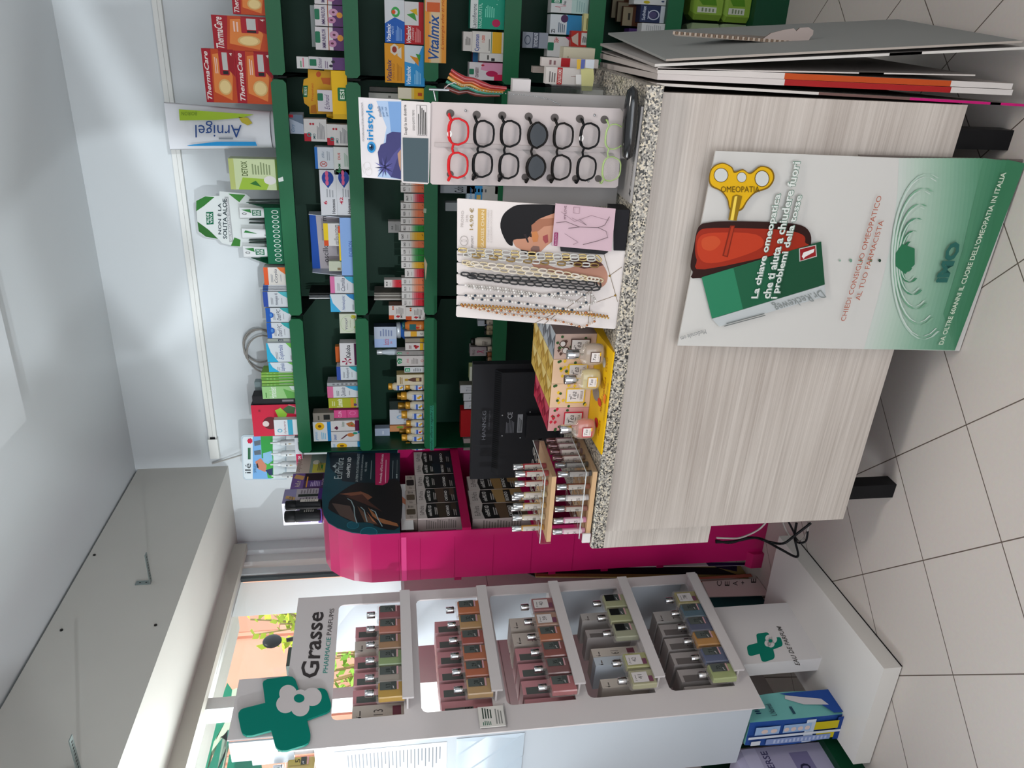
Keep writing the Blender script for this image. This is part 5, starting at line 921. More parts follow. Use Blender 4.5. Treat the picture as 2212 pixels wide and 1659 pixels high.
# ============================================================ advertising boards
def poster():
    a = cpt(.60, -.036, .004); bl = a
    mb = MB(); off = -.036; P = lambda x, y, l=0: onp('L', x, y, C0 + CN * (off - l), CN)
    TL, TR, BL = P(68, 1300), P(308, 75), P(1812, 1333); BR = onp('L', 2250, 152, C0 + CN * off, CN); BR.z = BL.z = .004
    TR = Vector(TR); U = BR - BL; V = TL - BL
    root_ = root('homeopathy_poster', (BL + BR) / 2, 'big white and green cardboard poster with red bottle and yellow key, leaning on the counter', 'poster', rz=CA)
    mb.slab([BL, BR, TR, TL], CN * .005, M('#c9c6c1', .3), M('#b9b4ae', .5))
    def g(x, y): # L-zoom pixel
        return P(x, y)
    lay = [.0003]
    def pf(pts, c, r=.35): mb.add([P(x, y, lay[0]) for x, y in pts], [tuple(range(len(pts)))], M(c, r)); lay[0] += .00015
    # green lower field, growing deeper toward the foot
    steps0 = [(1240, '#c0c7bf'), (1340, '#b0c1b3'), (1440, '#9cb6a4'), (1540, '#86a993'), (1640, '#6f9a81'), (1740, '#588a6d'), (1860, '#467c5e'), (1980, '#35704f')]
    steps = []
    for i in range(len(steps0) - 1):
        (xa, ca), (xb, cb_) = steps0[i:i + 2]
        for k in range(4):
            t = k / 4; steps.append((xa + (xb - xa) * t, '#' + ''.join('%02x' % int(int(ca[j:j + 2], 16) * (1 - t) + int(cb_[j:j + 2], 16) * t) for j in (1, 3, 5))))
    for i, (x, c) in enumerate(steps):
        e = 700
        pf([(x, 1322)] + [(x + 220 * sin(t * pi / 2 / 6) * (1 - .0), 1322 - (1322 - 120) * t / 6) for t in range(1, 7)] + [(2255, 155), (1812, 1330)] if x < 1800 else [(x - 60, 1100), (x + 60, 700), (x + 190, 130), (2255, 155), (1812, 1330)], c)
    # ripples
    for rx, ry, c, w in ((340, 520, '#a9bfb0', 16), (325, 500, '#c3cdc5', 9), (280, 430, '#7fa78d', 18), (262, 412, '#c0ccc3', 10), (215, 330, '#6f9d80', 18), (200, 312, '#bccabf', 10), (160, 240, '#4f8769', 20), (145, 225, '#b5c5b9', 10), (110, 160, '#3f7c5a', 18), (98, 148, '#a9c0b0', 9), (60, 90, '#2f6e4c', 18), (28, 40, '#1f5f40', 12)):
        pts = [(1490 + rx * .62 * cos(t * pi / 16) + rx * .38, 740 + ry * 1.0 * sin(t * pi / 16) - 30 * cos(t * pi / 16)) for t in range(33)]
        for i in range(32):
            a, b = pts[i], pts[i + 1]; f = 1 if cos((i + .5) * pi / 16) < .35 else 0
            if f: mb.add([P(a[0], a[1], lay[0]), P(b[0], b[1], lay[0]), P(b[0] + w, b[1], lay[0]), P(a[0] + w, a[1], lay[0])], [(0, 1, 2, 3)], M(c, .35))
        lay[0] += .00015
    pf([(1440, 720), (1480, 660), (1560, 690), (1560, 790), (1500, 850), (1440, 800)], '#2d6e4c')
    for x, r, c in ((1090, 7, '#8aa595'), (1158, 11, '#6f9480'), (1222, 10, '#7a9a88'), (1285, 10, '#5a8870'), (1340, 10, '#1e3a2c')): pf([(x + r * .9 * cos(t * pi / 6), 765 + r * sin(t * pi / 6)) for t in range(12)], c)
    # bottle
    pf(sm([(200, 555), (270, 525), (420, 518), (700, 525), (850, 545), (905, 600), (905, 680), (880, 730), (220, 875), (165, 835), (150, 790), (170, 680)]), '#2c1411'); pf(sm([(200, 585), (300, 560), (700, 570), (850, 600), (870, 650), (840, 690), (240, 820), (190, 760), (180, 680)]), '#962a18'); pf(sm([(205, 620), (300, 590), (560, 600), (600, 680), (400, 760), (250, 780), (195, 720)]), '#b53a20'); pf(sm([(225, 630), (300, 610), (340, 650), (290, 700), (230, 690)]), '#c04c2a')
    pf([(400, 545), (430, 545), (385, 745), (350, 735)], '#7a2414'); pf([(408, 550), (424, 550), (378, 735), (360, 732)], '#a8361e')
    # green label and strip
    pf([(220, 870), (972, 645), (995, 915), (285, 1130)], '#2c7a58'); pf([(420, 812), (972, 645), (995, 915), (480, 1070)], '#1f5a3e'); pf([(640, 745), (972, 645), (995, 915), (690, 1005)], '#1a4a32'); pf([(285, 1132), (995, 917), (1000, 990), (330, 1180)], '#b7bbbb')
    pf([(832, 690), (940, 665), (945, 740), (835, 772)], '#b8b0ac'); pf([(838, 695), (934, 672), (939, 735), (841, 766)], '#8e1f22'); pf([(850, 740), (860, 715), (930, 690), (925, 712), (870, 742), (862, 755)], '#ddd8d4')
    # key
    Y = '#d9a913'; pf(sm([(265, 250), (285, 180), (350, 150), (410, 175), (430, 205), (480, 190), (525, 215), (590, 170), (660, 190), (678, 250), (640, 310), (560, 340), (510, 390), (470, 450), (400, 450), (380, 380), (340, 330), (280, 300)]), '#7a5a0a'); pf(sm([(272, 248), (290, 186), (350, 156), (405, 180), (425, 215), (480, 198), (528, 222), (592, 178), (652, 196), (668, 250), (632, 302), (555, 332), (504, 384), (464, 440), (404, 440), (386, 376), (346, 324), (288, 292)]), Y)
    for cx_, cy_, rx, ry in ((342, 228, 42, 42), (472, 242, 28, 30), (600, 250, 42, 48)): pf([(cx_ + rx * 1.12 * cos(t * pi / 9), cy_ + ry * 1.1 * sin(t * pi / 9)) for t in range(18)], '#6a4c08'); pf([(cx_ + rx * cos(t * pi / 9), cy_ + ry * sin(t * pi / 9)) for t in range(18)], '#c6c7c3')
    pf([(415, 360), (440, 350), (475, 360), (440, 515), (388, 510)], '#8a6a10'); pf([(428, 362), (445, 358), (420, 512), (400, 510)], '#e8c850')
    def tx(bl, br, tl, ops):
        O = P(*bl); U = P(*br) - O; V = P(*tl) - O; prnt(mb, ops, O, U, V, -CN, lift=lay[0]); lay[0] += .0002
    tx((378, 328), (372, 573 - 245 + 2), (335, 330), [('t', ' ', 0, 0, 1, 1, Y)]) if 0 else None
    O = P(330, 330) 
    tx((332 + 45, 328) if 0 else (330 + 46, 0), (0, 0), (0, 0), [('l', 0, 0, 0.001, .001, 1, Y)]) if 0 else None
    tx((331, 572), (331, 338), (292, 572), [('bi', 'OMEOPATIA', 0, 0, 1, 1, '#5a4208', 0)]) if 0 else None
    # OMEOPATIA runs down the key plate
    tx((334, 330 + 245) if 0 else (332, 0 + 330), (0, 0), (0, 0), [('l', 0, 0, .001, .001, 1, Y)]) if 0 else None
    tx((290, 332), (290, 332), (290, 332), [('l', 0, 0, .001, .001, 1, Y)]) if 0 else None
    A_ = P(331, 330); B_ = P(572, 330); C_ = P(331, 292)
    prnt(mb, [('t', 'OMEOPATIA', 0, 0, 1, 1, '#5a4208')], A_, B_ - A_, C_ - A_, -CN, lift=lay[0])
    WT = '#d6d8d2'
    for ln, (bl, br, tl) in {'La chiave omeopatica': ((572, 992), (718, 342), (520, 992)), 'che ti aiuta a chiudere fuori': ((636, 994), (828, 140), (588, 994)), 'i problemi della tosse': ((690, 994), (850, 350), (640, 994))}.items():
        h = (tl[0] - bl[0]); tx((bl[0] + 5, bl[1] + 5), (br[0] + 5, br[1] - 5), (tl[0] + 1, tl[1] + 5), [('bh', ln, 0, 0, 1.0, 1.0, '#6f8a7b')]); tx(bl, br, tl, [('b', ln, 0, 0, 1, 1, WT)])
    tx((1108, 1135), (1338, 352), (1078, 1135), [('t', 'CHIEDI CONSIGLIO OMEOPATICO', 0, 0, 1, 1, '#a8543c')]); tx((1200, 1005), (1350, 505), (1170, 1005), [('t', 'AL TUO FARMACISTA', 0, 0, 1, 1, '#a8543c')])
    tx((1745, 895), (1840, 640), (1665, 895), [('bh', 'iMO', 0, 0, 1, 1, '#2a5f56')]); tx((1720, 1282), (2115, 205), (1690, 1282), [('b', "DA OLTRE 60ANNI IL CUORE DELL'OMEOPATIA IN ITALIA", 0, 0, 1, 1, '#c3cdb9')])
    # maker's strip, printed the other way up
    O = P(985, 935); prnt(mb, [('t', 'Dr.Reckeweg', 0, 0, 1, 1, '#7f8482')], P(945, 925), P(640, 1020) - P(945, 925), P(990, 985) - P(945, 925), -CN, lift=lay[0])
    prnt(mb, [('l', 0, 0, 1, 1, 2, '#6a6e6c')], P(600, 1085), P(300, 1165) - P(600, 1085), P(612, 1105) - P(600, 1085), -CN, lift=lay[0]); prnt(mb, [('t', 'Medicinale om', 0, 0, 1, 1, '#77797a')], P(232, 1185), P(75, 1232) - P(232, 1185), P(240, 1212) - P(232, 1185), -CN, lift=lay[0])
    wb(mb, 'printed_board', root_)
poster()
mb = MB(); P = lambda x, y, b=-.028: onp('L', x, y, C0 + CN * b, CN); q = [P(1210, 100), P(2190, 128), P(2190, 200), P(1210, 200)]; q[1].z = q[2].z = .004
mb.slab([q[0], q[1], q[2], q[3]], CN * .004, '#6b615c')
tag(wt(mb, 'display_board', (q[1].x, q[1].y, 0)), 'dark printed board showing only its edge behind the green poster', 'board')
# stack of boards leaning on the right end of the counter
def lean(name, label, near_top, near_bot, far, col, edges, th=.006, face=None, yn=1.80, yaw=0):
    """board standing on its edge at the counter's right end; near edge given by two K pixels"""
    a = ony('K', *near_top, yn); b = ony('K', *near_bot, yn + .0); b = Vector((b.x, yn, max(b.z, .003))); F_ = Vector((sin(yaw), cos(yaw), 0)) * far
    mb = MB(); S_ = Vector((th, 0, 0)); pts = [a, b, b + F_, a + F_ * (1 if face is None else face)]
    mb.slab(pts, S_, M(col, .6)); rt = b
    for t0, t1, c in edges:
        p0 = a.lerp(b, t0); p1 = a.lerp(b, t1); e = Vector((0, -.0006, 0)); mb.add([p0 + e, p1 + e, p1 + e + S_, p0 + e + S_], [(0, 1, 2, 3)], M(c, .6))
    return tag(wt(mb, name, (b.x, b.y, 0)), label, 'board', 'boards leaning at the counter end')
lean('advertising_board', 'outermost board with a pink foot edge, against the dark counter end', (100, 492), (2212, 612), .52, '#a9a09a', [(0, .42, '#c9c2bb'), (.42, .67, '#6a4f4a'), (.67, 1, '#b8186a'), (.9, .93, '#7f93b0')], yaw=.0)
lean('advertising_board', 'board with a long red band on its edge, second from the counter end', (105, 458), (2140, 548), .52, '#b0a7a2', [(0, .34, '#c9c0bc'), (.34, .815, '#9c1f20'), (.815, 1, '#c9c2bd')], th=.013, yaw=.02)
lean('advertising_board', 'board with a long orange band on its edge, beside the red banded one', (105, 422), (2140, 512), .52, '#b0a7a2', [(0, .34, '#cbc3be'), (.34, .815, '#b3481c'), (.815, 1, '#c9c2bd')], th=.013, yaw=.04)
lean('advertising_board', 'thin creased white board with a dark picture foot, middle of the leaning stack', (100, 400), (1930, 436), .5, '#8f8884', [(0, 1, '#c4bcb6'), (.62, .7, '#b9826a')], th=.003, yaw=.06)
lean('advertising_board', 'white edged board with a small blue mark, leaning outward in the stack', (90, 384), (2212, 284), .5, '#9a9490', [(0, 1, '#c9c4be'), (.62, .68, '#8aa0b8'), (.68, .71, '#1f2440')], yaw=.08)
lean('advertising_board', 'large plain grey card whose broad face shows at the right of the stack', (155, 352), (2200, 246), .52, '#8c8d8a', [(0, 1, '#a59b92')], yaw=.11, th=.005)
cb = root('cardboard_cutout', (.04, 2.15, 0), 'brown-edged cardboard sheet with a cloud-shaped tab behind the grey card', 'cardboard')
mb = MB(); P = lambda x, y, Y=1.98: ony('K', x, y, Y) - Vector((.04, 2.15, 0)); mb.slab([P(200, 180), P(205, 205), P(1100, 268), P(1000, 250)], (.0, .004, 0), M('#9a8f84', .7))
e0 = ony('K', 200, 195, 1.98); e1 = ony('K', 1100, 268, 1.98)
d_ = (e1 - e0); n_ = 60
for i in range(n_): p = e0 + d_ * (i / n_) - Vector((.04, 2.15, 0)); mb.box(p.x - .001, p.y - .001, p.z - .003, p.x + .006, p.y + .0, p.z + .0025, M('#7a6656' if i % 2 else '#b5a596', .8))
p0 = e0 - Vector((.04, 2.15, 0)); p1 = e1 - Vector((.04, 2.15, 0)); mb.slab([p0, p1, p1 + Vector((.02, .3, -.2)), Vector((p1.x + .02, p1.y + .3, -2.15 * 0 + .003)), Vector((p0.x + .0, p0.y + .3, .003))], (.005, 0, 0), M('#8a7f76', .8)); mb.build('sheet', cb)
mb = MB(); cl_ = [(705, 228), (760, 190), (830, 172), (890, 162), (905, 178), (925, 160), (975, 156), (1003, 175), (1000, 200), (985, 215), (975, 235), (930, 242), (800, 236)]; mb.slab([P(x, y) for x, y in cl_], (0, .005, 0), M('#a89a94', .7), M('#5a4436', .8)); mb.build('cloud_tab', cb)
# ============================================================ floor clutter at the left
def zpts(k, L_, z): return [onz(k, x, y, z) for x, y in L_]
# absorbent pack on the plinth
dp = root('incontinence_pack', (-2.135, 1.805, .0665), 'blue and aqua plastic pack of underwear pads standing on the plinth corner', 'pack', rz=0)
x0, x1, y0, y1, z0, z1 = -.055, .052, -.052, .05, 0, .345; mb = MB(); AQ = M('#6fb0ac', .3); NB = M('#26488a', .3); n = 8; v = []
for j in range(n + 1):
    z = z0 + (z1 - z0) * j / n; bul = .008 * sin(pi * j / n); v += [(x0 - bul, y0 - bul, z), (x1 + bul, y0 - bul, z), (x1 + bul, y1 + bul, z), (x0 - bul, y1 + bul, z)]
for s_, m_ in ((0, NB), (1, AQ), (2, AQ), (3, NB)): mb.add(v, [(4 * j + s_, 4 * j + (s_ + 1) % 4, 4 * j + 4 + (s_ + 1) % 4, 4 * j + 4 + s_) for j in range(n)], m_)
mb.add(v, [(3, 2, 1, 0), (4 * n, 4 * n + 1, 4 * n + 2, 4 * n + 3)], AQ)
prnt(mb, [('r', 0, .0, 1, .06, '#1c3a7c'), ('r', 0, .3, 1, .4, '#c3cbd6'), ('r', .04, .56, .96, .74, '#c9ccd0') if 0 else ('r', .1, .06, .44, .26, '#c4b019'), ('r', .1, .3, .9, .38, '#aebacb')], (x0, y0 - .0105, .0), (x1 - x0, 0, 0), (0, 0, z1), (0, -1, 0))
prnt(mb, [('r', .52, .04, .86, .3, '#b9a81c'), ('r', .52, .34, .86, .64, '#8fa8c8'), ('r', .52, .68, .86, .94, '#8fa8c8')] + [('e', .66, .38 + .075 * i, .09, .028, '#c9b4ac') for i in range(4)] + [('e', .66, .74 + .1 * i, .09, .035, '#c9b4ac') for i in range(2)] + [('r', .36, .0, .46, 1, '#c6cad2'), ('r', .06, .1, .3, .8, '#7f8fb8'), ('r', .08, .86, .26, .96, '#c6c8cc'), ('l', .1, .14, .26, .74, 14, '#a8b2cc')], (x0, y0 - .0112, .0), (x1 - x0, 0, 0), (0, 0, z1), (0, -1, 0))
prnt(mb, [('p', '#254a94', 0, 0, 1, 0, 1, .55, .6, .22, 0, .1), ('p', '#c9c4c8', .35, .1, .62, .14, .9, .5, .75, .52, .45, .36), ('t', 'unassfoce', .28, .3, .38, .62, '#1c3f5c', 90) if 0 else ('l', .1, .5, .5, .56, 1, '#2a4a5c'), ('b', 'L Normal', .1, .7, .6, .76, '#3a5560'), ('i', 'PLUS', .62, .78, .95, .84, '#3a5560')] + [('e', .25 + .09 * i, .88, .03, .03, '#1c3f5c') for i in range(6)], (x1 + .0105, y0, 0), (0, y1 - y0, 0), (0, 0, z1), (1, 0, 0))
mb.build('pack_body', dp)
# low green shelf with a grey-violet pack beside the plinth
gl = root('low_green_shelf', (-2.49, 1.2, 0), 'low dark green metal shelf on the floor beside the plinth, bottom left corner', 'shelf'); mb = MB(); mb.box(0, -.6, 0, .25, .76, .088, GREEN); mb.box(0, -.6, .088, .02, .76, .46, GREENB); mb.box(.02, .74, .088, .05, .76, .46, GREEN); mb.build('shelf_body', gl)
pp = root('pad_pack', (-2.345, 1.64, .0885), 'grey-violet plastic pack of bed pads standing on the low green shelf', 'pack'); mb = MB(); mb.cbox(0, 0, 0, .15, .38, .33, M('#a8a3bc', .3), .03)
prnt(mb, [('r', .12, .2, .9, .42, '#7a7498'), ('b', 'TRAVERSE', .45, .66, .95, .74, '#4a4668'), ('b', '60', .55, .26, .75, .38, '#2c2a44'), ('p', '#c6c4d0', 0, .05, .6, .1, .4, .22, 0, .3), ('p', '#b8b4cc', 0, .8, 1, .78, 1, .95, 0, .95)], (.0752, -.16, .0), (0, .32, 0), (0, 0, .32), (1, 0, 0)); mb.build('pack_body', pp)
# dark green carton and pinkish bag behind the plinth
db = root('storage_box', (-2.27, 2.44, 0), 'dark teal cardboard box on the floor between rack and magenta stand', 'box'); mb = MB(); mb.box(-.1, -.07, 0, .09, .07, .42, M('#35656a', .4)); mb.box(-.1, -.0705, .2, .09, -.07, .42, M('#1f8090', .4)); mb.build('box_body', db)
bg_ = MB(); bg_.cbox(0, 0, 0, .11, .06, .33, M('#b39a9c', .5), .025); tag(bg_.build('paper_pouch', loc=(-2.16, 2.34, 0)), 'dusty pink bag slumped beside the pedestal behind the white rack', 'bag')
# posters stored between the stand and the window wall
def flat(name, label, cat, k, pts, xp, col, extra=(), grp=None, th=.004):
    mb = MB(); P = lambda x, y, l=0: onx(k, x, y, xp + l); Q = [P(x, y) for x, y in pts]; zb = min(q.z for q in Q)
    for q in Q:
        if q.z < .12: q.z = .003
    mb.slab(Q, (-th, 0, 0), M(col, .5)); l = .0004
    for p_, c in extra: mb.add([P(x, y, l) for x, y in p_], [tuple(range(len(p_)))], M(c, .5)); l += .0003
    c = sum((Vector(q) for q in Q), Vector()) / len(Q); return tag(wt(mb, name, (xp, c.y, 0)), label, cat, grp)
bgm = [(500, 1015), (700, 1003), (1000, 990), (1340, 925), (1375, 960), (1455, 1100), (1440, 1130), (1270, 1175), (1410, 1190), (1400, 1210), (600, 1230)]
flat('paper_bag', 'flattened pale paper bag with black capital letters beside the dark teal box', 'paper bag', 'Q', bgm, -2.125, '#cfbfba')
mb = MB(); P = lambda x, y: onx('Q', x, y, -2.124)
for ch, x, y, w, h in (('C', 740, 1045, 70, 70), ('E', 850, 1045, 65, 65), ('A', 965, 1042, 65, 65), ('+', 1070, 1033, 40, 50), ('E', 1222, 1005, 70, 60)):
    O = P(x + w / 2, y + h / 2); prnt(mb, [('b' if x > 1000 else 't', ch, 0, 0, 1, 1, '#3a3432')], O, P(x + w / 2, y - h / 2) - O, P(x - w / 2, y + h / 2) - O, (1, 0, 0))
tag(wt(mb, 'bag_lettering', (-2.124, 2.5, 0)), 'black capital letters printed on the flattened pale paper bag', 'lettering') if 0 else None
bgo = [o for o in COL.objects if o.name.startswith('paper_bag')][0]; wb(mb, 'lettering', bgo) if 0 else None
mb.v = [tuple(Vector(v) - bgo.location) for v in mb.v]; mb.build('lettering', bgo)
flat('stored_poster', 'stored poster with a red-brown edge next to the paper bag', 'poster', 'Q', [(430, 960), (1350, 895), (1360, 915), (1300, 935), (480, 1015)], -2.15, '#c06a58', [([(430, 985), (1000, 960), (800, 995), (480, 1010)], '#b09a94')], grp='posters stored behind the stand')
flat('stored_poster', 'stored dark poster with gold bars behind the magenta stand', 'poster', 'I', [(620, 60), (2060, 80), (2212, 125), (2212, 180), (640, 165)], -2.18, '#9c8850', [([(640, 70), (2060, 95), (2212, 150), (650, 140)], '#262026'), ([(1970, 60), (2212, 80), (2212, 125), (2060, 95)], '#2c1c3c')], grp='posters stored behind the stand')
flat('stored_poster', 'stored pale lilac poster with a violet foot, nearest the magenta stand', 'poster', 'Q', [(-1100, 740), (560, 745), (1380, 745), (1380, 775), (-1100, 815)], -2.10, '#d0bcc0', [([(550, 748), (1290, 748), (1290, 785), (590, 800)], '#34204c')], grp='posters stored behind the stand')
flat('stored_poster', 'dark triangular board tip above the stored posters', 'poster', 'I', [(410, 62), (625, 62), (640, 165)], -2.2, '#201e20', grp='posters stored behind the stand')
# cables under the counter
def cable(label, pts, r, col, k='Q', xp=-1.45):
    mb = MB(); P = []
    C_ = [Vector((x, y)) for x, y in pts]
    for i in range(len(C_) - 1):
        p0 = C_[max(i - 1, 0)]; p1 = C_[i]; p2 = C_[i + 1]; p3 = C_[min(i + 2, len(C_) - 1)]
        for s in range(6):
            t = s / 6; q = .5 * ((2 * p1) + (p2 - p0) * t + (2 * p0 - 5 * p1 + 4 * p2 - p3) * t * t + (3 * p1 - p0 - 3 * p2 + p3) * t ** 3); P.append(ony(k, q.x, q.y, 2.12 + .05 * sin(i)))
    P = [Vector((p.x, p.y, max(p.z, r))) for p in P]; mb.tube(P, r, M(col, .4), 6); b = min(P, key=lambda p: p.z); tag(wt(mb, 'cable', (b.x, b.y, 0)), label, 'cable', 'cables under the counter')
cable('thick black cable dipping lowest in front of the magenta base', [(690, 440), (900, 470), (1150, 400), (1350, 430), (1600, 560), (1840, 665), (1800, 400), (1830, 170)], .0045, '#121214')
cable('black cable crossing to the counter leg in an upward bow', [(690, 465), (950, 450), (1250, 400), (1450, 460), (1640, 480), (1800, 370), (2060, 170)], .0045, '#141416')
cable('white cable curving down over the magenta base', [(700, 400), (980, 408), (1150, 360), (1300, 280), (1400, 180)], .0035, '#b3a7a4')
cable('thin grey cable looping by the plinth edge', [(1630, 180), (1700, 330), (1780, 430), (1900, 440), (1980, 300), (1990, 170)], .0035, '#9a928e')
cable('short black cable hanging beside the plinth corner', [(1710, 170), (1790, 330), (1820, 440), (1870, 475), (1960, 440), (1985, 290)], .004, '#17171a')
# ============================================================ goods on the green shelves
YP = YS + .035
SZ = [z - .0055 for z in SHELFZ]
TOPZ = {}
def g(k, sh, xt, y0, y1, label, base, ops=(), d=.06, yf=YP, on=None, xb=None, nm='carton', cat='carton', grp=None, side=None, top=None, rz=0, sops=(), hmin=.012):
    """one carton on shelf sh; y0..y1 its width and xt its top edge in the zoomed photo; on = name of the carton below"""
    z0 = SZ[sh] if on is None else TOPZ[on] + .0006
    r = ony(k, xt, y0, yf); l = ony(k, xt, y1, yf)
    if xb is None:
        h = (r.z + l.z) / 2 - z0
    else:
        h = (r.z + l.z) / 2 - (ony(k, xb, y0, yf).z + ony(k, xb, y1, yf).z) / 2
        if on is None and sh is not None: pass
    h = max(h, hmin); w = max(r.x - l.x - .0012, .008)
    o = carton(nm, label, cat, (l.x, yf, z0), rz, w, h, d, base, ops, side=side, top=top, grp=grp, sops=sops); TOPZ[label] = z0 + h
    return o
TX = lambda s, a, b, c, d, col='#3a3a3c': ('t', s, a, b, c, d, col)
BX = lambda s, a, b, c, d, col='#3a3a3c': ('b', s, a, b, c, d, col)
# ---- top shelf
def therma(sec=False):
    o = [('p', '#b4441f', 0, .04, 1, .04, 1, .72, 0, .78), ('p', '#d27a3c', .05, .2, .5, .12, .95, .3, .9, .68, .2, .72), ('p', '#8e1420', .5, .04, 1, .04, 1, .5, .75, .42), ('bi', 'ThermaCare', .05, .82, .95, .96, '#ddd0cc'), ('e', .3, .38, .15, .2, '#c9a46a'), ('e', .3, .38, .12, .16, '#d9bf86'), ('rr', .52, .2, .96, .5, .03, '#a01b28'), ('r', .62, .24, .94, .4, '#b3b3b0'), ('r', .54, .24, .6, .4, '#1c1c1e'), ('l', .55, .55, .9, .66, 2, '#e0b8a8'), ('b', '4', .88, .08, .94, .16, '#e4d4cc')]
    return o
T0 = dict(nm='heat_patch_carton', cat='carton', grp='red heat patch cartons on the top shelf', side='#8e1522')
g('A', 0, 305, -190, 114, 'red heat patch carton cut off by the right edge of the top shelf', '#9a1826', therma(), .07, **T0)
g('A', 0, 150, 118, 408, 'taller red heat patch carton with large wrap picture, next to the stacked pair', '#9a1826', therma(), .07, **T0)
g('A', 0, 350, 412, 850, 'lower red heat patch carton of the stacked pair on the top shelf', '#9a1826', therma(), .07, **T0)
g('A', 0, 78, 395, 840, 'upper red heat patch carton of the stacked pair on the top shelf', '#9a1826', therma(), .07, on='lower red heat patch carton of the stacked pair on the top shelf', **T0)
# giant gel tube standing on its cap
tq = [(1045, 662), (1748, 722), (1772, 962), (1088, 975)]; tY = YP + .02; TQ = [ony('R', x, y, tY) for x, y in tq]
tb = root('gel_tube', ((TQ[1].x + TQ[2].x) / 2, tY + .03, SZ[0]), 'oversized white gel tube standing upside down on the top shelf', 'gel tube'); mb = MB(); zt_, zb_ = TQ[0].z, SZ[0] + .028
n = 16; v = []; w0 = (TQ[0].x - TQ[3].x) / 2; w1 = (TQ[1].x - TQ[2].x) / 2; cx0 = (TQ[0].x + TQ[3].x) / 2 - tb.location.x
for j in range(7):
    t = j / 6; w = w1 + (w0 - w1) * t; dd = .045 * (1 - t) + .002; z = zb_ + (zt_ - zb_) * t - SZ[0]
    v += [(cx0 * t + w * cos(2 * pi * i / n), dd * sin(2 * pi * i / n), z) for i in range(n)]
mb.add(v, [(j * n + i, j * n + (i + 1) % n, (j + 1) * n + (i + 1) % n, (j + 1) * n + i) for j in range(6) for i in range(n)], M('#cfd0d4', .35), True); mb.build('tube_body', tb)
MB().lathe([(w1 * .96, 0), (w1, .004), (w1, .026), (w1 * .9, .028)], M('#c5c6ca', .3), n=20, sy=.5).build('cap', tb)
mb = MB(); P = lambda x, y, l=0: ony('R', x, y, tY - .018 - l) 
for pts, c in (([(1155, 705), (1640, 740), (1560, 760), (1400, 775), (1160, 778)], '#8da82a'), ([(1540, 755), (1600, 760), (1630, 795), (1600, 810), (1560, 790)], '#a89a2c'), ([(1205, 938), (1400, 915), (1650, 915), (1660, 942), (1220, 942)], '#1f86bf')):
    mb.slab([P(x, y) for x, y in pts], (0, .0006, 0), M(c, .4))
O = P(1265, 880); prnt(mb, [('t', 'Arnigel', 0, 0, 1, 1, '#1f3f78')], P(1262, 790, .001) * 0 + P(1340, 845 - 60, .001) * 0 + P(1560, 885, .001) * 0 + P(1262, 882, .001), (0, 0, 0), (0, 0, 0), (0, -1, 0)) if 0 else None
A_ = P(1268, 882, .001); 
# lettering is upside down: its left end is at the right and its foot at the top
O = P(1268 + 292, 888, .001); prnt(mb, [('t', 'Arnigel', 0, 0, 1, 1, '#1f3f78', 90)], O, P(1560, 780, .001) - O, P(1262, 888, .001) - O, (0, -1, 0))
O = P(1505, 900, .001); prnt(mb, [('l', 0, 0, 1, 1, 1, '#7a8088')], O, P(1505, 885, .001) - O, P(1320, 900, .001) - O, (0, -1, 0))
O = P(1270, 745, .001); prnt(mb, [('t', 'BOIRON', 0, 0, 1, 1, '#5a7420', 90)], O, P(1270, 722, .001) - O, P(1172, 745, .001) - O, (0, -1, 0))
wb(mb, 'tube_print', tb)
g('A', 0, 288, 1302, 1560, 'white and lime detox carton with a green leaf, left of the big gel tube', '#b9c49a', [('p', '#8fae3a', 0, .3, .35, .2, .4, .75, 0, .85), ('b', 'DETOX', .45, .64, .92, .76, '#4a5a2c'), ('r', 0, .9, 1, 1, '#a8b06a'), ('e', .32, .22, .14, .12, '#d0ccc8'), ('l', .5, .2, .9, .58, 7, '#7d8a64'), ('r', 0, 0, 1, .1, '#55752c'), ('p', '#2f6a2c', .1, .4, .3, .5, .2, .62)], .06, top='#c4c8a8')
# aloe display
ad_ = root('aloe_display', ((ony('B', 700, 650, YP).x + ony('B', 700, 180, YP).x) / 2, YP, SZ[0]), 'green and white counter display of aloe tubes with a leaf-shaped header card, top shelf', 'display tray')
ax0, ax1 = ony('B', 700, 652, YP).x - ad_.location.x, ony('B', 700, 182, YP).x - ad_.location.x; ah = ony('B', 588, 400, YP).z - SZ[0]
mb = MB(); GA = M('#0e5a3c', .4); mb.box(ax0, 0, 0, ax1, .002, ah, GA); mb.box(ax0, .1, 0, ax1, .102, ah * 1.6, GA); mb.prism([(0, 0), (.1, 0), (.1, ah * 2.1), (0, ah)], 'x', ax0, ax0 + .002, GA); mb.prism([(0, 0), (.1, 0), (.1, ah * 2.1), (0, ah)], 'x', ax1 - .002, ax1, GA); mb.box(ax0, 0, 0, ax1, .1, .002, GA)
prnt(mb, [('o', .08 + .084 * i, .45, .03, .18, .3, '#b8c4bc') for i in range(11)], (ax0, 0, 0), (ax1 - ax0, 0, 0), (0, 0, ah), (0, -1, 0)); mb.build('tray', ad_)
mb = MB(); P = lambda x, y, l=0: ony('B', x, y, YP + .098 - l)
mb.slab([P(x, y) for x, y in ((10, 130), (90, 88), (205, 88), (205, 50), (420, 70), (560, 180), (600, 500), (380, 510), (230, 480), (200, 445), (95, 430), (35, 385), (25, 300))], (0, .002, 0), M('#c3c7c5', .4))
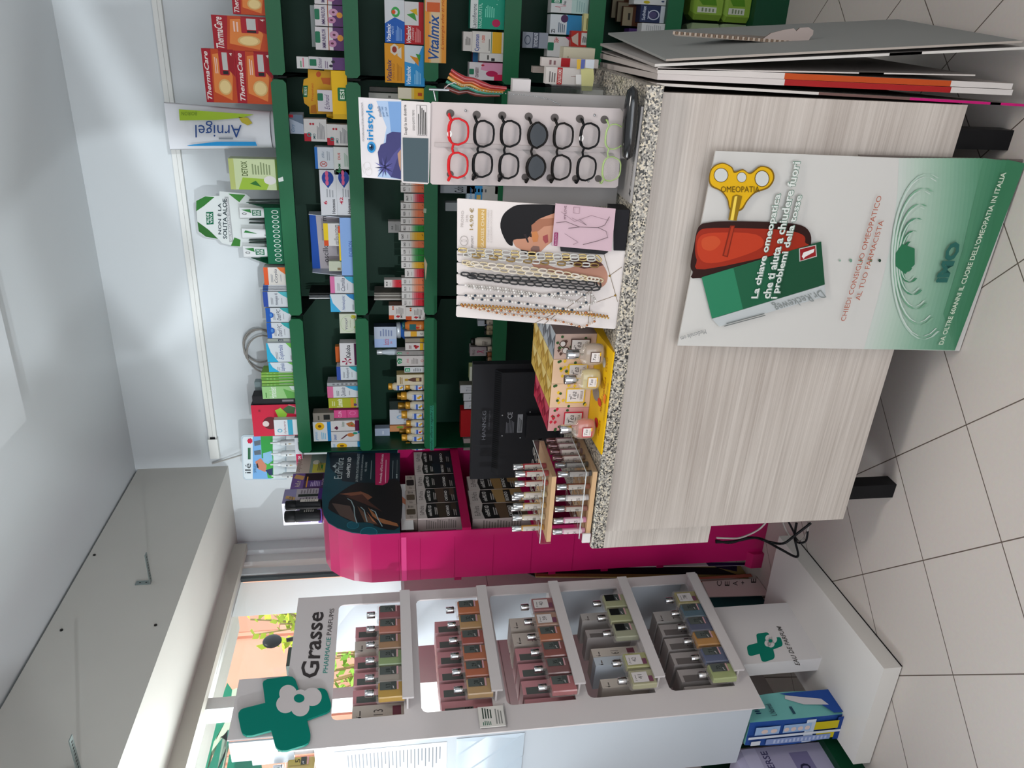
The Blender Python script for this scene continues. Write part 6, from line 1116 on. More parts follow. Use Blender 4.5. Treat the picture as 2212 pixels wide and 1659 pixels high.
for pts, c in (([(15, 130), (90, 92), (165, 98), (80, 170), (15, 215)], '#2d6a2c'), ([(25, 300), (120, 370), (195, 443), (95, 425), (35, 380)], '#2c5f2a'), ([(280, 70), (420, 80), (370, 140), (330, 110)], '#3d7a34'), ([(330, 430), (380, 450), (375, 505), (300, 500)], '#35702e'), ([(95, 222), (155, 220), (158, 322), (100, 325)], '#0f5c3e'), ([(248, 95), (280, 95), (322, 465), (288, 470)], '#9a9c9c')):
    mb.add([P(x, y, .0006) for x, y in pts], [tuple(range(len(pts)))], M(c, .4))
def ax(bl, br, tl, t, c, s='b'):
    O = P(*bl, .001); prnt(mb, [(s, t, 0, 0, 1, 1, c)], O, P(*br, .001) - O, P(*tl, .001) - O, (0, -1, 0))
ax((222, 405), (220, 148), (190, 405), 'NON È LA', '#26343a'); ax((270, 442), (266, 112), (236, 442), 'SOLITA ALOE', '#26343a'); ax((122, 315), (121, 230), (102, 315), 'ALOE', '#d0d6d2'); ax((150, 315), (149, 230), (128, 315), 'VIVA', '#d0d6d2'); ax((312, 455), (276, 105), (292, 460), 'GEL PURO 99,9% TITOLATO', '#d6d6d6', 't'); wb(mb, 'header_card', ad_)
for j, (y0, y1, xt, xb, pl) in enumerate(((180, 275, 365, 580, 0), (355, 440, 385, 605, 1), (500, 598, 395, 620, 0))):
    r = ony('B', xt, y0, YP + .03); l = ony('B', xt, y1, YP + .03); w = (r.x - l.x) / 2; h = r.z - SZ[0] - .003; rt = root('aloe_tube', ((r.x + l.x) / 2, YP + .035, SZ[0] + .0025), ['white aloe tube at the right of the green display tray', 'plain white aloe tube in the middle of the green display tray', 'white aloe tube at the left of the green display tray'][j], 'gel tube', 'aloe tubes in the green display')
    mb = MB(); v = []; n = 12
    for q in range(5):
        t = q / 4; v += [((w * (.75 + .25 * t)) * cos(2 * pi * i / n), (.016 * (1 - t) + .001) * sin(2 * pi * i / n), .02 + (h - .02) * t) for i in range(n)]
    mb.add(v, [(a * n + i, a * n + (i + 1) % n, (a + 1) * n + (i + 1) % n, (a + 1) * n + i) for a in range(4) for i in range(n)], M('#c6c8c8', .3), True)
    prnt(mb, [('p', '#2f7038', .5, .6, .9, .9, .6, .95), ('t', 'Aloe', .2, .3, .8, .42, '#3a3a3a'), ('l', .2, .2, .8, .27, 1, '#3a3a3a')] if pl else [('o', .4, .88, .12, .06, .3, '#3a3a3a'), ('r', .2, .45, .85, .68, '#0f5c3e'), ('b', 'ALOE', .25, .57, .8, .66, '#d0d6d2'), ('b', 'VIVA', .25, .47, .8, .56, '#d0d6d2'), ('p', '#2f7038', .5, .7, .95, .72, .85, .95), ('r', .35, .2, .8, .3, '#b0483c')], (-w * .75, -.0165, .02), (w * 1.5, 0, 0), (0, .014, h - .02), (0, -1, 0)); mb.build('tube_body', rt)
    MB().lathe([(w * .6, 0), (w * .65, .003), (w * .62, .02)], M('#c9c9c9', .3), n=12, sy=.7).build('cap', rt)
for j, y in enumerate((130, 155, 290, 318, 460, 480)):
    a = ony('B', 430, y, YP + .05); rt = MB(); rt.prism([(-.006, 0), (.006, 0), (.002, a.z - SZ[0] - .01), (-.001, a.z - SZ[0] - .01)], 'y', 0, .02, M('#2a3a34', .4)); tag(rt.build('aloe_tube_edge', loc=(a.x, YP + .06, SZ[0] + .0025)), f'aloe tube seen edge on, {["first","second","third","fourth","fifth","sixth"][j]} dark one from the right in the green display', 'gel tube', 'aloe tubes in the green display')
def homeo(name, c1, c2='#2f9a9a', acc=None):
    return [('p', c2, 1, 0, 1, .45, .8, .32, .6, .12, .55, 0), ('r', 0, .82, 1, 1, c1), ('i', name, .12, .42, .9, .58, '#3a3c54'), ('l', .15, .64, .7, .74, 2, '#8a8c92'), ('l', .2, .3, .7, .36, 1, '#9a9ca0')]
HG = dict(nm='homeopathic_carton', cat='carton')
g('B', 0, 572, 675, 822, 'homeopathic carton with orange top band beside the aloe display', '#c9c4bd', homeo('Corylia', '#c8542a', '#d06a30'), .06, grp='homeopathic cartons on the top shelf', **HG)
for j in range(4): g('B', 0, 566 - j, 826 + j * 12, 837 + j * 12, f'thin carton edge, {["first","second","third","fourth"][j]} from the right beside the blue banded cartons', '#aeb0b4', [('r', 0, .8, 1, 1, '#35508a')], .07, grp='homeopathic cartons on the top shelf', **HG)
g('B', 0, 566, 876, 1002, 'homeopathic carton with dark blue band, first of the blue group', '#c4c8cc', homeo('Homéogène 46', '#2f4a98', '#4aa8b0'), .06, grp='homeopathic cartons on the top shelf', **HG)
g('B', 0, 588, 1010, 1128, 'white and blue homeopathic carton, right one of the twin pair', '#c4c8cc', homeo('Datif PC', '#1f55a8') + [('e', .5, .8, .2, .1, '#1f55a8'), ('e', .5, .8, .12, .05, '#4a80c0')], .06, grp='homeopathic cartons on the top shelf', **HG)
g('B', 0, 598, 1132, 1262, 'white and blue homeopathic carton, left one of the twin pair', '#c4c8cc', homeo('Datif PC', '#1f55a8') + [('e', .5, .8, .2, .1, '#1f55a8'), ('e', .5, .8, .12, .05, '#4a80c0')], .06, grp='homeopathic cartons on the top shelf', **HG)
g('B', 0, 602, 1264, 1297, 'narrow sliver of carton behind the turquoise eye drop carton', '#aab0a8', [('i', 'a', .1, .4, .9, .6, '#3a3c54')], .05, yf=YP + .02, grp='homeopathic cartons on the top shelf', **HG)
eu = [('p', '#2aa0c4', 0, .6, .5, .85, 1, .95, 1, 1, 0, 1), ('p', '#6ab04a', 1, 0, 1, .3, .7, .1, .5, 0), ('i', 'Euphralia', .12, .36, .9, .56, '#2f4488'), ('l', .15, .6, .6, .7, 2, '#8a8c92'), ('l', .1, .1, .4, .2, 1, '#9a9ca0')]
g('B', 0, 596, 1299, 1457, 'turquoise and white eye drop carton, front one of two', '#c6ccd0', eu, .06, grp='homeopathic cartons on the top shelf', **HG)
g('B', 0, 612, 1460, 1540, 'turquoise and white eye drop carton partly behind the front one', '#c6ccd0', eu, .06, grp='homeopathic cartons on the top shelf', **HG)
hd = [('p', '#5a9a3c', 0, 0, .6, 0, .3, .6, 0, 1), ('l', .2, .6, .8, .9, 3, '#7fae5c'), ('r', .7, .1, .9, .5, '#a8b8a8')]
for j, (y0, y1, xt) in enumerate(((92, 112, 262), (113, 134, 262), (135, 158, 262), (160, 184, 266), (186, 206, 266))):
    g('C', 0, xt - 16, y0, y1, f'green toothpaste carton seen end on, {["first","second","third","fourth","fifth"][j]} from the right', ['#6f9a3a', '#7fa648', '#5e8c38', '#86ac52', '#6a9440'][j], hd, .08, grp='green toothpaste cartons on the top shelf', nm='toothpaste_carton')
g('C', 0, 254, 208, 312, 'green toothpaste carton facing forward with white lettering, at the left of its row', '#8cb878', [('p', '#5c9c48', 0, 0, .4, 0, .8, .4, 0, .3), ('t', 'Homéodent', .05, .6, .95, .8, '#e4e8e0'), ('p', '#c3ccc8', .6, 0, 1, 0, 1, .22, .7, .15), ('l', .1, .88, .6, .94, 1, '#4a7a3c')], .08, grp='green toothpaste cartons on the top shelf', nm='toothpaste_carton')
g('C', 0, 192, 172, 265, 'small dark carton behind the green toothpaste cartons', '#8a9a9c', [('s', '#4a5456', .05, .1, .2, .9, .7)], .04, yf=YP + .12)
rd = random.Random(4)
lv = [('p', '#3a8a2c', .05, .1, .3, .04, .5, .12, .35, .3, .12, .26), ('p', '#7fb03a', .1, .3, .3, .28, .42, .45, .3, .5), ('p', '#8ab83c', .55, .3, .7, .25, .9, .38, .82, .5, .62, .45), ('p', '#3c5f3a', .7, .08, .9, .04, .98, .2, .85, .34, .72, .25), ('p', '#d8708c', .68, .06, .9, .02, 1, .2, .98, .22, .9, .06, .7, .1), ('e', .42, .62, .2, .16, '#5a1a20'), ('e', .4, .72, .09, .07, '#c9b8b4'), ('t', '*', .78, .8, .86, .86, '#2a1a1c')] + [('s', '#e0e8b0', .008, .1 + .03 * i, .12, .3 + .02 * i, .26) for i in range(4)]
g('C', 0, 172, 362, 622, 'crimson gift carton printed with tropical leaves', '#b81c38', lv, .07, nm='gift_carton', side='#1c1a1c', sops=[('r', 0, 0, 1, 1, '#17151a')])
g('C', 0, 172, 290, 360, 'black side carton touching the crimson gift carton', '#1b191c', [('l', .3, .1, .6, .6, 1, '#7a7478')], .065, yf=YP + .006)
g('C', 0, 352, 484, 612, 'little white and aqua carton in front of the crimson gift carton', '#c9cccf', [('r', 0, .25, 1, .45, '#3a9ab4'), ('i', 'hylacare', .1, .5, .9, .62, '#8a4a54'), ('o', .3, .78, .12, .1, .4, '#5a9ab0')], .03, yf=YP - .031)
g('C', 0, 478, 484, 612, 'black lettered carton foot below the little white and aqua carton', '#1a1c1e', [('l', .1, .2, .9, .8, 3, '#a8acb0')], .03, yf=YP - .0311) if 0 else None
# ilé spray display
il = root('spray_display', (ony('C', 520, 800, YP).x, YP + .09, SZ[0]), 'printed display card with a laughing family and white spray bottles, end of the top shelf', 'display tray')
mb = MB(); P = lambda x, y, l=0: ony('C', x, y, YP + .08 - l)
rr = [(78, 640), (80, 622), (95, 610), (450, 605), (455, 975), (120, 980), (100, 968), (95, 950)]; mb.slab([P(x, y) for x, y in rr], (0, .003, 0), M('#a8b4bc', .4)); ip = [(90, 645), (100, 625), (440, 618), (440, 968), (118, 970), (102, 950)]
def iq(pts, c, l): mb.add([P(x, y, l) for x, y in pts], [tuple(range(len(pts)))], M(c, .4))
iq(ip, '#c4ccd0', .0005); iq([(175, 620), (330, 618), (330, 970), (175, 970)], '#6a9ac8', .0008); iq([(240, 618), (340, 618), (340, 800), (250, 800)], '#2c8a3a', .0011); iq([(270, 800), (345, 780), (345, 965), (300, 965)], '#3a9a3c', .0012)
iq([(195, 830), (240, 800), (290, 860), (280, 915), (220, 890)], '#b5735c', .0014); iq([(205, 850), (215, 840), (225, 880), (210, 880)], '#2a1c1a', .0016); iq([(260, 760), (330, 740), (340, 820), (300, 850), (262, 830)], '#7aa8c4', .0015); iq([(280, 900), (340, 880), (340, 940), (310, 940)], '#1c2a50', .0015); iq([(185, 660), (240, 650), (240, 690), (190, 700)], '#55606a', .0012); iq([(185, 740), (240, 730), (245, 770), (190, 775)], '#55606a', .0012)
mb.add([P(152 + 24 * cos(t * pi / 7) * (1 if t % 2 else .8), 658 + 24 * sin(t * pi / 7) * (1 if t % 2 else .8), .0015) for t in range(14)], [tuple(range(14))], M('#b81c3c')); iq([(135, 715), (158, 715), (158, 810), (135, 810)], '#2c5c40', .0014)
O = P(160, 925, .002); prnt(mb, [('t', 'ilé', 0, 0, 1, 1, '#3a3e42')], O, P(160, 845, .002) - O, P(112, 925, .002) - O, (0, -1, 0)); O = P(205, 920, .002); prnt(mb, [('t', 'SPRAY', 0, 0, 1, 1, '#4a6a8a')], O, P(205, 848, .002) - O, P(184, 920, .002) - O, (0, -1, 0)); wb(mb, 'header_card', il)
mb = MB(); a = ony('C', 500, 985, YP + .02); b = ony('C', 500, 622, YP + .02); ih = b.z - SZ[0]; mb.box(a.x - il.location.x, -.085, 0, b.x - il.location.x, -.01, .03, M('#c9ccd2', .4)); prnt(mb, [('b', 'salute', .35, .2, .6, .8, '#d8d4d8'), ('r', .32, .08, .64, .95, '#b81c4c'), ('b', 'salute', .36, .25, .6, .8, '#e0d4d8'), ('l', .74, .3, .95, .7, 1, '#5a5a60')], (a.x - il.location.x, -.085, 0), (b.x - a.x, 0, 0), (0, 0, .03), (0, -1, 0)); mb.build('tray', il)
for j, (xt, y) in enumerate(((320, 675), (325, 765), (320, 852), (330, 945))):
    p = ony('C', xt, y, YP + .035); h = p.z - SZ[0] - .031; rt = root('nose_spray', (p.x, YP + .035, SZ[0] + .0305), f'white spray bottle in the family display, {["first","second","third","fourth"][j]} from the right', 'spray bottle', 'white spray bottles on the top shelf')
    r = .014; MB().lathe([(r * .95, 0), (r, .003), (r, h * .55), (r * .55, h * .62)], M('#c4c7c8', .3), n=14).build('bottle_body', rt); MB().lathe([(r * .55, h * .6), (r * .6, h * .7), (r * .32, h * .74), (r * .28, h)], M('#cdd0d2', .3), n=12).build('nozzle', rt)
    mb = MB(); prnt(mb, [('p', '#a8863c', .35, .5, .5, .2, .65, .5), ('l', .2, .7, .8, .9, 1, '#4a4a4c')], (-.008, -r - .0006, .004), (.016, 0, 0), (0, 0, h * .45), (0, -1, 0)); mb.build('label', rt)
# ---- second shelf
im = [('r', .0, 0, 1, .42, '#54305f'), ('e', .3, .45, .16, .14, '#b07a9a'), ('e', .68, .38, .17, .15, '#b98aa4'), ('e', .3, .45, .05, .05, '#5a2a40'), ('e', .68, .38, .05, .05, '#5a2a40'), ('e', .55, .18, .14, .1, '#c98a3c'), ('r', .0, .55, 1, .58, '#9a5a3c'), ('b', 'IMMUNILFLOR', .08, .66, .92, .78, '#54406a'), ('rr', .3, .84, .8, 1, .05, '#1f6a4c')]
IG = dict(nm='supplement_carton', cat='carton')
g('A', 1, 990, 34, 210, 'white and violet flower supplement carton, right one of the front pair', '#c6c0c2', im, .06, grp='flower supplement cartons on the second shelf', **IG)
g('A', 1, 996, 216, 408, 'white and violet flower supplement carton, left one of the front pair', '#c6c0c2', im, .06, grp='flower supplement cartons on the second shelf', side='#a59fa2', **IG)
g('A', 1, 985, -150, 30, 'white and violet flower supplement carton cut by the right edge', '#c6c0c2', im, .06, grp='flower supplement cartons on the second shelf', **IG)
g('A', 1, 960, 40, 385, 'grey carton rising behind the violet flower cartons', '#8a9290', [('l', .2, .8, .8, .95, 1, '#6a7270')], .04, yf=YP + .07, grp='flower supplement cartons on the second shelf', **IG)
g('A', 1, 942, 462, 566, 'slim white supplement carton with violet foot and dark flowers', '#c2bec0', [('r', 0, 0, 1, .38, '#5a3a6a'), ('e', .3, .42, .12, .05, '#2a2230'), ('e', .65, .36, .12, .05, '#2a2230'), ('rr', .25, .8, .8, .98, .06, '#1f6a4c'), ('i', 'Echinaid', .1, .66, .9, .76, '#54406a'), ('l', .1, .5, .8, .6, 2, '#8a7a90')], .05, **IG)
g('A', 1, 842, 462, 562, 'little white carton with a pink line balanced on the slim flower carton', '#c9c8c6', [('r', .1, .4, .9, .5, '#c86a80'), ('l', .1, .6, .8, .8, 1, '#5a8a6a')], .05, on='slim white supplement carton with violet foot and dark flowers', **IG)
pd = root('propolis_display', ((ony('A', 1200, 580, YP).x + ony('A', 1200, 975, YP).x) / 2, YP, SZ[1]), 'bright yellow supplement display with an orange header card on the second shelf', 'display tray')
mb = MB(); a = ony('A', 1100, 978, YP).x - pd.location.x; b = ony('A', 1100, 580, YP).x - pd.location.x; hz_ = ony('A', 1130, 700, YP).z - SZ[1]; YW = M('#e0b010', .4)
mb.box(a, 0, 0, b, .002, hz_, YW); mb.box(a, .07, 0, b, .072, hz_ * 1.5, YW); mb.prism([(0, 0), (.07, 0), (.07, hz_ * 1.5), (0, hz_)], 'x', a, a + .002, YW); mb.box(a, 0, 0, b, .07, .002, YW)
prnt(mb, [('rr', .38, .1, .66, .65, .03, '#1d6a40'), ('b', 'ESI', .42, .22, .62, .5, '#d8e0d0'), ('i', 'Propolaid', .7, .72, .98, .9, '#9a6a1c') if 0 else ('p', '#c9a01c', 0, 0, .1, 0, .1, 1, 0, 1)], (a, 0, 0), (b - a, 0, 0), (0, 0, hz_), (0, -1, 0)); mb.build('tray', pd)
mb = MB(); P = lambda x, y, l=0: ony('A', x, y, YP + .066 - l)
mb.slab([P(x, y) for x, y in ((935, 570), (1130, 590), (1130, 940), (950, 938), (945, 880), (905, 850), (890, 750), (900, 655), (935, 640))], (0, .002, 0), M('#d9a21c', .4)); prnt(mb, [('t', 'Propolaid', 0, 0, 1, 1, '#c9541c')], P(985, 830, .001), P(985, 690, .001) - P(985, 830, .001), P(962, 830, .001) - P(985, 830, .001), (0, -1, 0))
for pts, c in (([(895, 705), (935, 705), (930, 800), (895, 800)], '#1d6a40'), ([(1040, 640), (1120, 640), (1120, 700), (1060, 690)], '#c9682c'), ([(960, 870), (1000, 860), (1010, 935), (955, 930)], '#b9701c')): mb.add([P(x, y, .0008) for x, y in pts], [tuple(range(len(pts)))], M(c))
mb.add([P(1022 + 20 * cos(t * pi / 6), 612 + 24 * sin(t * pi / 6), .0008) for t in range(12)], [tuple(range(12))], M('#c9582c')); prnt(mb, [('b', 'ESI', 0, 0, 1, 1, '#d8e0d0')], P(925, 785, .0014), P(925, 720, .0014) - P(925, 785, .0014), P(905, 785, .0014) - P(925, 785, .0014), (0, -1, 0)); wb(mb, 'header_card', pd)
g('A', 1, 1015, 738, 916, 'small white and violet carton leaning in the yellow display', '#c6c0c6', [('r', .1, .05, .9, .4, '#6a4a7a'), ('e', .35, .3, .12, .15, '#3a2a44'), ('i', 'Echinaid', .1, .62, .8, .78, '#54406a'), ('rr', .5, .82, .85, 1, .05, '#1f6a4c')], .02, yf=YP + .01, **IG)
g('A', 1, 1125, 665, 770, 'small yellow carton with green crest in the yellow display', '#d9a512', [('rr', .2, .6, .7, .95, .05, '#1f6a4c'), ('b', 'Propol', .15, .3, .85, .5, '#b04a1c')], .02, yf=YP + .035, **IG)
im2 = [('r', 0, .7, .35, 1, '#a31c2c'), ('o', .3, .78, .1, .1, .4, '#2a7a7a'), ('b', 'iMO', .1, .5, .35, .62, '#1f5a60'), ('l', .1, .1, .85, .45, 6, '#7a7a7e'), ('e', .78, .7, .05, .05, '#a31c2c'), ('e', .78, .58, .05, .05, '#a31c2c')]
g('A', 1, 1092, 1020, 1195, 'white carton with a wine red corner, lower of the stacked pair', '#c4c0be', im2, .06, grp='white and wine red cartons on the second shelf', **HG)
g('A', 1, 902, 975, 1162, 'white carton with a wine red corner, upper of the stacked pair', '#c4c0be', im2, .06, on='white carton with a wine red corner, lower of the stacked pair', grp='white and wine red cartons on the second shelf', **HG)
g('A', 1, 785, 938, 1100, 'blue-grey carton lying aslant on the wine red cornered pair', '#9aa4b4', [('p', '#5c6a7c', .5, 0, 1, 0, 1, 1, .8, 1), ('r', .85, .7, 1, 1, '#a31c2c'), ('i', 'Cory', .1, .6, .5, .9, '#3a6a8a')], .05, on='white carton with a wine red corner, upper of the stacked pair', rz=-.12, **HG)
g('A', 1, 1148, 1208, 1438, 'white cream carton with green triangle, lower of the two', '#c8c9c6', [('p', '#2a6a3c', 0, .55, .15, .95, .15, .3), ('b', 'HIMM', .08, .6, .4, .75, '#2f7a4c'), ('b', 'DUE', .55, .6, .8, .75, '#b8382c'), ('l', .3, .15, .8, .4, 4, '#8aa890')], .06, **HG)
g('A', 1, 992, 1208, 1390, 'white carton with blue edge and red cross emblem, on the cream carton', '#c4c8ce', [('r', 0, .85, 1, 1, '#2a6ab4'), ('o', .22, .55, .14, .2, .2, '#b04a44'), ('s', '#b04a44', .03, .15, .4, .3, .7), ('s', '#b04a44', .03, .3, .4, .15, .7), ('i', 'zitu', .5, .5, .8, .65, '#6a7a90'), ('l', .4, .2, .9, .4, 2, '#9aa0a8')], .06, on='white cream carton with green triangle, lower of the two', **HG)
ho = lambda n: [('e', .82, .5, .15, .36, '#1f3f8c'), ('p', '#1f3f8c', .6, .5, .74, .8, .74, .2), ('e', .72, .55, .06, .1, '#c85a80'), ('e', .82, .55, .06, .1, '#c85a80'), ('e', .92, .55, .06, .1, '#c85a80'), ('b', n, .24, .6, .32 if n == '6' else .4, .82, '#b01c3c'), ('b', 'Homeos', .04, .12, .36, .32, '#2a2c30'), ('l', .4, .2, .6, .7, 3, '#9a9ca0')]
g('B', 1, 1172, -135, 248, 'lower flat carton with a blue drop and three pink dots', '#c6c6ca', ho('42'), .06, grp='blue drop cartons on the second shelf', **HG)
g('B', 1, 1036, -130, 246, 'upper flat carton with a blue drop and three pink dots', '#c6c6ca', ho('6'), .06, on='lower flat carton with a blue drop and three pink dots', grp='blue drop cartons on the second shelf', **HG)
od = root('granule_display', ((ony('B', 1200, 262, YP).x + ony('B', 1200, 748, YP).x) / 2, YP - .01, SZ[1]), 'white and blue display holding yellow banded granule cartons on the second shelf', 'display tray')
mb = MB(); a = ony('B', 1100, 748, YP - .01).x - od.location.x; b = ony('B', 1100, 262, YP - .01).x - od.location.x; LB = M('#7f9fd0', .4)
H1 = ony('B', 1205, 500, YP - .01).z - SZ[1]; H2 = ony('B', 925, 270, YP - .01).z - SZ[1]
mb.box(a, 0, 0, b, .002, H1, LB); mb.prism([(0, 0), (.11, 0), (.11, H2), (.05, H2 * .98), (0, H1)], 'x', a, a + .002, M('#c3c9d2', .4)); mb.prism([(0, 0), (.11, 0), (.11, H2), (.05, H2 * .98), (0, H1)], 'x', b - .002, b, M('#c3c9d2', .4)); mb.box(a, 0, 0, b, .11, .002, LB)
mb.box(a, .11, 0, b, .112, H2, M('#b0a8ac', .4)); prnt(mb, [('p', '#1c4fa8', 0, .82, 1, .86, 1, 1, 0, 1), ('t', 'oscillococcinum', .12, .62, .92, .74, '#2a2a30'), ('r', .0, .02, .16, .5, '#b0a8ac')], (a, .1096, 0), (b - a, 0, 0), (0, 0, H2), (0, -1, 0)); prnt(mb, [('t', 'BOIRON', .34, .1, .6, .4, '#2c4a94')], (a, 0, 0), (b - a, 0, 0), (0, 0, H1), (0, -1, 0)); mb.build('tray', od)
oc = [('r', 0, 0, 1, .12, '#d9b91c'), ('r', 0, 0, .3, .12, '#c9481c'), ('p', '#c9481c', .55, .2, 1, .1, 1, .42), ('t', 'oscillococcinum', .06, .5, .94, .66, '#3a3438'), ('r', 0, .85, 1, 1, '#d9b91c'), ('r', 0, .85, .25, 1, '#c9481c'), ('l', .1, .25, .5, .4, 2, '#8a8488')]
g('B', 1, 1065, 312, 500, 'yellow and orange banded granule carton, front one in the display', '#c9c6c4', oc, .03, yf=YP + .01, grp='granule cartons in the white display', **HG)
g('B', 1, 1190, 335, 622, 'second yellow banded granule carton lying lower in the display', '#c9c6c4', [('r', 0, .7, 1, 1, '#d9b91c'), ('r', .8, .7, 1, 1, '#c9481c'), ('i', 'oscillococcin', .1, .2, .9, .6, '#3a3438')], .012, yf=YP - .005, grp='granule cartons in the white display', **HG)
g('B', 1, 1108, 625, 708, 'little green and cream carton at the left inside the display', '#b5b8a4', [('p', '#6a9a3c', .5, 0, 1, 0, 1, .6, .8, .3), ('l', .1, .3, .4, .8, 2, '#7a6a50')], .03, yf=YP + .01, grp='granule cartons in the white display', **HG)
g('B', 1, 1118, 750, 890, 'white and pink homeopathic carton left of the granule display', '#c6c6ca', homeo('Camilia', '#c86a98', '#3a9ab8'), .05, grp='pair of homeopathic cartons, second shelf', **HG)
g('B', 1, 1120, 896, 1045, 'white and blue eye homeopathic carton left of the pink one', '#c6ccd0', [('p', '#3aa0cc', 0, .6, .5, .9, 1, 1, 0, 1), ('p', '#2a7ab0', .6, 0, 1, 0, 1, .4, .8, .25), ('i', 'Homéoptic', .1, .4, .92, .56, '#2f4488'), ('l', .1, .1, .5, .2, 1, '#9aa0a8')], .05, grp='pair of homeopathic cartons, second shelf', **HG)
for j, (y, c) in enumerate(((888, '#1a1c1c'), (908, '#55585a'), (926, '#b0b2b2'))):
    a = ony('B', 948, y, YP + .08); tag(MB().box(0, 0, 0, .006, .12, a.z - SZ[1], M(c, .5)).build('leaflet', loc=(a.x, YP + .06, SZ[1])), f'{["black","grey","white"][j]} edged leaflet standing behind the homeopathic pair, second shelf', 'leaflet', 'leaflets standing on the second shelf')
g('B', 1, 1196, 1060, 1220, 'pale green carton with a grape bunch corner', '#c0c4b0', [('p', '#8aa03a', .2, 0, .5, 0, .3, .2), ('e', .85, .2, .1, .15, '#a8a01c'), ('o', .5, .5, .42, .45, .06, '#a8b890'), ('i', 'Voxyl', .2, .5, .8, .7, '#5a4a70'), ('t', 'senza glutine', .3, .35, .7, .42, '#7a7a60')], .05, **HG)
g('B', 1, 1198, 1300, 1488, 'white cough carton with a purple stripe and dark red star flower', '#c8c4c6', [('r', 0.02, .06, .98, .22, '#4a1a3c'), ('b', 'Kaloba', .36, .42, .92, .66, '#2a2a30')] + [('p', '#8c1c3c', .2, .62, .2 + .16 * cos(a), .62 + .28 * sin(a), .2 + .16 * cos(a + .45), .62 + .28 * sin(a + .45)) for a in (.2, 1.45, 2.7, 3.95, 5.2)], .05, **HG)
g('B', 1, 1162, 1328, 1458, 'orange topped carton behind the cough carton', '#c07a3c', [('r', 0, .5, 1, 1, '#c25a22')], .03, yf=YP + .06, **HG)
g('B', 1, 1172, 1494, 1606, 'blue banded homeopathic carton beside the cough carton', '#c2c8cc', homeo('Homéogène 46', '#2f4a98', '#2f98a0'), .05, **HG)
g('C', 1, 788, 178, 205, 'silver edged carton standing end on beside the pink banded carton', '#9a9c9e', [('l', .2, .1, .8, .9, 6, '#6a6c6e')], .07, **HG)
g('C', 1, 790, 208, 303, 'white homeopathic carton with a pink band on the second shelf', '#c8cacc', homeo('Quiétude', '#c8648c', '#3a9ac0'), .05, **HG)
g('C', 1, 800, 306, 388, 'lime green carton with white lettering', '#a0a42c', [('b', 'Lumexin', .1, .56, .92, .74, '#dfe0c8'), ('r', 0, 0, 1, .12, '#b9a89c'), ('e', .3, .18, .14, .08, '#5a3a6a'), ('r', 0, .2, 1, .3, '#c98a2c'), ('l', .2, .8, .8, .92, 2, '#c9cc90')], .05, **HG)
g('C', 1, 845, 405, 470, 'hot pink slim carton', '#c94a80', [('t', 'CLIN', .1, .72, .9, .84, '#e8b8cc'), ('o', .6, .3, .25, .12, .2, '#d87aa4'), ('r', 0, .5, 1, .53, '#a82c60')], .04, **HG)
g('C', 1, 805, 392, 403, 'wine red carton edge behind the hot pink one', '#8a1c3c', [], .05, yf=YP + .03, **HG)
g('C', 1, 818, 492, 578, 'white cough syrup carton with a dark star flower, right of two', '#c8c4c2', [('p', '#5a1c34', .1, .8, .3, .9, .5, .8, .3, .75), ('p', '#a8683c', .3, .1, .9, .3, .7, .5, .4, .4), ('r', 0, 0, 1, .2, '#5a1c40'), ('i', 'Kalobatuss', .4, .55, .9, .65, '#3a6a50'), ('e', .5, .3, .06, .03, '#b8382c'), ('e', .65, .3, .06, .03, '#3a8a3c')], .05, **HG)
g('C', 1, 820, 582, 664, 'white cough syrup carton with a pouring spoon picture, left of two', '#c8c6c6', [('p', '#5a2c34', .2, .7, .7, .5, .7, .42, .3, .6), ('e', .65, .35, .2, .12, '#b9703c'), ('e', .8, .2, .12, .08, '#2a8a70'), ('b', 'Linuxid', .15, .82, .7, .92, '#2a5c9a'), ('r', .8, 0, 1, .12, '#3a7ab0')], .05, **HG)
g('C', 1, 674, 502, 662, 'white and blue carton with a sunflower, standing on the cough syrup cartons', '#c9ccce', [('r', 0, 0, 1, .2, '#1f7ab4'), ('e', .78, .62, .2, .26, '#d9a81c'), ('e', .78, .62, .07, .1, '#6a4a1c'), ('i', 'grintuss', .05, .72, .5, .92, '#2a8ac0'), ('l', .1, .3, .5, .6, 3, '#7ab0cc')], .05, on='white cough syrup carton with a dark star flower, right of two', sops=[('l', .2, .2, .8, .8, 4, '#6a5a2c')], **HG)
g('C', 1, 672, 428, 500, 'taupe carton side with a black emblem beside the sunflower carton', '#847c72', [('r', .2, .2, .8, .5, '#1c1c1a'), ('l', .2, .7, .8, .85, 1, '#4a463e')], .05, on='hot pink slim carton', **HG)
g('C', 1, 822, 666, 748, 'sunflower syrup carton at the left end of the second shelf', '#c9ccce', [('r', 0, 0, 1, .14, '#2a86b8'), ('e', .6, .65, .28, .17, '#d9a81c'), ('e', .6, .65, .1, .07, '#6a4a1c'), ('i', 'grintuss', .05, .84, .8, .95, '#2a8ac0'), ('e', .4, .3, .08, .04, '#2a8a70')], .05, **HG)
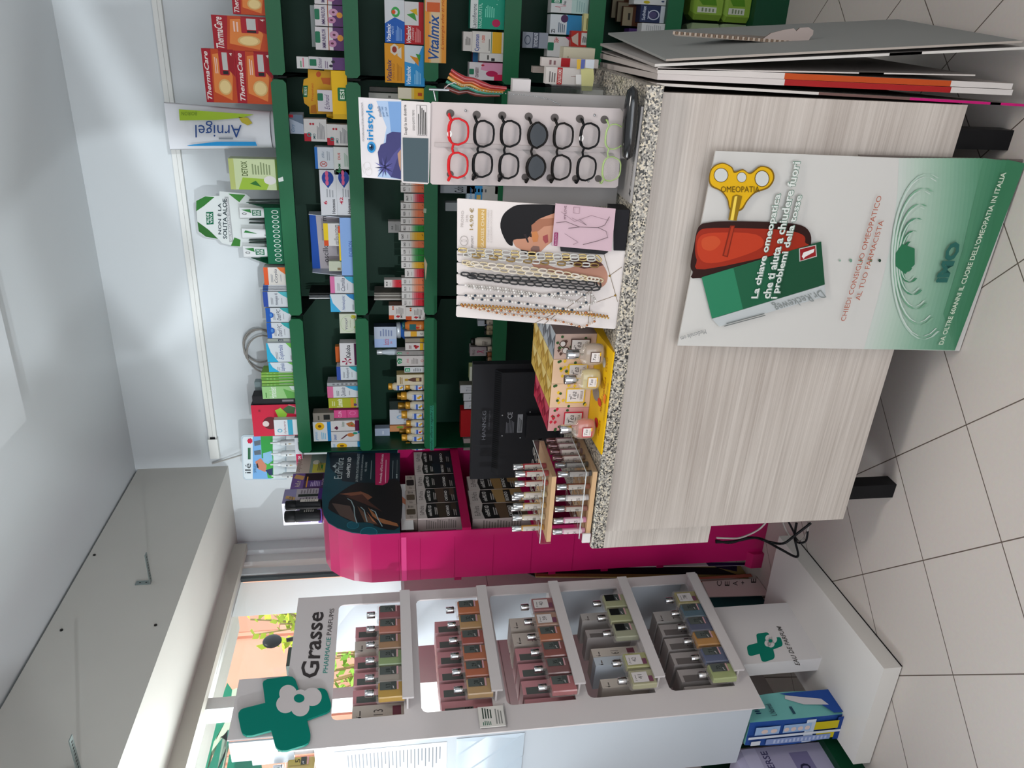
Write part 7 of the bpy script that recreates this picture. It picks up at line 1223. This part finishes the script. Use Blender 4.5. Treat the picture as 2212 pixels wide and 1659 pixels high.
# ---- third shelf
def vit(c, acc, sub):
    return [('r', .5, .5, 1, 1, '#c4c6cc') if acc == 'w' else ('r', 0, 0, 0.001, .001, c), ('bi', 'Vitalmix', .06, .72, .6, .92, '#dfe2e6' if c != '#cf8a1c' else '#2a3a7c'), ('i', sub, .2, .6, .6, .7, '#dfe2e6'), ('l', .1, .15, .5, .5, 5, '#b8c0d0'), ('e', .74, .5, .12, .18, '#c98a2c' if acc == 'r' else '#3a8a3c'), ('r', .0, .02, .12, .14, '#dcdcdc')]
VG = dict(nm='vitamin_carton', cat='carton', grp='vitamin cartons on the third shelf')
g('A', 2, 1732, 8, 362, 'red vitamin carton with a rainbow figure, lower right', '#a81c22', [('r', .45, .3, 1, 1, '#c6c4c4'), ('p', '#3a8a3c', .55, .4, .7, .9, .75, .5), ('p', '#c9a01c', .68, .35, .8, .75, .85, .4), ('bi', 'Vitalmix', .03, .68, .44, .92, '#e0dcda'), ('l', .05, .2, .4, .5, 5, '#d88a8a'), ('i', 'COMPLEX', .1, .54, .4, .63, '#e0c8c8')], .06, **VG)
g('A', 2, 1568, -10, 350, 'royal blue vitamin carton stacked on the red one', '#1f56a8', [('p', '#c6c8cc', .5, 0, 1, 0, 1, 1, .45, 1, .6, .5), ('o', .72, .45, .12, .22, .5, '#3a9a4c'), ('e', .72, .55, .05, .1, '#c9481c'), ('bi', 'Vitalmix', .03, .7, .45, .92, '#dfe4ec'), ('i', 'MENTE', .2, .55, .4, .66, '#a8c4e8'), ('l', .05, .15, .4, .48, 5, '#7aa0d4')], .06, on='red vitamin carton with a rainbow figure, lower right', **VG)
g('A', 2, 1732, 368, 708, 'sky blue vitamin carton with a leaping figure, lower left', '#2f8ac4', [('p', '#c4ccd2', .55, .5, 1, .1, 1, 1, .6, 1), ('p', '#c9801c', .5, .3, .75, .75, .7, .3), ('p', '#3a8a3c', .6, .25, .8, .45, .78, .2), ('bi', 'Vitalmix', .04, .7, .5, .92, '#dce6ee'), ('l', .05, .2, .4, .55, 5, '#8ac0e0')], .06, **VG)
g('A', 2, 1568, 352, 678, 'orange vitamin carton with bee and honeycomb, stacked on the sky blue one', '#cf8c1c', [('p', '#c9c0b0', .7, .5, .78, .7, .92, .7, 1, .5, .92, .3, .78, .3), ('p', '#c9c0b0', .62, .15, .7, .35, .84, .35, .92, .15), ('e', .85, .5, .08, .12, '#8a2c1c'), ('bi', 'Vitalmix', .04, .66, .6, .9, '#3a2c5a'), ('i', 'PAPPA REALE', .08, .5, .5, .62, '#a86a10'), ('l', .05, .15, .5, .42, 4, '#b07414')], .06, on='sky blue vitamin carton with a leaping figure, lower left', **VG)
mb = MB(); O = Vector((ony('A', 2070, 522, YS - .016).x, YS - .0165, ony('A', 2075, 260, YS - .016).z)); w_ = ony('A', 2070, -120, YS - .016).x - O.x; h_ = ony('A', 1897, 260, YS - .016).z - O.z
mb.box(0, 0, 0, w_, .002, h_, M('#d08a34', .4)); prnt(mb, [('r', 0, .22, 1, .78, '#d0a468'), ('r', 0, .3, 1, .7, '#c9b494'), ('bi', 'Vitalmix', .05, .34, .63, .84, '#1f4a88'), ('i', "L'energia che ti ricarica", .18, .06, .99, .26, '#a84a1c'), ('rr', .66, .28, .96, .96, .02, '#c9a898'), ('r', .66, .3, .78, .9, '#c0582c'), ('t', '10', .84, .5, .94, .85, '#5a3a2c')], (0, 0, 0), (w_, 0, 0), (0, 0, h_), (0, -1, 0))
tag(mb.build('shelf_talker', loc=O), 'long orange and cream sign strip clipped along the third green rail, right side', 'sign')
g('A', 2, 1677, 718, 812, 'white to yellow carton with a little red logo beside the vitamin cartons', '#c9b060', [('r', 0, .5, 1, 1, '#cfc6b0'), ('r', 0, 0, 1, .4, '#d0a01c'), ('r', .3, .1, .6, .26, '#a8441c')], .06)
g('A', 2, 1436, 760, 810, 'pale carton with a lime patch behind the yellow carton', '#9a9a94', [('r', 0, .25, 1, .45, '#8ab02c'), ('l', .2, .6, .7, .7, 1, '#5a5a56')], .05, yf=YP + .07)
g('A', 2, 1442, 712, 752, 'dark grey leaflet block behind the yellow carton', '#4a4844', [], .04, yf=YP + .08)
REM = dict(nm='remedy_carton', cat='carton', grp='slim remedy drops cartons on the third shelf')
rows = [(1700, -30, 0, 'o'), (1700, 2, 58, 'o'), (1728, 68, 138, 'r'), (1700, 142, 198, 'o'), (1700, 202, 260, 'o'), (1700, 266, 322, 'o'), (1702, 328, 380, 'g'), (1682, 384, 452, 'y'), (1702, 457, 514, 'o'), (1702, 517, 573, 'g'), (1704, 576, 628, 'g'), (1704, 631, 684, 'y'), (1734, 688, 758, 'r'), (1706, 765, 818, 'o'), (1708, 821, 878, 'o'), (1708, 881, 935, 'r'), (1710, 938, 994, 'r')]
CC = dict(o=('#cd6a45', 'orange'), r=('#b8202c', 'red'), g=('#1f7a2c', 'green'), y=('#cf9410', 'yellow'))
ordn = ['first', 'second', 'third', 'fourth', 'fifth', 'sixth', 'seventh', 'eighth', 'ninth', 'tenth', 'eleventh', 'twelfth', 'thirteenth', 'fourteenth', 'fifteenth', 'sixteenth', 'seventeenth']
def remops(c, n):
    m = lambda a: '#' + ''.join('%02x' % int(int(c[i:i + 2], 16) * a + int('c9c4c0'[i - 1:i + 1], 16) * (1 - a)) for i in (1, 3, 5))
    return [('r', 0, .12, 1, .3, c), ('r', 0, .3, 1, .4, m(.8)), ('r', 0, .4, 1, .48, m(.55)), ('r', 0, .48, 1, .56, m(.3)), ('r', 0, 0, 1, .12, c), ('s', '#3a2a1c', .06, .55, .06, .75, .12), ('b', n, .2, .8, .75, .9, '#4a4846'), ('l', .2, .64, .8, .7, 1, '#9a9490')]
for j, (xt, y0, y1, c) in enumerate(rows): g('B', 2, xt, y0, y1, f'slim {CC[c][1]} faded remedy carton, {ordn[j]} from the right in its row', '#c9c4c0', remops(CC[c][0], 'R' + str(75 - 4 * j)), .05, **REM)
g('B', 2, 1596, 296, 392, 'grey remedy carton standing on the row, right one', '#8a8886', [('b', 'R8', .3, .6, .6, .75, '#3a3a3a'), ('l', .2, .2, .8, .5, 3, '#6a6866')], .04, yf=YP + .012, on='slim green faded remedy carton, seventh from the right in its row', **REM)
g('B', 2, 1564, 778, 842, 'white and red remedy carton standing on the row, left one', '#c9c4c0', remops('#b8202c', 'R4'), .04, yf=YP + .012, on='slim orange faded remedy carton, fourteenth from the right in its row', **REM)
for j, (y, c) in enumerate(((890, '#7a746c'), (908, '#a8a29a'), (924, '#6a645c'), (938, '#b4aea6'))):
    a = ony('B', 1482, y, YP + .08); tag(MB().box(0, 0, 0, .007, .1, a.z - SZ[2], M(c, .5)).build('leaflet', loc=(a.x, YP + .065, SZ[2])), f'{["taupe","cream","brown","white"][j]} edged leaflet standing behind the slim carton row', 'leaflet', 'leaflets standing on the third shelf')
im3 = [('r', 0, .7, .3, 1, '#b8481c'), ('p', '#a8202c', .1, .45, .25, .3, .3, .5, .2, .6), ('b', 'iMO', .1, .2, .4, .32, '#3a2c2c'), ('l', .4, .15, .9, .6, 6, '#8a8480'), ('e', .75, .75, .06, .05, '#b8481c'), ('e', .9, .75, .06, .05, '#b8481c')]
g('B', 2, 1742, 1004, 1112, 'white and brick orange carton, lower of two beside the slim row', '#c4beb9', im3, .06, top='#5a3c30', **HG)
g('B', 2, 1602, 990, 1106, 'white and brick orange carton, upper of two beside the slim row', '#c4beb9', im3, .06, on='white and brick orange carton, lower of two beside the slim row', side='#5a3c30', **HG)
def jar(k, sh, xt, y0, y1, label, body, lid, r_=None, grp=None, on=None, yf=YP + .02, ops=(), lidf=.2, name='supplement_jar'):
    a = ony(k, xt, y0, yf); b = ony(k, xt, y1, yf); r = (a.x - b.x) / 2; z0 = SZ[sh] if on is None else TOPZ[on] + .0006; h = (a.z + b.z) / 2 - z0; rt = root(name, ((a.x + b.x) / 2, yf + r * .2, z0), label, 'jar', grp); TOPZ[label] = z0 + h
    mb = MB(); hl = h * (1 - lidf); mb.lathe([(r * .92, 0), (r, h * .04), (r, hl * .84), (r * .8, hl * .93), (r * .72, hl)], M(body, .3), n=16); prnt(mb, ops, (-r * .62, -r * 1.002, hl * .12), (r * 1.24, 0, 0), (0, 0, hl * .66), (0, -1, 0)); mb.build('jar_body', rt)
    MB().lathe([(r * .78, hl), (r * .84, hl + h * .01), (r * .84, h * .97), (r * .78, h)], M(lid, .3, .3), n=16).build('lid', rt); return rt
g('B', 2, 1480, 1165, 1338, 'pale blue and white box with red script standing on the orange tub', '#b3bccb', [('i', 'CLEX', .1, .2, .35, .7, '#b83c50'), ('l', .1, .75, .6, .85, 1, '#5a6a8c'), ('r', .0, 0, .45, 1, '#9fb4d8'), ('i', 'Bistaclex', .1, .4, .4, .5, '#b83c50')], .05, yf=YP + .03) if 0 else None
jar('B', 2, 1665, 1122, 1275, 'squat blue tub under the pale blue box', '#2a5ca8', '#c4ccd4', yf=YP + .06, lidf=.15)
jar('B', 2, 1712, 1122, 1196, 'orange supplement tub with a teal label', '#b9682c', '#1f5a5c', yf=YP, ops=[('r', 0, .5, 1, 1, '#1f5a5c'), ('e', .4, .4, .15, .12, '#b8281c'), ('i', 'Swisse', .1, .1, .9, .3, '#e0c8a8')], lidf=.12)
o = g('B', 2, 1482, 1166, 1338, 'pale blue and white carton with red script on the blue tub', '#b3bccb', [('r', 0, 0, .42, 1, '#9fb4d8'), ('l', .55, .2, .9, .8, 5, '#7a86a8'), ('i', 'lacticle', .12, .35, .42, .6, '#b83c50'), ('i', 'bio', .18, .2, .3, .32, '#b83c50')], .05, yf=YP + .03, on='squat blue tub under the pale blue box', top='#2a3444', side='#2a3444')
g('B', 2, 1730, 1203, 1248, 'small white and yellow carton left of the orange tub', '#c6c0b4', [('r', 0, .4, 1, .7, '#cf9a2c'), ('t', '60', .3, .1, .7, .25, '#4a4840')], .04)
g('B', 2, 1735, 1262, 1296, 'brown and gold carton side left of the white and yellow one', '#8a8276', [('r', 0, 0, 1, .25, '#a8841c')], .05)
g('B', 2, 1737, 1300, 1360, 'white carton with red berries and a yellow band', '#c8c0bc', [('e', .35, .45, .15, .08, '#9a1c24'), ('e', .6, .5, .15, .08, '#8a1a22'), ('e', .5, .38, .14, .08, '#a8242c'), ('r', .0, .08, 1, .26, '#cfa01c'), ('l', .2, .7, .8, .85, 2, '#7a5a5c')], .05)
jar('B', 2, 1502, 1352, 1402, 'slim white bottle with a blue label, behind the green logo cartons', '#c6d0d8', '#d4d8da', yf=YP + .08, ops=[('r', 0, .0, 1, .8, '#2a7ab8'), ('t', 'SHINE', .1, .3, .9, .5, '#d8e4ee'), ('e', .5, .7, .2, .08, '#c9541c')], lidf=.12)
dg = lambda s: [('p', '#1f7a4c', .3, .82, .7, .82, .8, .95, .5, 1, .2, .95), ('b', 'D', .38, .84, .6, .95, '#d8e4dc'), ('i', 'armonia', .3, .58, .7, .68, '#b85a6c'), ('l', .2, .25, .8, .5, 5, '#8a8480'), ('o', .5, .1, .12, .05, .3, '#b04a3c')]
g('B', 2, 1668, 1366, 1402, 'grey sided carton with a green logo, seen edge on', '#8f8b87', dg(1), .05); g('B', 2, 1668, 1406, 1490, 'white carton with green shield logo beside the slim white bottle', '#c0b8b4', dg(1), .05, side='#8f8a86')
g('B', 2, 1730, 1497, 1545, 'small white carton with green shield logo', '#c4c4c4', [('r', .2, .72, .8, .98, '#1f8a5c'), ('b', 'D', .35, .76, .65, .92, '#dfe8e2'), ('l', .2, .2, .8, .6, 5, '#7a7c80')], .05, side='#7a766e')
g('C', 2, 1362, 112, 198, 'cream honey carton with a dark bottle picture', '#c9bda4', [('p', '#5a3a30', .3, .12, .7, .12, .7, .42, .56, .6, .44, .6, .3, .42), ('r', .38, .6, .62, .72, '#a8862c'), ('r', .35, .2, .65, .32, '#b9a06a'), ('l', .1, .8, .9, .92, 2, '#8a6a2c')], .05, side='#b3a06a')
GM = dict(grp='gummy vitamin jars on the third shelf', name='gummy_jar')
gop = lambda c: [('r', 0, .0, 1, .9, '#c6cad4'), ('r', 0, .55, 1, .75, '#3a5ca8'), ('i', 'gummies', .1, .78, .9, .9, '#3a4a80'), ('e', .4, .35, .22, .14, c), ('e', .65, .2, .2, .12, '#cf9a1c'), ('r', 0, 0, 1, .08, '#2a4a8c')]
for j, (xt, y0, y1, c) in enumerate(((1432, 182, 240, '#c8482c'), (1396, 252, 326, '#cfa02c'), (1434, 334, 400, '#8a8a2c'), (1400, 408, 480, '#cfc07a'), (1440, 486, 542, '#cfa43c'), (1440, 548, 602, '#b81c2c'), (1402, 604, 662, '#cf9a1c'), (1436, 668, 735, '#7aa83c'))):
    jar('C', 2, xt, y0, y1, f'gold lidded gummy vitamin jar, {ordn[j]} from the right in the front row', '#c6bda8', '#c8922c', ops=gop(c), lidf=.24, **GM)
jar('C', 2, 1292, 182, 242, 'gold lidded gummy vitamin jar stacked on the first of the row', '#cdbfa0', '#c8922c', ops=gop('#c9a02c'), lidf=.24, on='gold lidded gummy vitamin jar, first from the right in the front row', **GM)
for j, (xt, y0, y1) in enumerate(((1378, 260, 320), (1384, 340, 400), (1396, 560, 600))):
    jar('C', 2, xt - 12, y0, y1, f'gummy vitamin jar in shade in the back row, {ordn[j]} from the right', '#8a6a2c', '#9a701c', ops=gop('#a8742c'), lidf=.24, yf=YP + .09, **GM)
g('C', 2, 1304, 402, 524, 'white carton with a pale blue flower behind the gummy jars', '#c8cacf', [('o', .5, .68, .14, .12, .4, '#8ab0d0'), ('l', .2, .45, .8, .52, 1, '#c89a8c'), ('l', .3, .15, .7, .35, 3, '#a8acb4')], .04, yf=YP + .1)
g('C', 2, 1304, 530, 582, 'orange fruit carton behind the gummy jars', '#c88a5c', [('e', .5, .4, .3, .2, '#cf6a2c'), ('e', .7, .7, .2, .1, '#7a9a3c')], .04, yf=YP + .1)
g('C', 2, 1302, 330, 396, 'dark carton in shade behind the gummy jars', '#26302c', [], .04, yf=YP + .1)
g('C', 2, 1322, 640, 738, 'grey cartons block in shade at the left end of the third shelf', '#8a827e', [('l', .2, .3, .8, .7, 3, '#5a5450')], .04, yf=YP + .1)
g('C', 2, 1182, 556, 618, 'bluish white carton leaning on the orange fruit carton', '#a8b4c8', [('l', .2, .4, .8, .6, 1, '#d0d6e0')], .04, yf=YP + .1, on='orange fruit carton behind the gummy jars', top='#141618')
# ---- fourth shelf
g('D', 3, 444, -100, 232, 'large teal and white probiotic carton at the right of the fourth shelf', '#1c8a70', [('r', 0, .78, 1, 1, '#c8ccca'), ('t', 'Lactoflorene', .02, .82, .62, .94, '#26343a'), ('t', 'PANCIA PIATTA', .02, .66, .62, .76, '#a8d4c8'), ('e', .16, .24, .1, .12, '#a81c4c'), ('l', .3, .3, .6, .6, 5, '#6ac0a8')] + [('e', .72 + .18 * cos(a * .7), .45 + .25 * sin(a * .7), .012, .014, '#a8dccc') for a in range(9)], .07)
g('D', 3, 458, 252, 430, 'white and mustard carton with bold blue lettering', '#c9c4be', [('r', .0, .06, 1, .36, '#cf9c1c'), ('b', 'Cystoman', .06, .74, .86, .92, '#1f3f8c'), ('b', '1.000', .5, .6, .82, .7, '#c8482c'), ('l', .1, .44, .8, .5, 1, '#7a7874'), ('r', .0, .38, 1, .4, '#3a7a4c')], .07)
g('D', 3, 384, 256, 418, 'thin white carton with a barcode on the mustard carton', '#c3bdb8', [('l', .3, .2, .75, .8, 5, '#4a4846')], .06, on='white and mustard carton with bold blue lettering')
g('D', 3, 518, 432, 502, 'little white carton with a barcode beside the cranberry carton', '#c6c2be', [('l', .2, .6, .9, .75, 1, '#4a4846'), ('r', .05, .35, .4, .5, '#2a2a2c')], .06)
g('D', 3, 462, 424, 512, 'crimson and blue carton behind the little barcode carton', '#8a1c48', [('r', .0, .8, 1, 1, '#2a6a9c')], .04, yf=YP + .07)
g('D', 3, 434, 508, 655, 'white and pink cranberry carton with a crimson seal', '#c8c2c4', [('p', '#c98aa4', .3, 0, 1, .0, 1, .6, .6, .66), ('e', .38, .32, .17, .18, '#a81c4c'), ('b', 'CRANBERRY', .14, .72, .72, .82, '#4a1c34'), ('rr', .3, .86, .62, 1, .05, '#1f6a4c'), ('r', 0, 0, .35, .25, '#b81c44'), ('e', .85, .6, .05, .05, '#a81c2c')], .07)
g('D', 3, 196, 1524, 1590, 'silver grey hair colour carton on the fourth shelf beside the spectacle rack', '#8c9096', [('r', 0, 0, 1, .05, '#6a9a1c'), ('b', 'Colo', .1, .6, .9, .76, '#2a2c30'), ('l', .2, .2, .7, .5, 5, '#5a5e64')], .05)
g('E', 3, 412, 2, 128, 'pale blue and white carton beside the silver hair colour carton', '#a8b8c4', [('r', 0, .0, 1, .5, '#b8b4b0'), ('i', 'bioxy', .1, .8, .9, .92, '#2a7ab8'), ('r', 0, .5, 1, .74, '#3a8ac0'), ('r', .1, .55, .4, .68, '#c9a860')], .06)
g('E', 3, 238, 142, 212, 'small grey carton alone on the fourth shelf', '#83888a', [('l', .2, .5, .8, .8, 3, '#55595c')], .05)
jar('E', 3, 448, 1258, 1326, 'tall cream labelled jar with a black lid on the fourth shelf', '#b5aca0', '#1c1a18', yf=YP + .05, ops=[('l', .1, .2, .9, .7, 4, '#5a544e')], grp='small jars on the fourth shelf')
for j, (y, xt) in enumerate(((1130, 560), (1175, 562), (1215, 560), (1350, 575), (1395, 572), (1435, 575))): jar('E', 3, xt, y - 20, y + 20, f'small dark lidded jar, {ordn[j]} from the right on the fourth shelf', ['#a89c8e', '#9a8a70', '#8a7a60', '#a89a88', '#7a4a30', '#8a6a50'][j], '#141312', yf=YP + .01, ops=[('l', .1, .3, .9, .8, 2, '#5a4a40')], grp='small jars on the fourth shelf')
g('E', 3, 440, 1332, 1408, 'small carton with a pink ribbon print behind the little jars', '#9a9092', [('t', 'PRO', .1, .75, .7, .88, '#3a2c34'), ('s', '#a81c5c', .06, .3, .3, .6, .6, .4, .65, .6, .3)], .05, yf=YP + .06)
g('E', 3, 505, 1115, 1160, 'white pot standing behind the small jars, right end', '#a8acb4', [('r', 0, .3, 1, .4, '#2a4a7c')], .04, yf=YP + .07)
g('E', 3, 436, 1494, 1612, 'white and lime carton showing above the monitor', '#b8c48a', [('r', 0, .5, 1, 1, '#c4c8b8'), ('b', 'Z', .1, .3, .6, .8, '#1f7a3c')], .05)
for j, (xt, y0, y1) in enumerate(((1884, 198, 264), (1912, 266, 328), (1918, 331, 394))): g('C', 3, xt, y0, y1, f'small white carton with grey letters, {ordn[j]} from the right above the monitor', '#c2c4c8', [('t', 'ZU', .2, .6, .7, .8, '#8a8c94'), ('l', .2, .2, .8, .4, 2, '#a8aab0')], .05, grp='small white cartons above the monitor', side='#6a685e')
g('C', 3, 1888, 405, 625, 'red wrapped pack lying above the monitor', '#a01c20', [('r', .1, .1, .9, .6, '#b8a8a8'), ('l', .2, .3, .8, .5, 2, '#8a1c24')], .06, nm='snack_pack', cat='pack')
g('C', 3, 1912, 640, 735, 'pale carton beside the red wrapped pack, behind the monitor', '#9a8a88', [('l', .2, .2, .8, .7, 3, '#6a5a5c')], .05)
# ---- fifth shelf (right)
g('T', 4, 385, -70, 168, 'white carton with green crest and pulse line, fifth shelf right edge', '#c4c6c6', [('r', .55, .72, .85, 1, '#1f6a4c'), ('b', 'ESI', .6, .78, .8, .92, '#d8e0dc'), ('s', '#b03c4c', .02, .1, .75, .3, .75, .36, .9, .42, .6, .5, .75), ('r', 0, 0, 1, .45, '#a8c0bc'), ('b', 'No', .5, .6, .7, .68, '#2a2a30'), ('l', .1, .1, .8, .35, 4, '#8aa8a4')], .07)
g('T', 4, 370, 185, 462, 'white and blue supplement carton with a plum seal', '#c3c8cc', [('r', 0, 0, 1, .55, '#2f7aa8'), ('e', .8, .62, .2, .1, '#4a2c50'), ('b', 'ZI', .06, .86, .25, .96, '#2a2a30'), ('l', .1, .6, .6, .8, 4, '#5a6a7a'), ('p', '#c9c48a', .4, 0, 1, 0, 1, .16, .4, .14)], .07)
g('T', 4, 335, 486, 770, 'white carton with green crest and coloured swirl', '#c8c6c4', [('rr', .3, .84, .7, 1, .05, '#1f6a4c'), ('b', 'DEA+', .7, .72, .95, .84, '#b8241c'), ('p', '#c8942c', .5, .05, 1, .1, 1, .45, .6, .4), ('p', '#a82c5c', .6, .3, 1, .4, 1, .55), ('l', .1, .1, .4, .5, 3, '#8a8884')], .07)
g('T', 4, 655, 412, 640, 'red carton with barcode and an open paper flap', '#a82c22', [('r', .15, .06, .9, .4, '#c4c0bc'), ('l', .3, .1, .7, .36, 5, '#2a2a2a'), ('p', '#b9a89a', .1, .55, .9, .6, .6, .98, .3, .9)], .05, yf=YP - .034)
g('T', 4, 828, 178, 430, 'low yellow and white carton at the foot of the blue supplement carton', '#c4bc84', [('l', .1, .3, .9, .7, 1, '#6a6a3c')], .03, yf=YP - .0335)
g('T', 4, 548, 640, 925, 'cream carton standing on end with a dark code patch', '#b9b29c', [('l', .1, .7, .3, .9, 3, '#9a947c'), ('r', .05, .25, .18, .5, '#3a3830'), ('l', .35, .5, .7, .6, 1, '#6a6450')], .05, yf=YP - .034, rz=0) if 0 else None
o1 = cbox('remedy_carton', 'cream carton standing behind the pocket with a small dark code', 'carton', 'T', (545, 645, 840, 935), .46, .05, '#b5ae98', [('r', .08, .62, .3, .78, '#3a3830'), ('l', .1, .82, .7, .92, 1, '#8a846c')], z0=CT + .001, grp='cartons behind the acrylic pocket')
o2 = cbox('remedy_carton', 'red and white slim carton in the leaning row behind the pocket, nearest one', 'carton', 'T', (250, 785, 700, 910), .41, .02, '#bdb3ae', [('r', 0, .5, 1, .66, '#9a1c20'), ('l', .2, .75, .8, .9, 2, '#7a5a5c')], z0=CT + .001, grp='cartons behind the acrylic pocket')
o3 = cbox('remedy_carton', 'brown-white slim carton further left in the leaning row behind the pocket', 'carton', 'T', (135, 915, 700, 1005), .44, .03, '#8a7f78', [('r', .1, .55, .9, .7, '#6a1c20')], z0=CT + .001, grp='cartons behind the acrylic pocket')
o4 = cbox('remedy_carton', 'green and pink printed carton between the slim ones behind the pocket', 'carton', 'T', (430, 800, 700, 915), .52, .03, '#b3b89a', [('p', '#9a3c4c', .2, .3, .7, .4, .5, .8), ('r', .8, 0, 1, 1, '#7a9a3c')], z0=CT + .001, grp='cartons behind the acrylic pocket')
g('D', 4, 872, 258, 392, 'pale gel carton lying upside down on the white crest carton', '#8c919c', [('r', 0, .35, 1, .6, '#4a5060'), ('b', 'ENTEROSGEL', .05, .4, .95, .55, '#c4c8d0', 180), ('o', .5, .8, .3, .12, .2, '#3a4658')], .05, on='white carton with green crest and coloured swirl')
# ---- sixth shelf (right)
g('T', 5, 1600, 60, 300, 'navy blue calming carton with a moon picture', '#26304f', [('r', 0, 0, 1, .18, '#b9bec4'), ('b', 'Sedivitax', .12, .78, .95, .92, '#b3bccb'), ('o', .45, .45, .3, .24, .2, '#b0b4c4'), ('e', .45, .48, .2, .16, '#4a4468'), ('l', .2, .66, .8, .72, 1, '#8a94ac')], .07, top='#1a2140')
g('T', 5, 1620, 306, 428, 'plain white carton beside the navy calming carton', '#bfc0c0', [('l', .15, .2, .85, .85, 8, '#9a9c9e')], .06, yf=YP - .03)
g('T', 5, 1515, -60, 52, 'white carton with a yellow leaf at the right edge of the sixth shelf', '#c0c2c2', [('e', .3, .6, .2, .1, '#a89a1c'), ('e', .5, .1, .1, .05, '#2a3a5a')], .07)
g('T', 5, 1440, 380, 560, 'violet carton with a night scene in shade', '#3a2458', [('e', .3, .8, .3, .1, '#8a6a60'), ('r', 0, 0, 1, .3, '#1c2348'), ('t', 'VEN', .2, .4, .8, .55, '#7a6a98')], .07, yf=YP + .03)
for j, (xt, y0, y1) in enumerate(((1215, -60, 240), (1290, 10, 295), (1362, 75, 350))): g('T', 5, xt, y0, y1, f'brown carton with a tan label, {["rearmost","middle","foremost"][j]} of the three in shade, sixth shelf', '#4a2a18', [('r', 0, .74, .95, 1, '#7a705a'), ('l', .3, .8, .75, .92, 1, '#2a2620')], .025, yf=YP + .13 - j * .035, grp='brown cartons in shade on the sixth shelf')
# ---- base: soft green packs
for j, (xt, xb, y0, y1, zz, lab) in enumerate(((372, 560, -60, 125, 1, 'upper soft green wipes pack on the shelf base, right column'), (540, 655, -60, 135, 0, 'lower soft green wipes pack on the shelf base, right column'), (372, 560, 132, 215, 1, 'upper grey-green wipes pack, left column beside the boards'), (540, 650, 138, 215, 0, 'lower grey-green wipes pack, left column beside the boards'))):
    a = ony('K', xt, y0, YP); b = ony('K', xb, y1, YP); z0 = .1425 if zz == 0 else .1425 + .118; h = .115 if zz == 0 else .13; mb = MB(); w = a.x - b.x; mb.cbox(w / 2, .06, 0, w, .11, h, M('#7a9a3a' if j < 2 else '#8a9a78', .3), .02)
    prnt(mb, [('r', .1, .1, .4, .9, '#b9bdb0'), ('p', '#4a7a1c', .5, .1, .9, .2, .8, .9, .5, .7), ('l', .15, .2, .36, .8, 4, '#6a7a5a')], (.02, .0045, .015), (w - .04, 0, 0), (0, 0, h - .03), (0, -1, 0)); tag(mb.build('wipes_pack', loc=(b.x, YP, z0)), lab, 'pack', 'soft green packs on the shelf base')
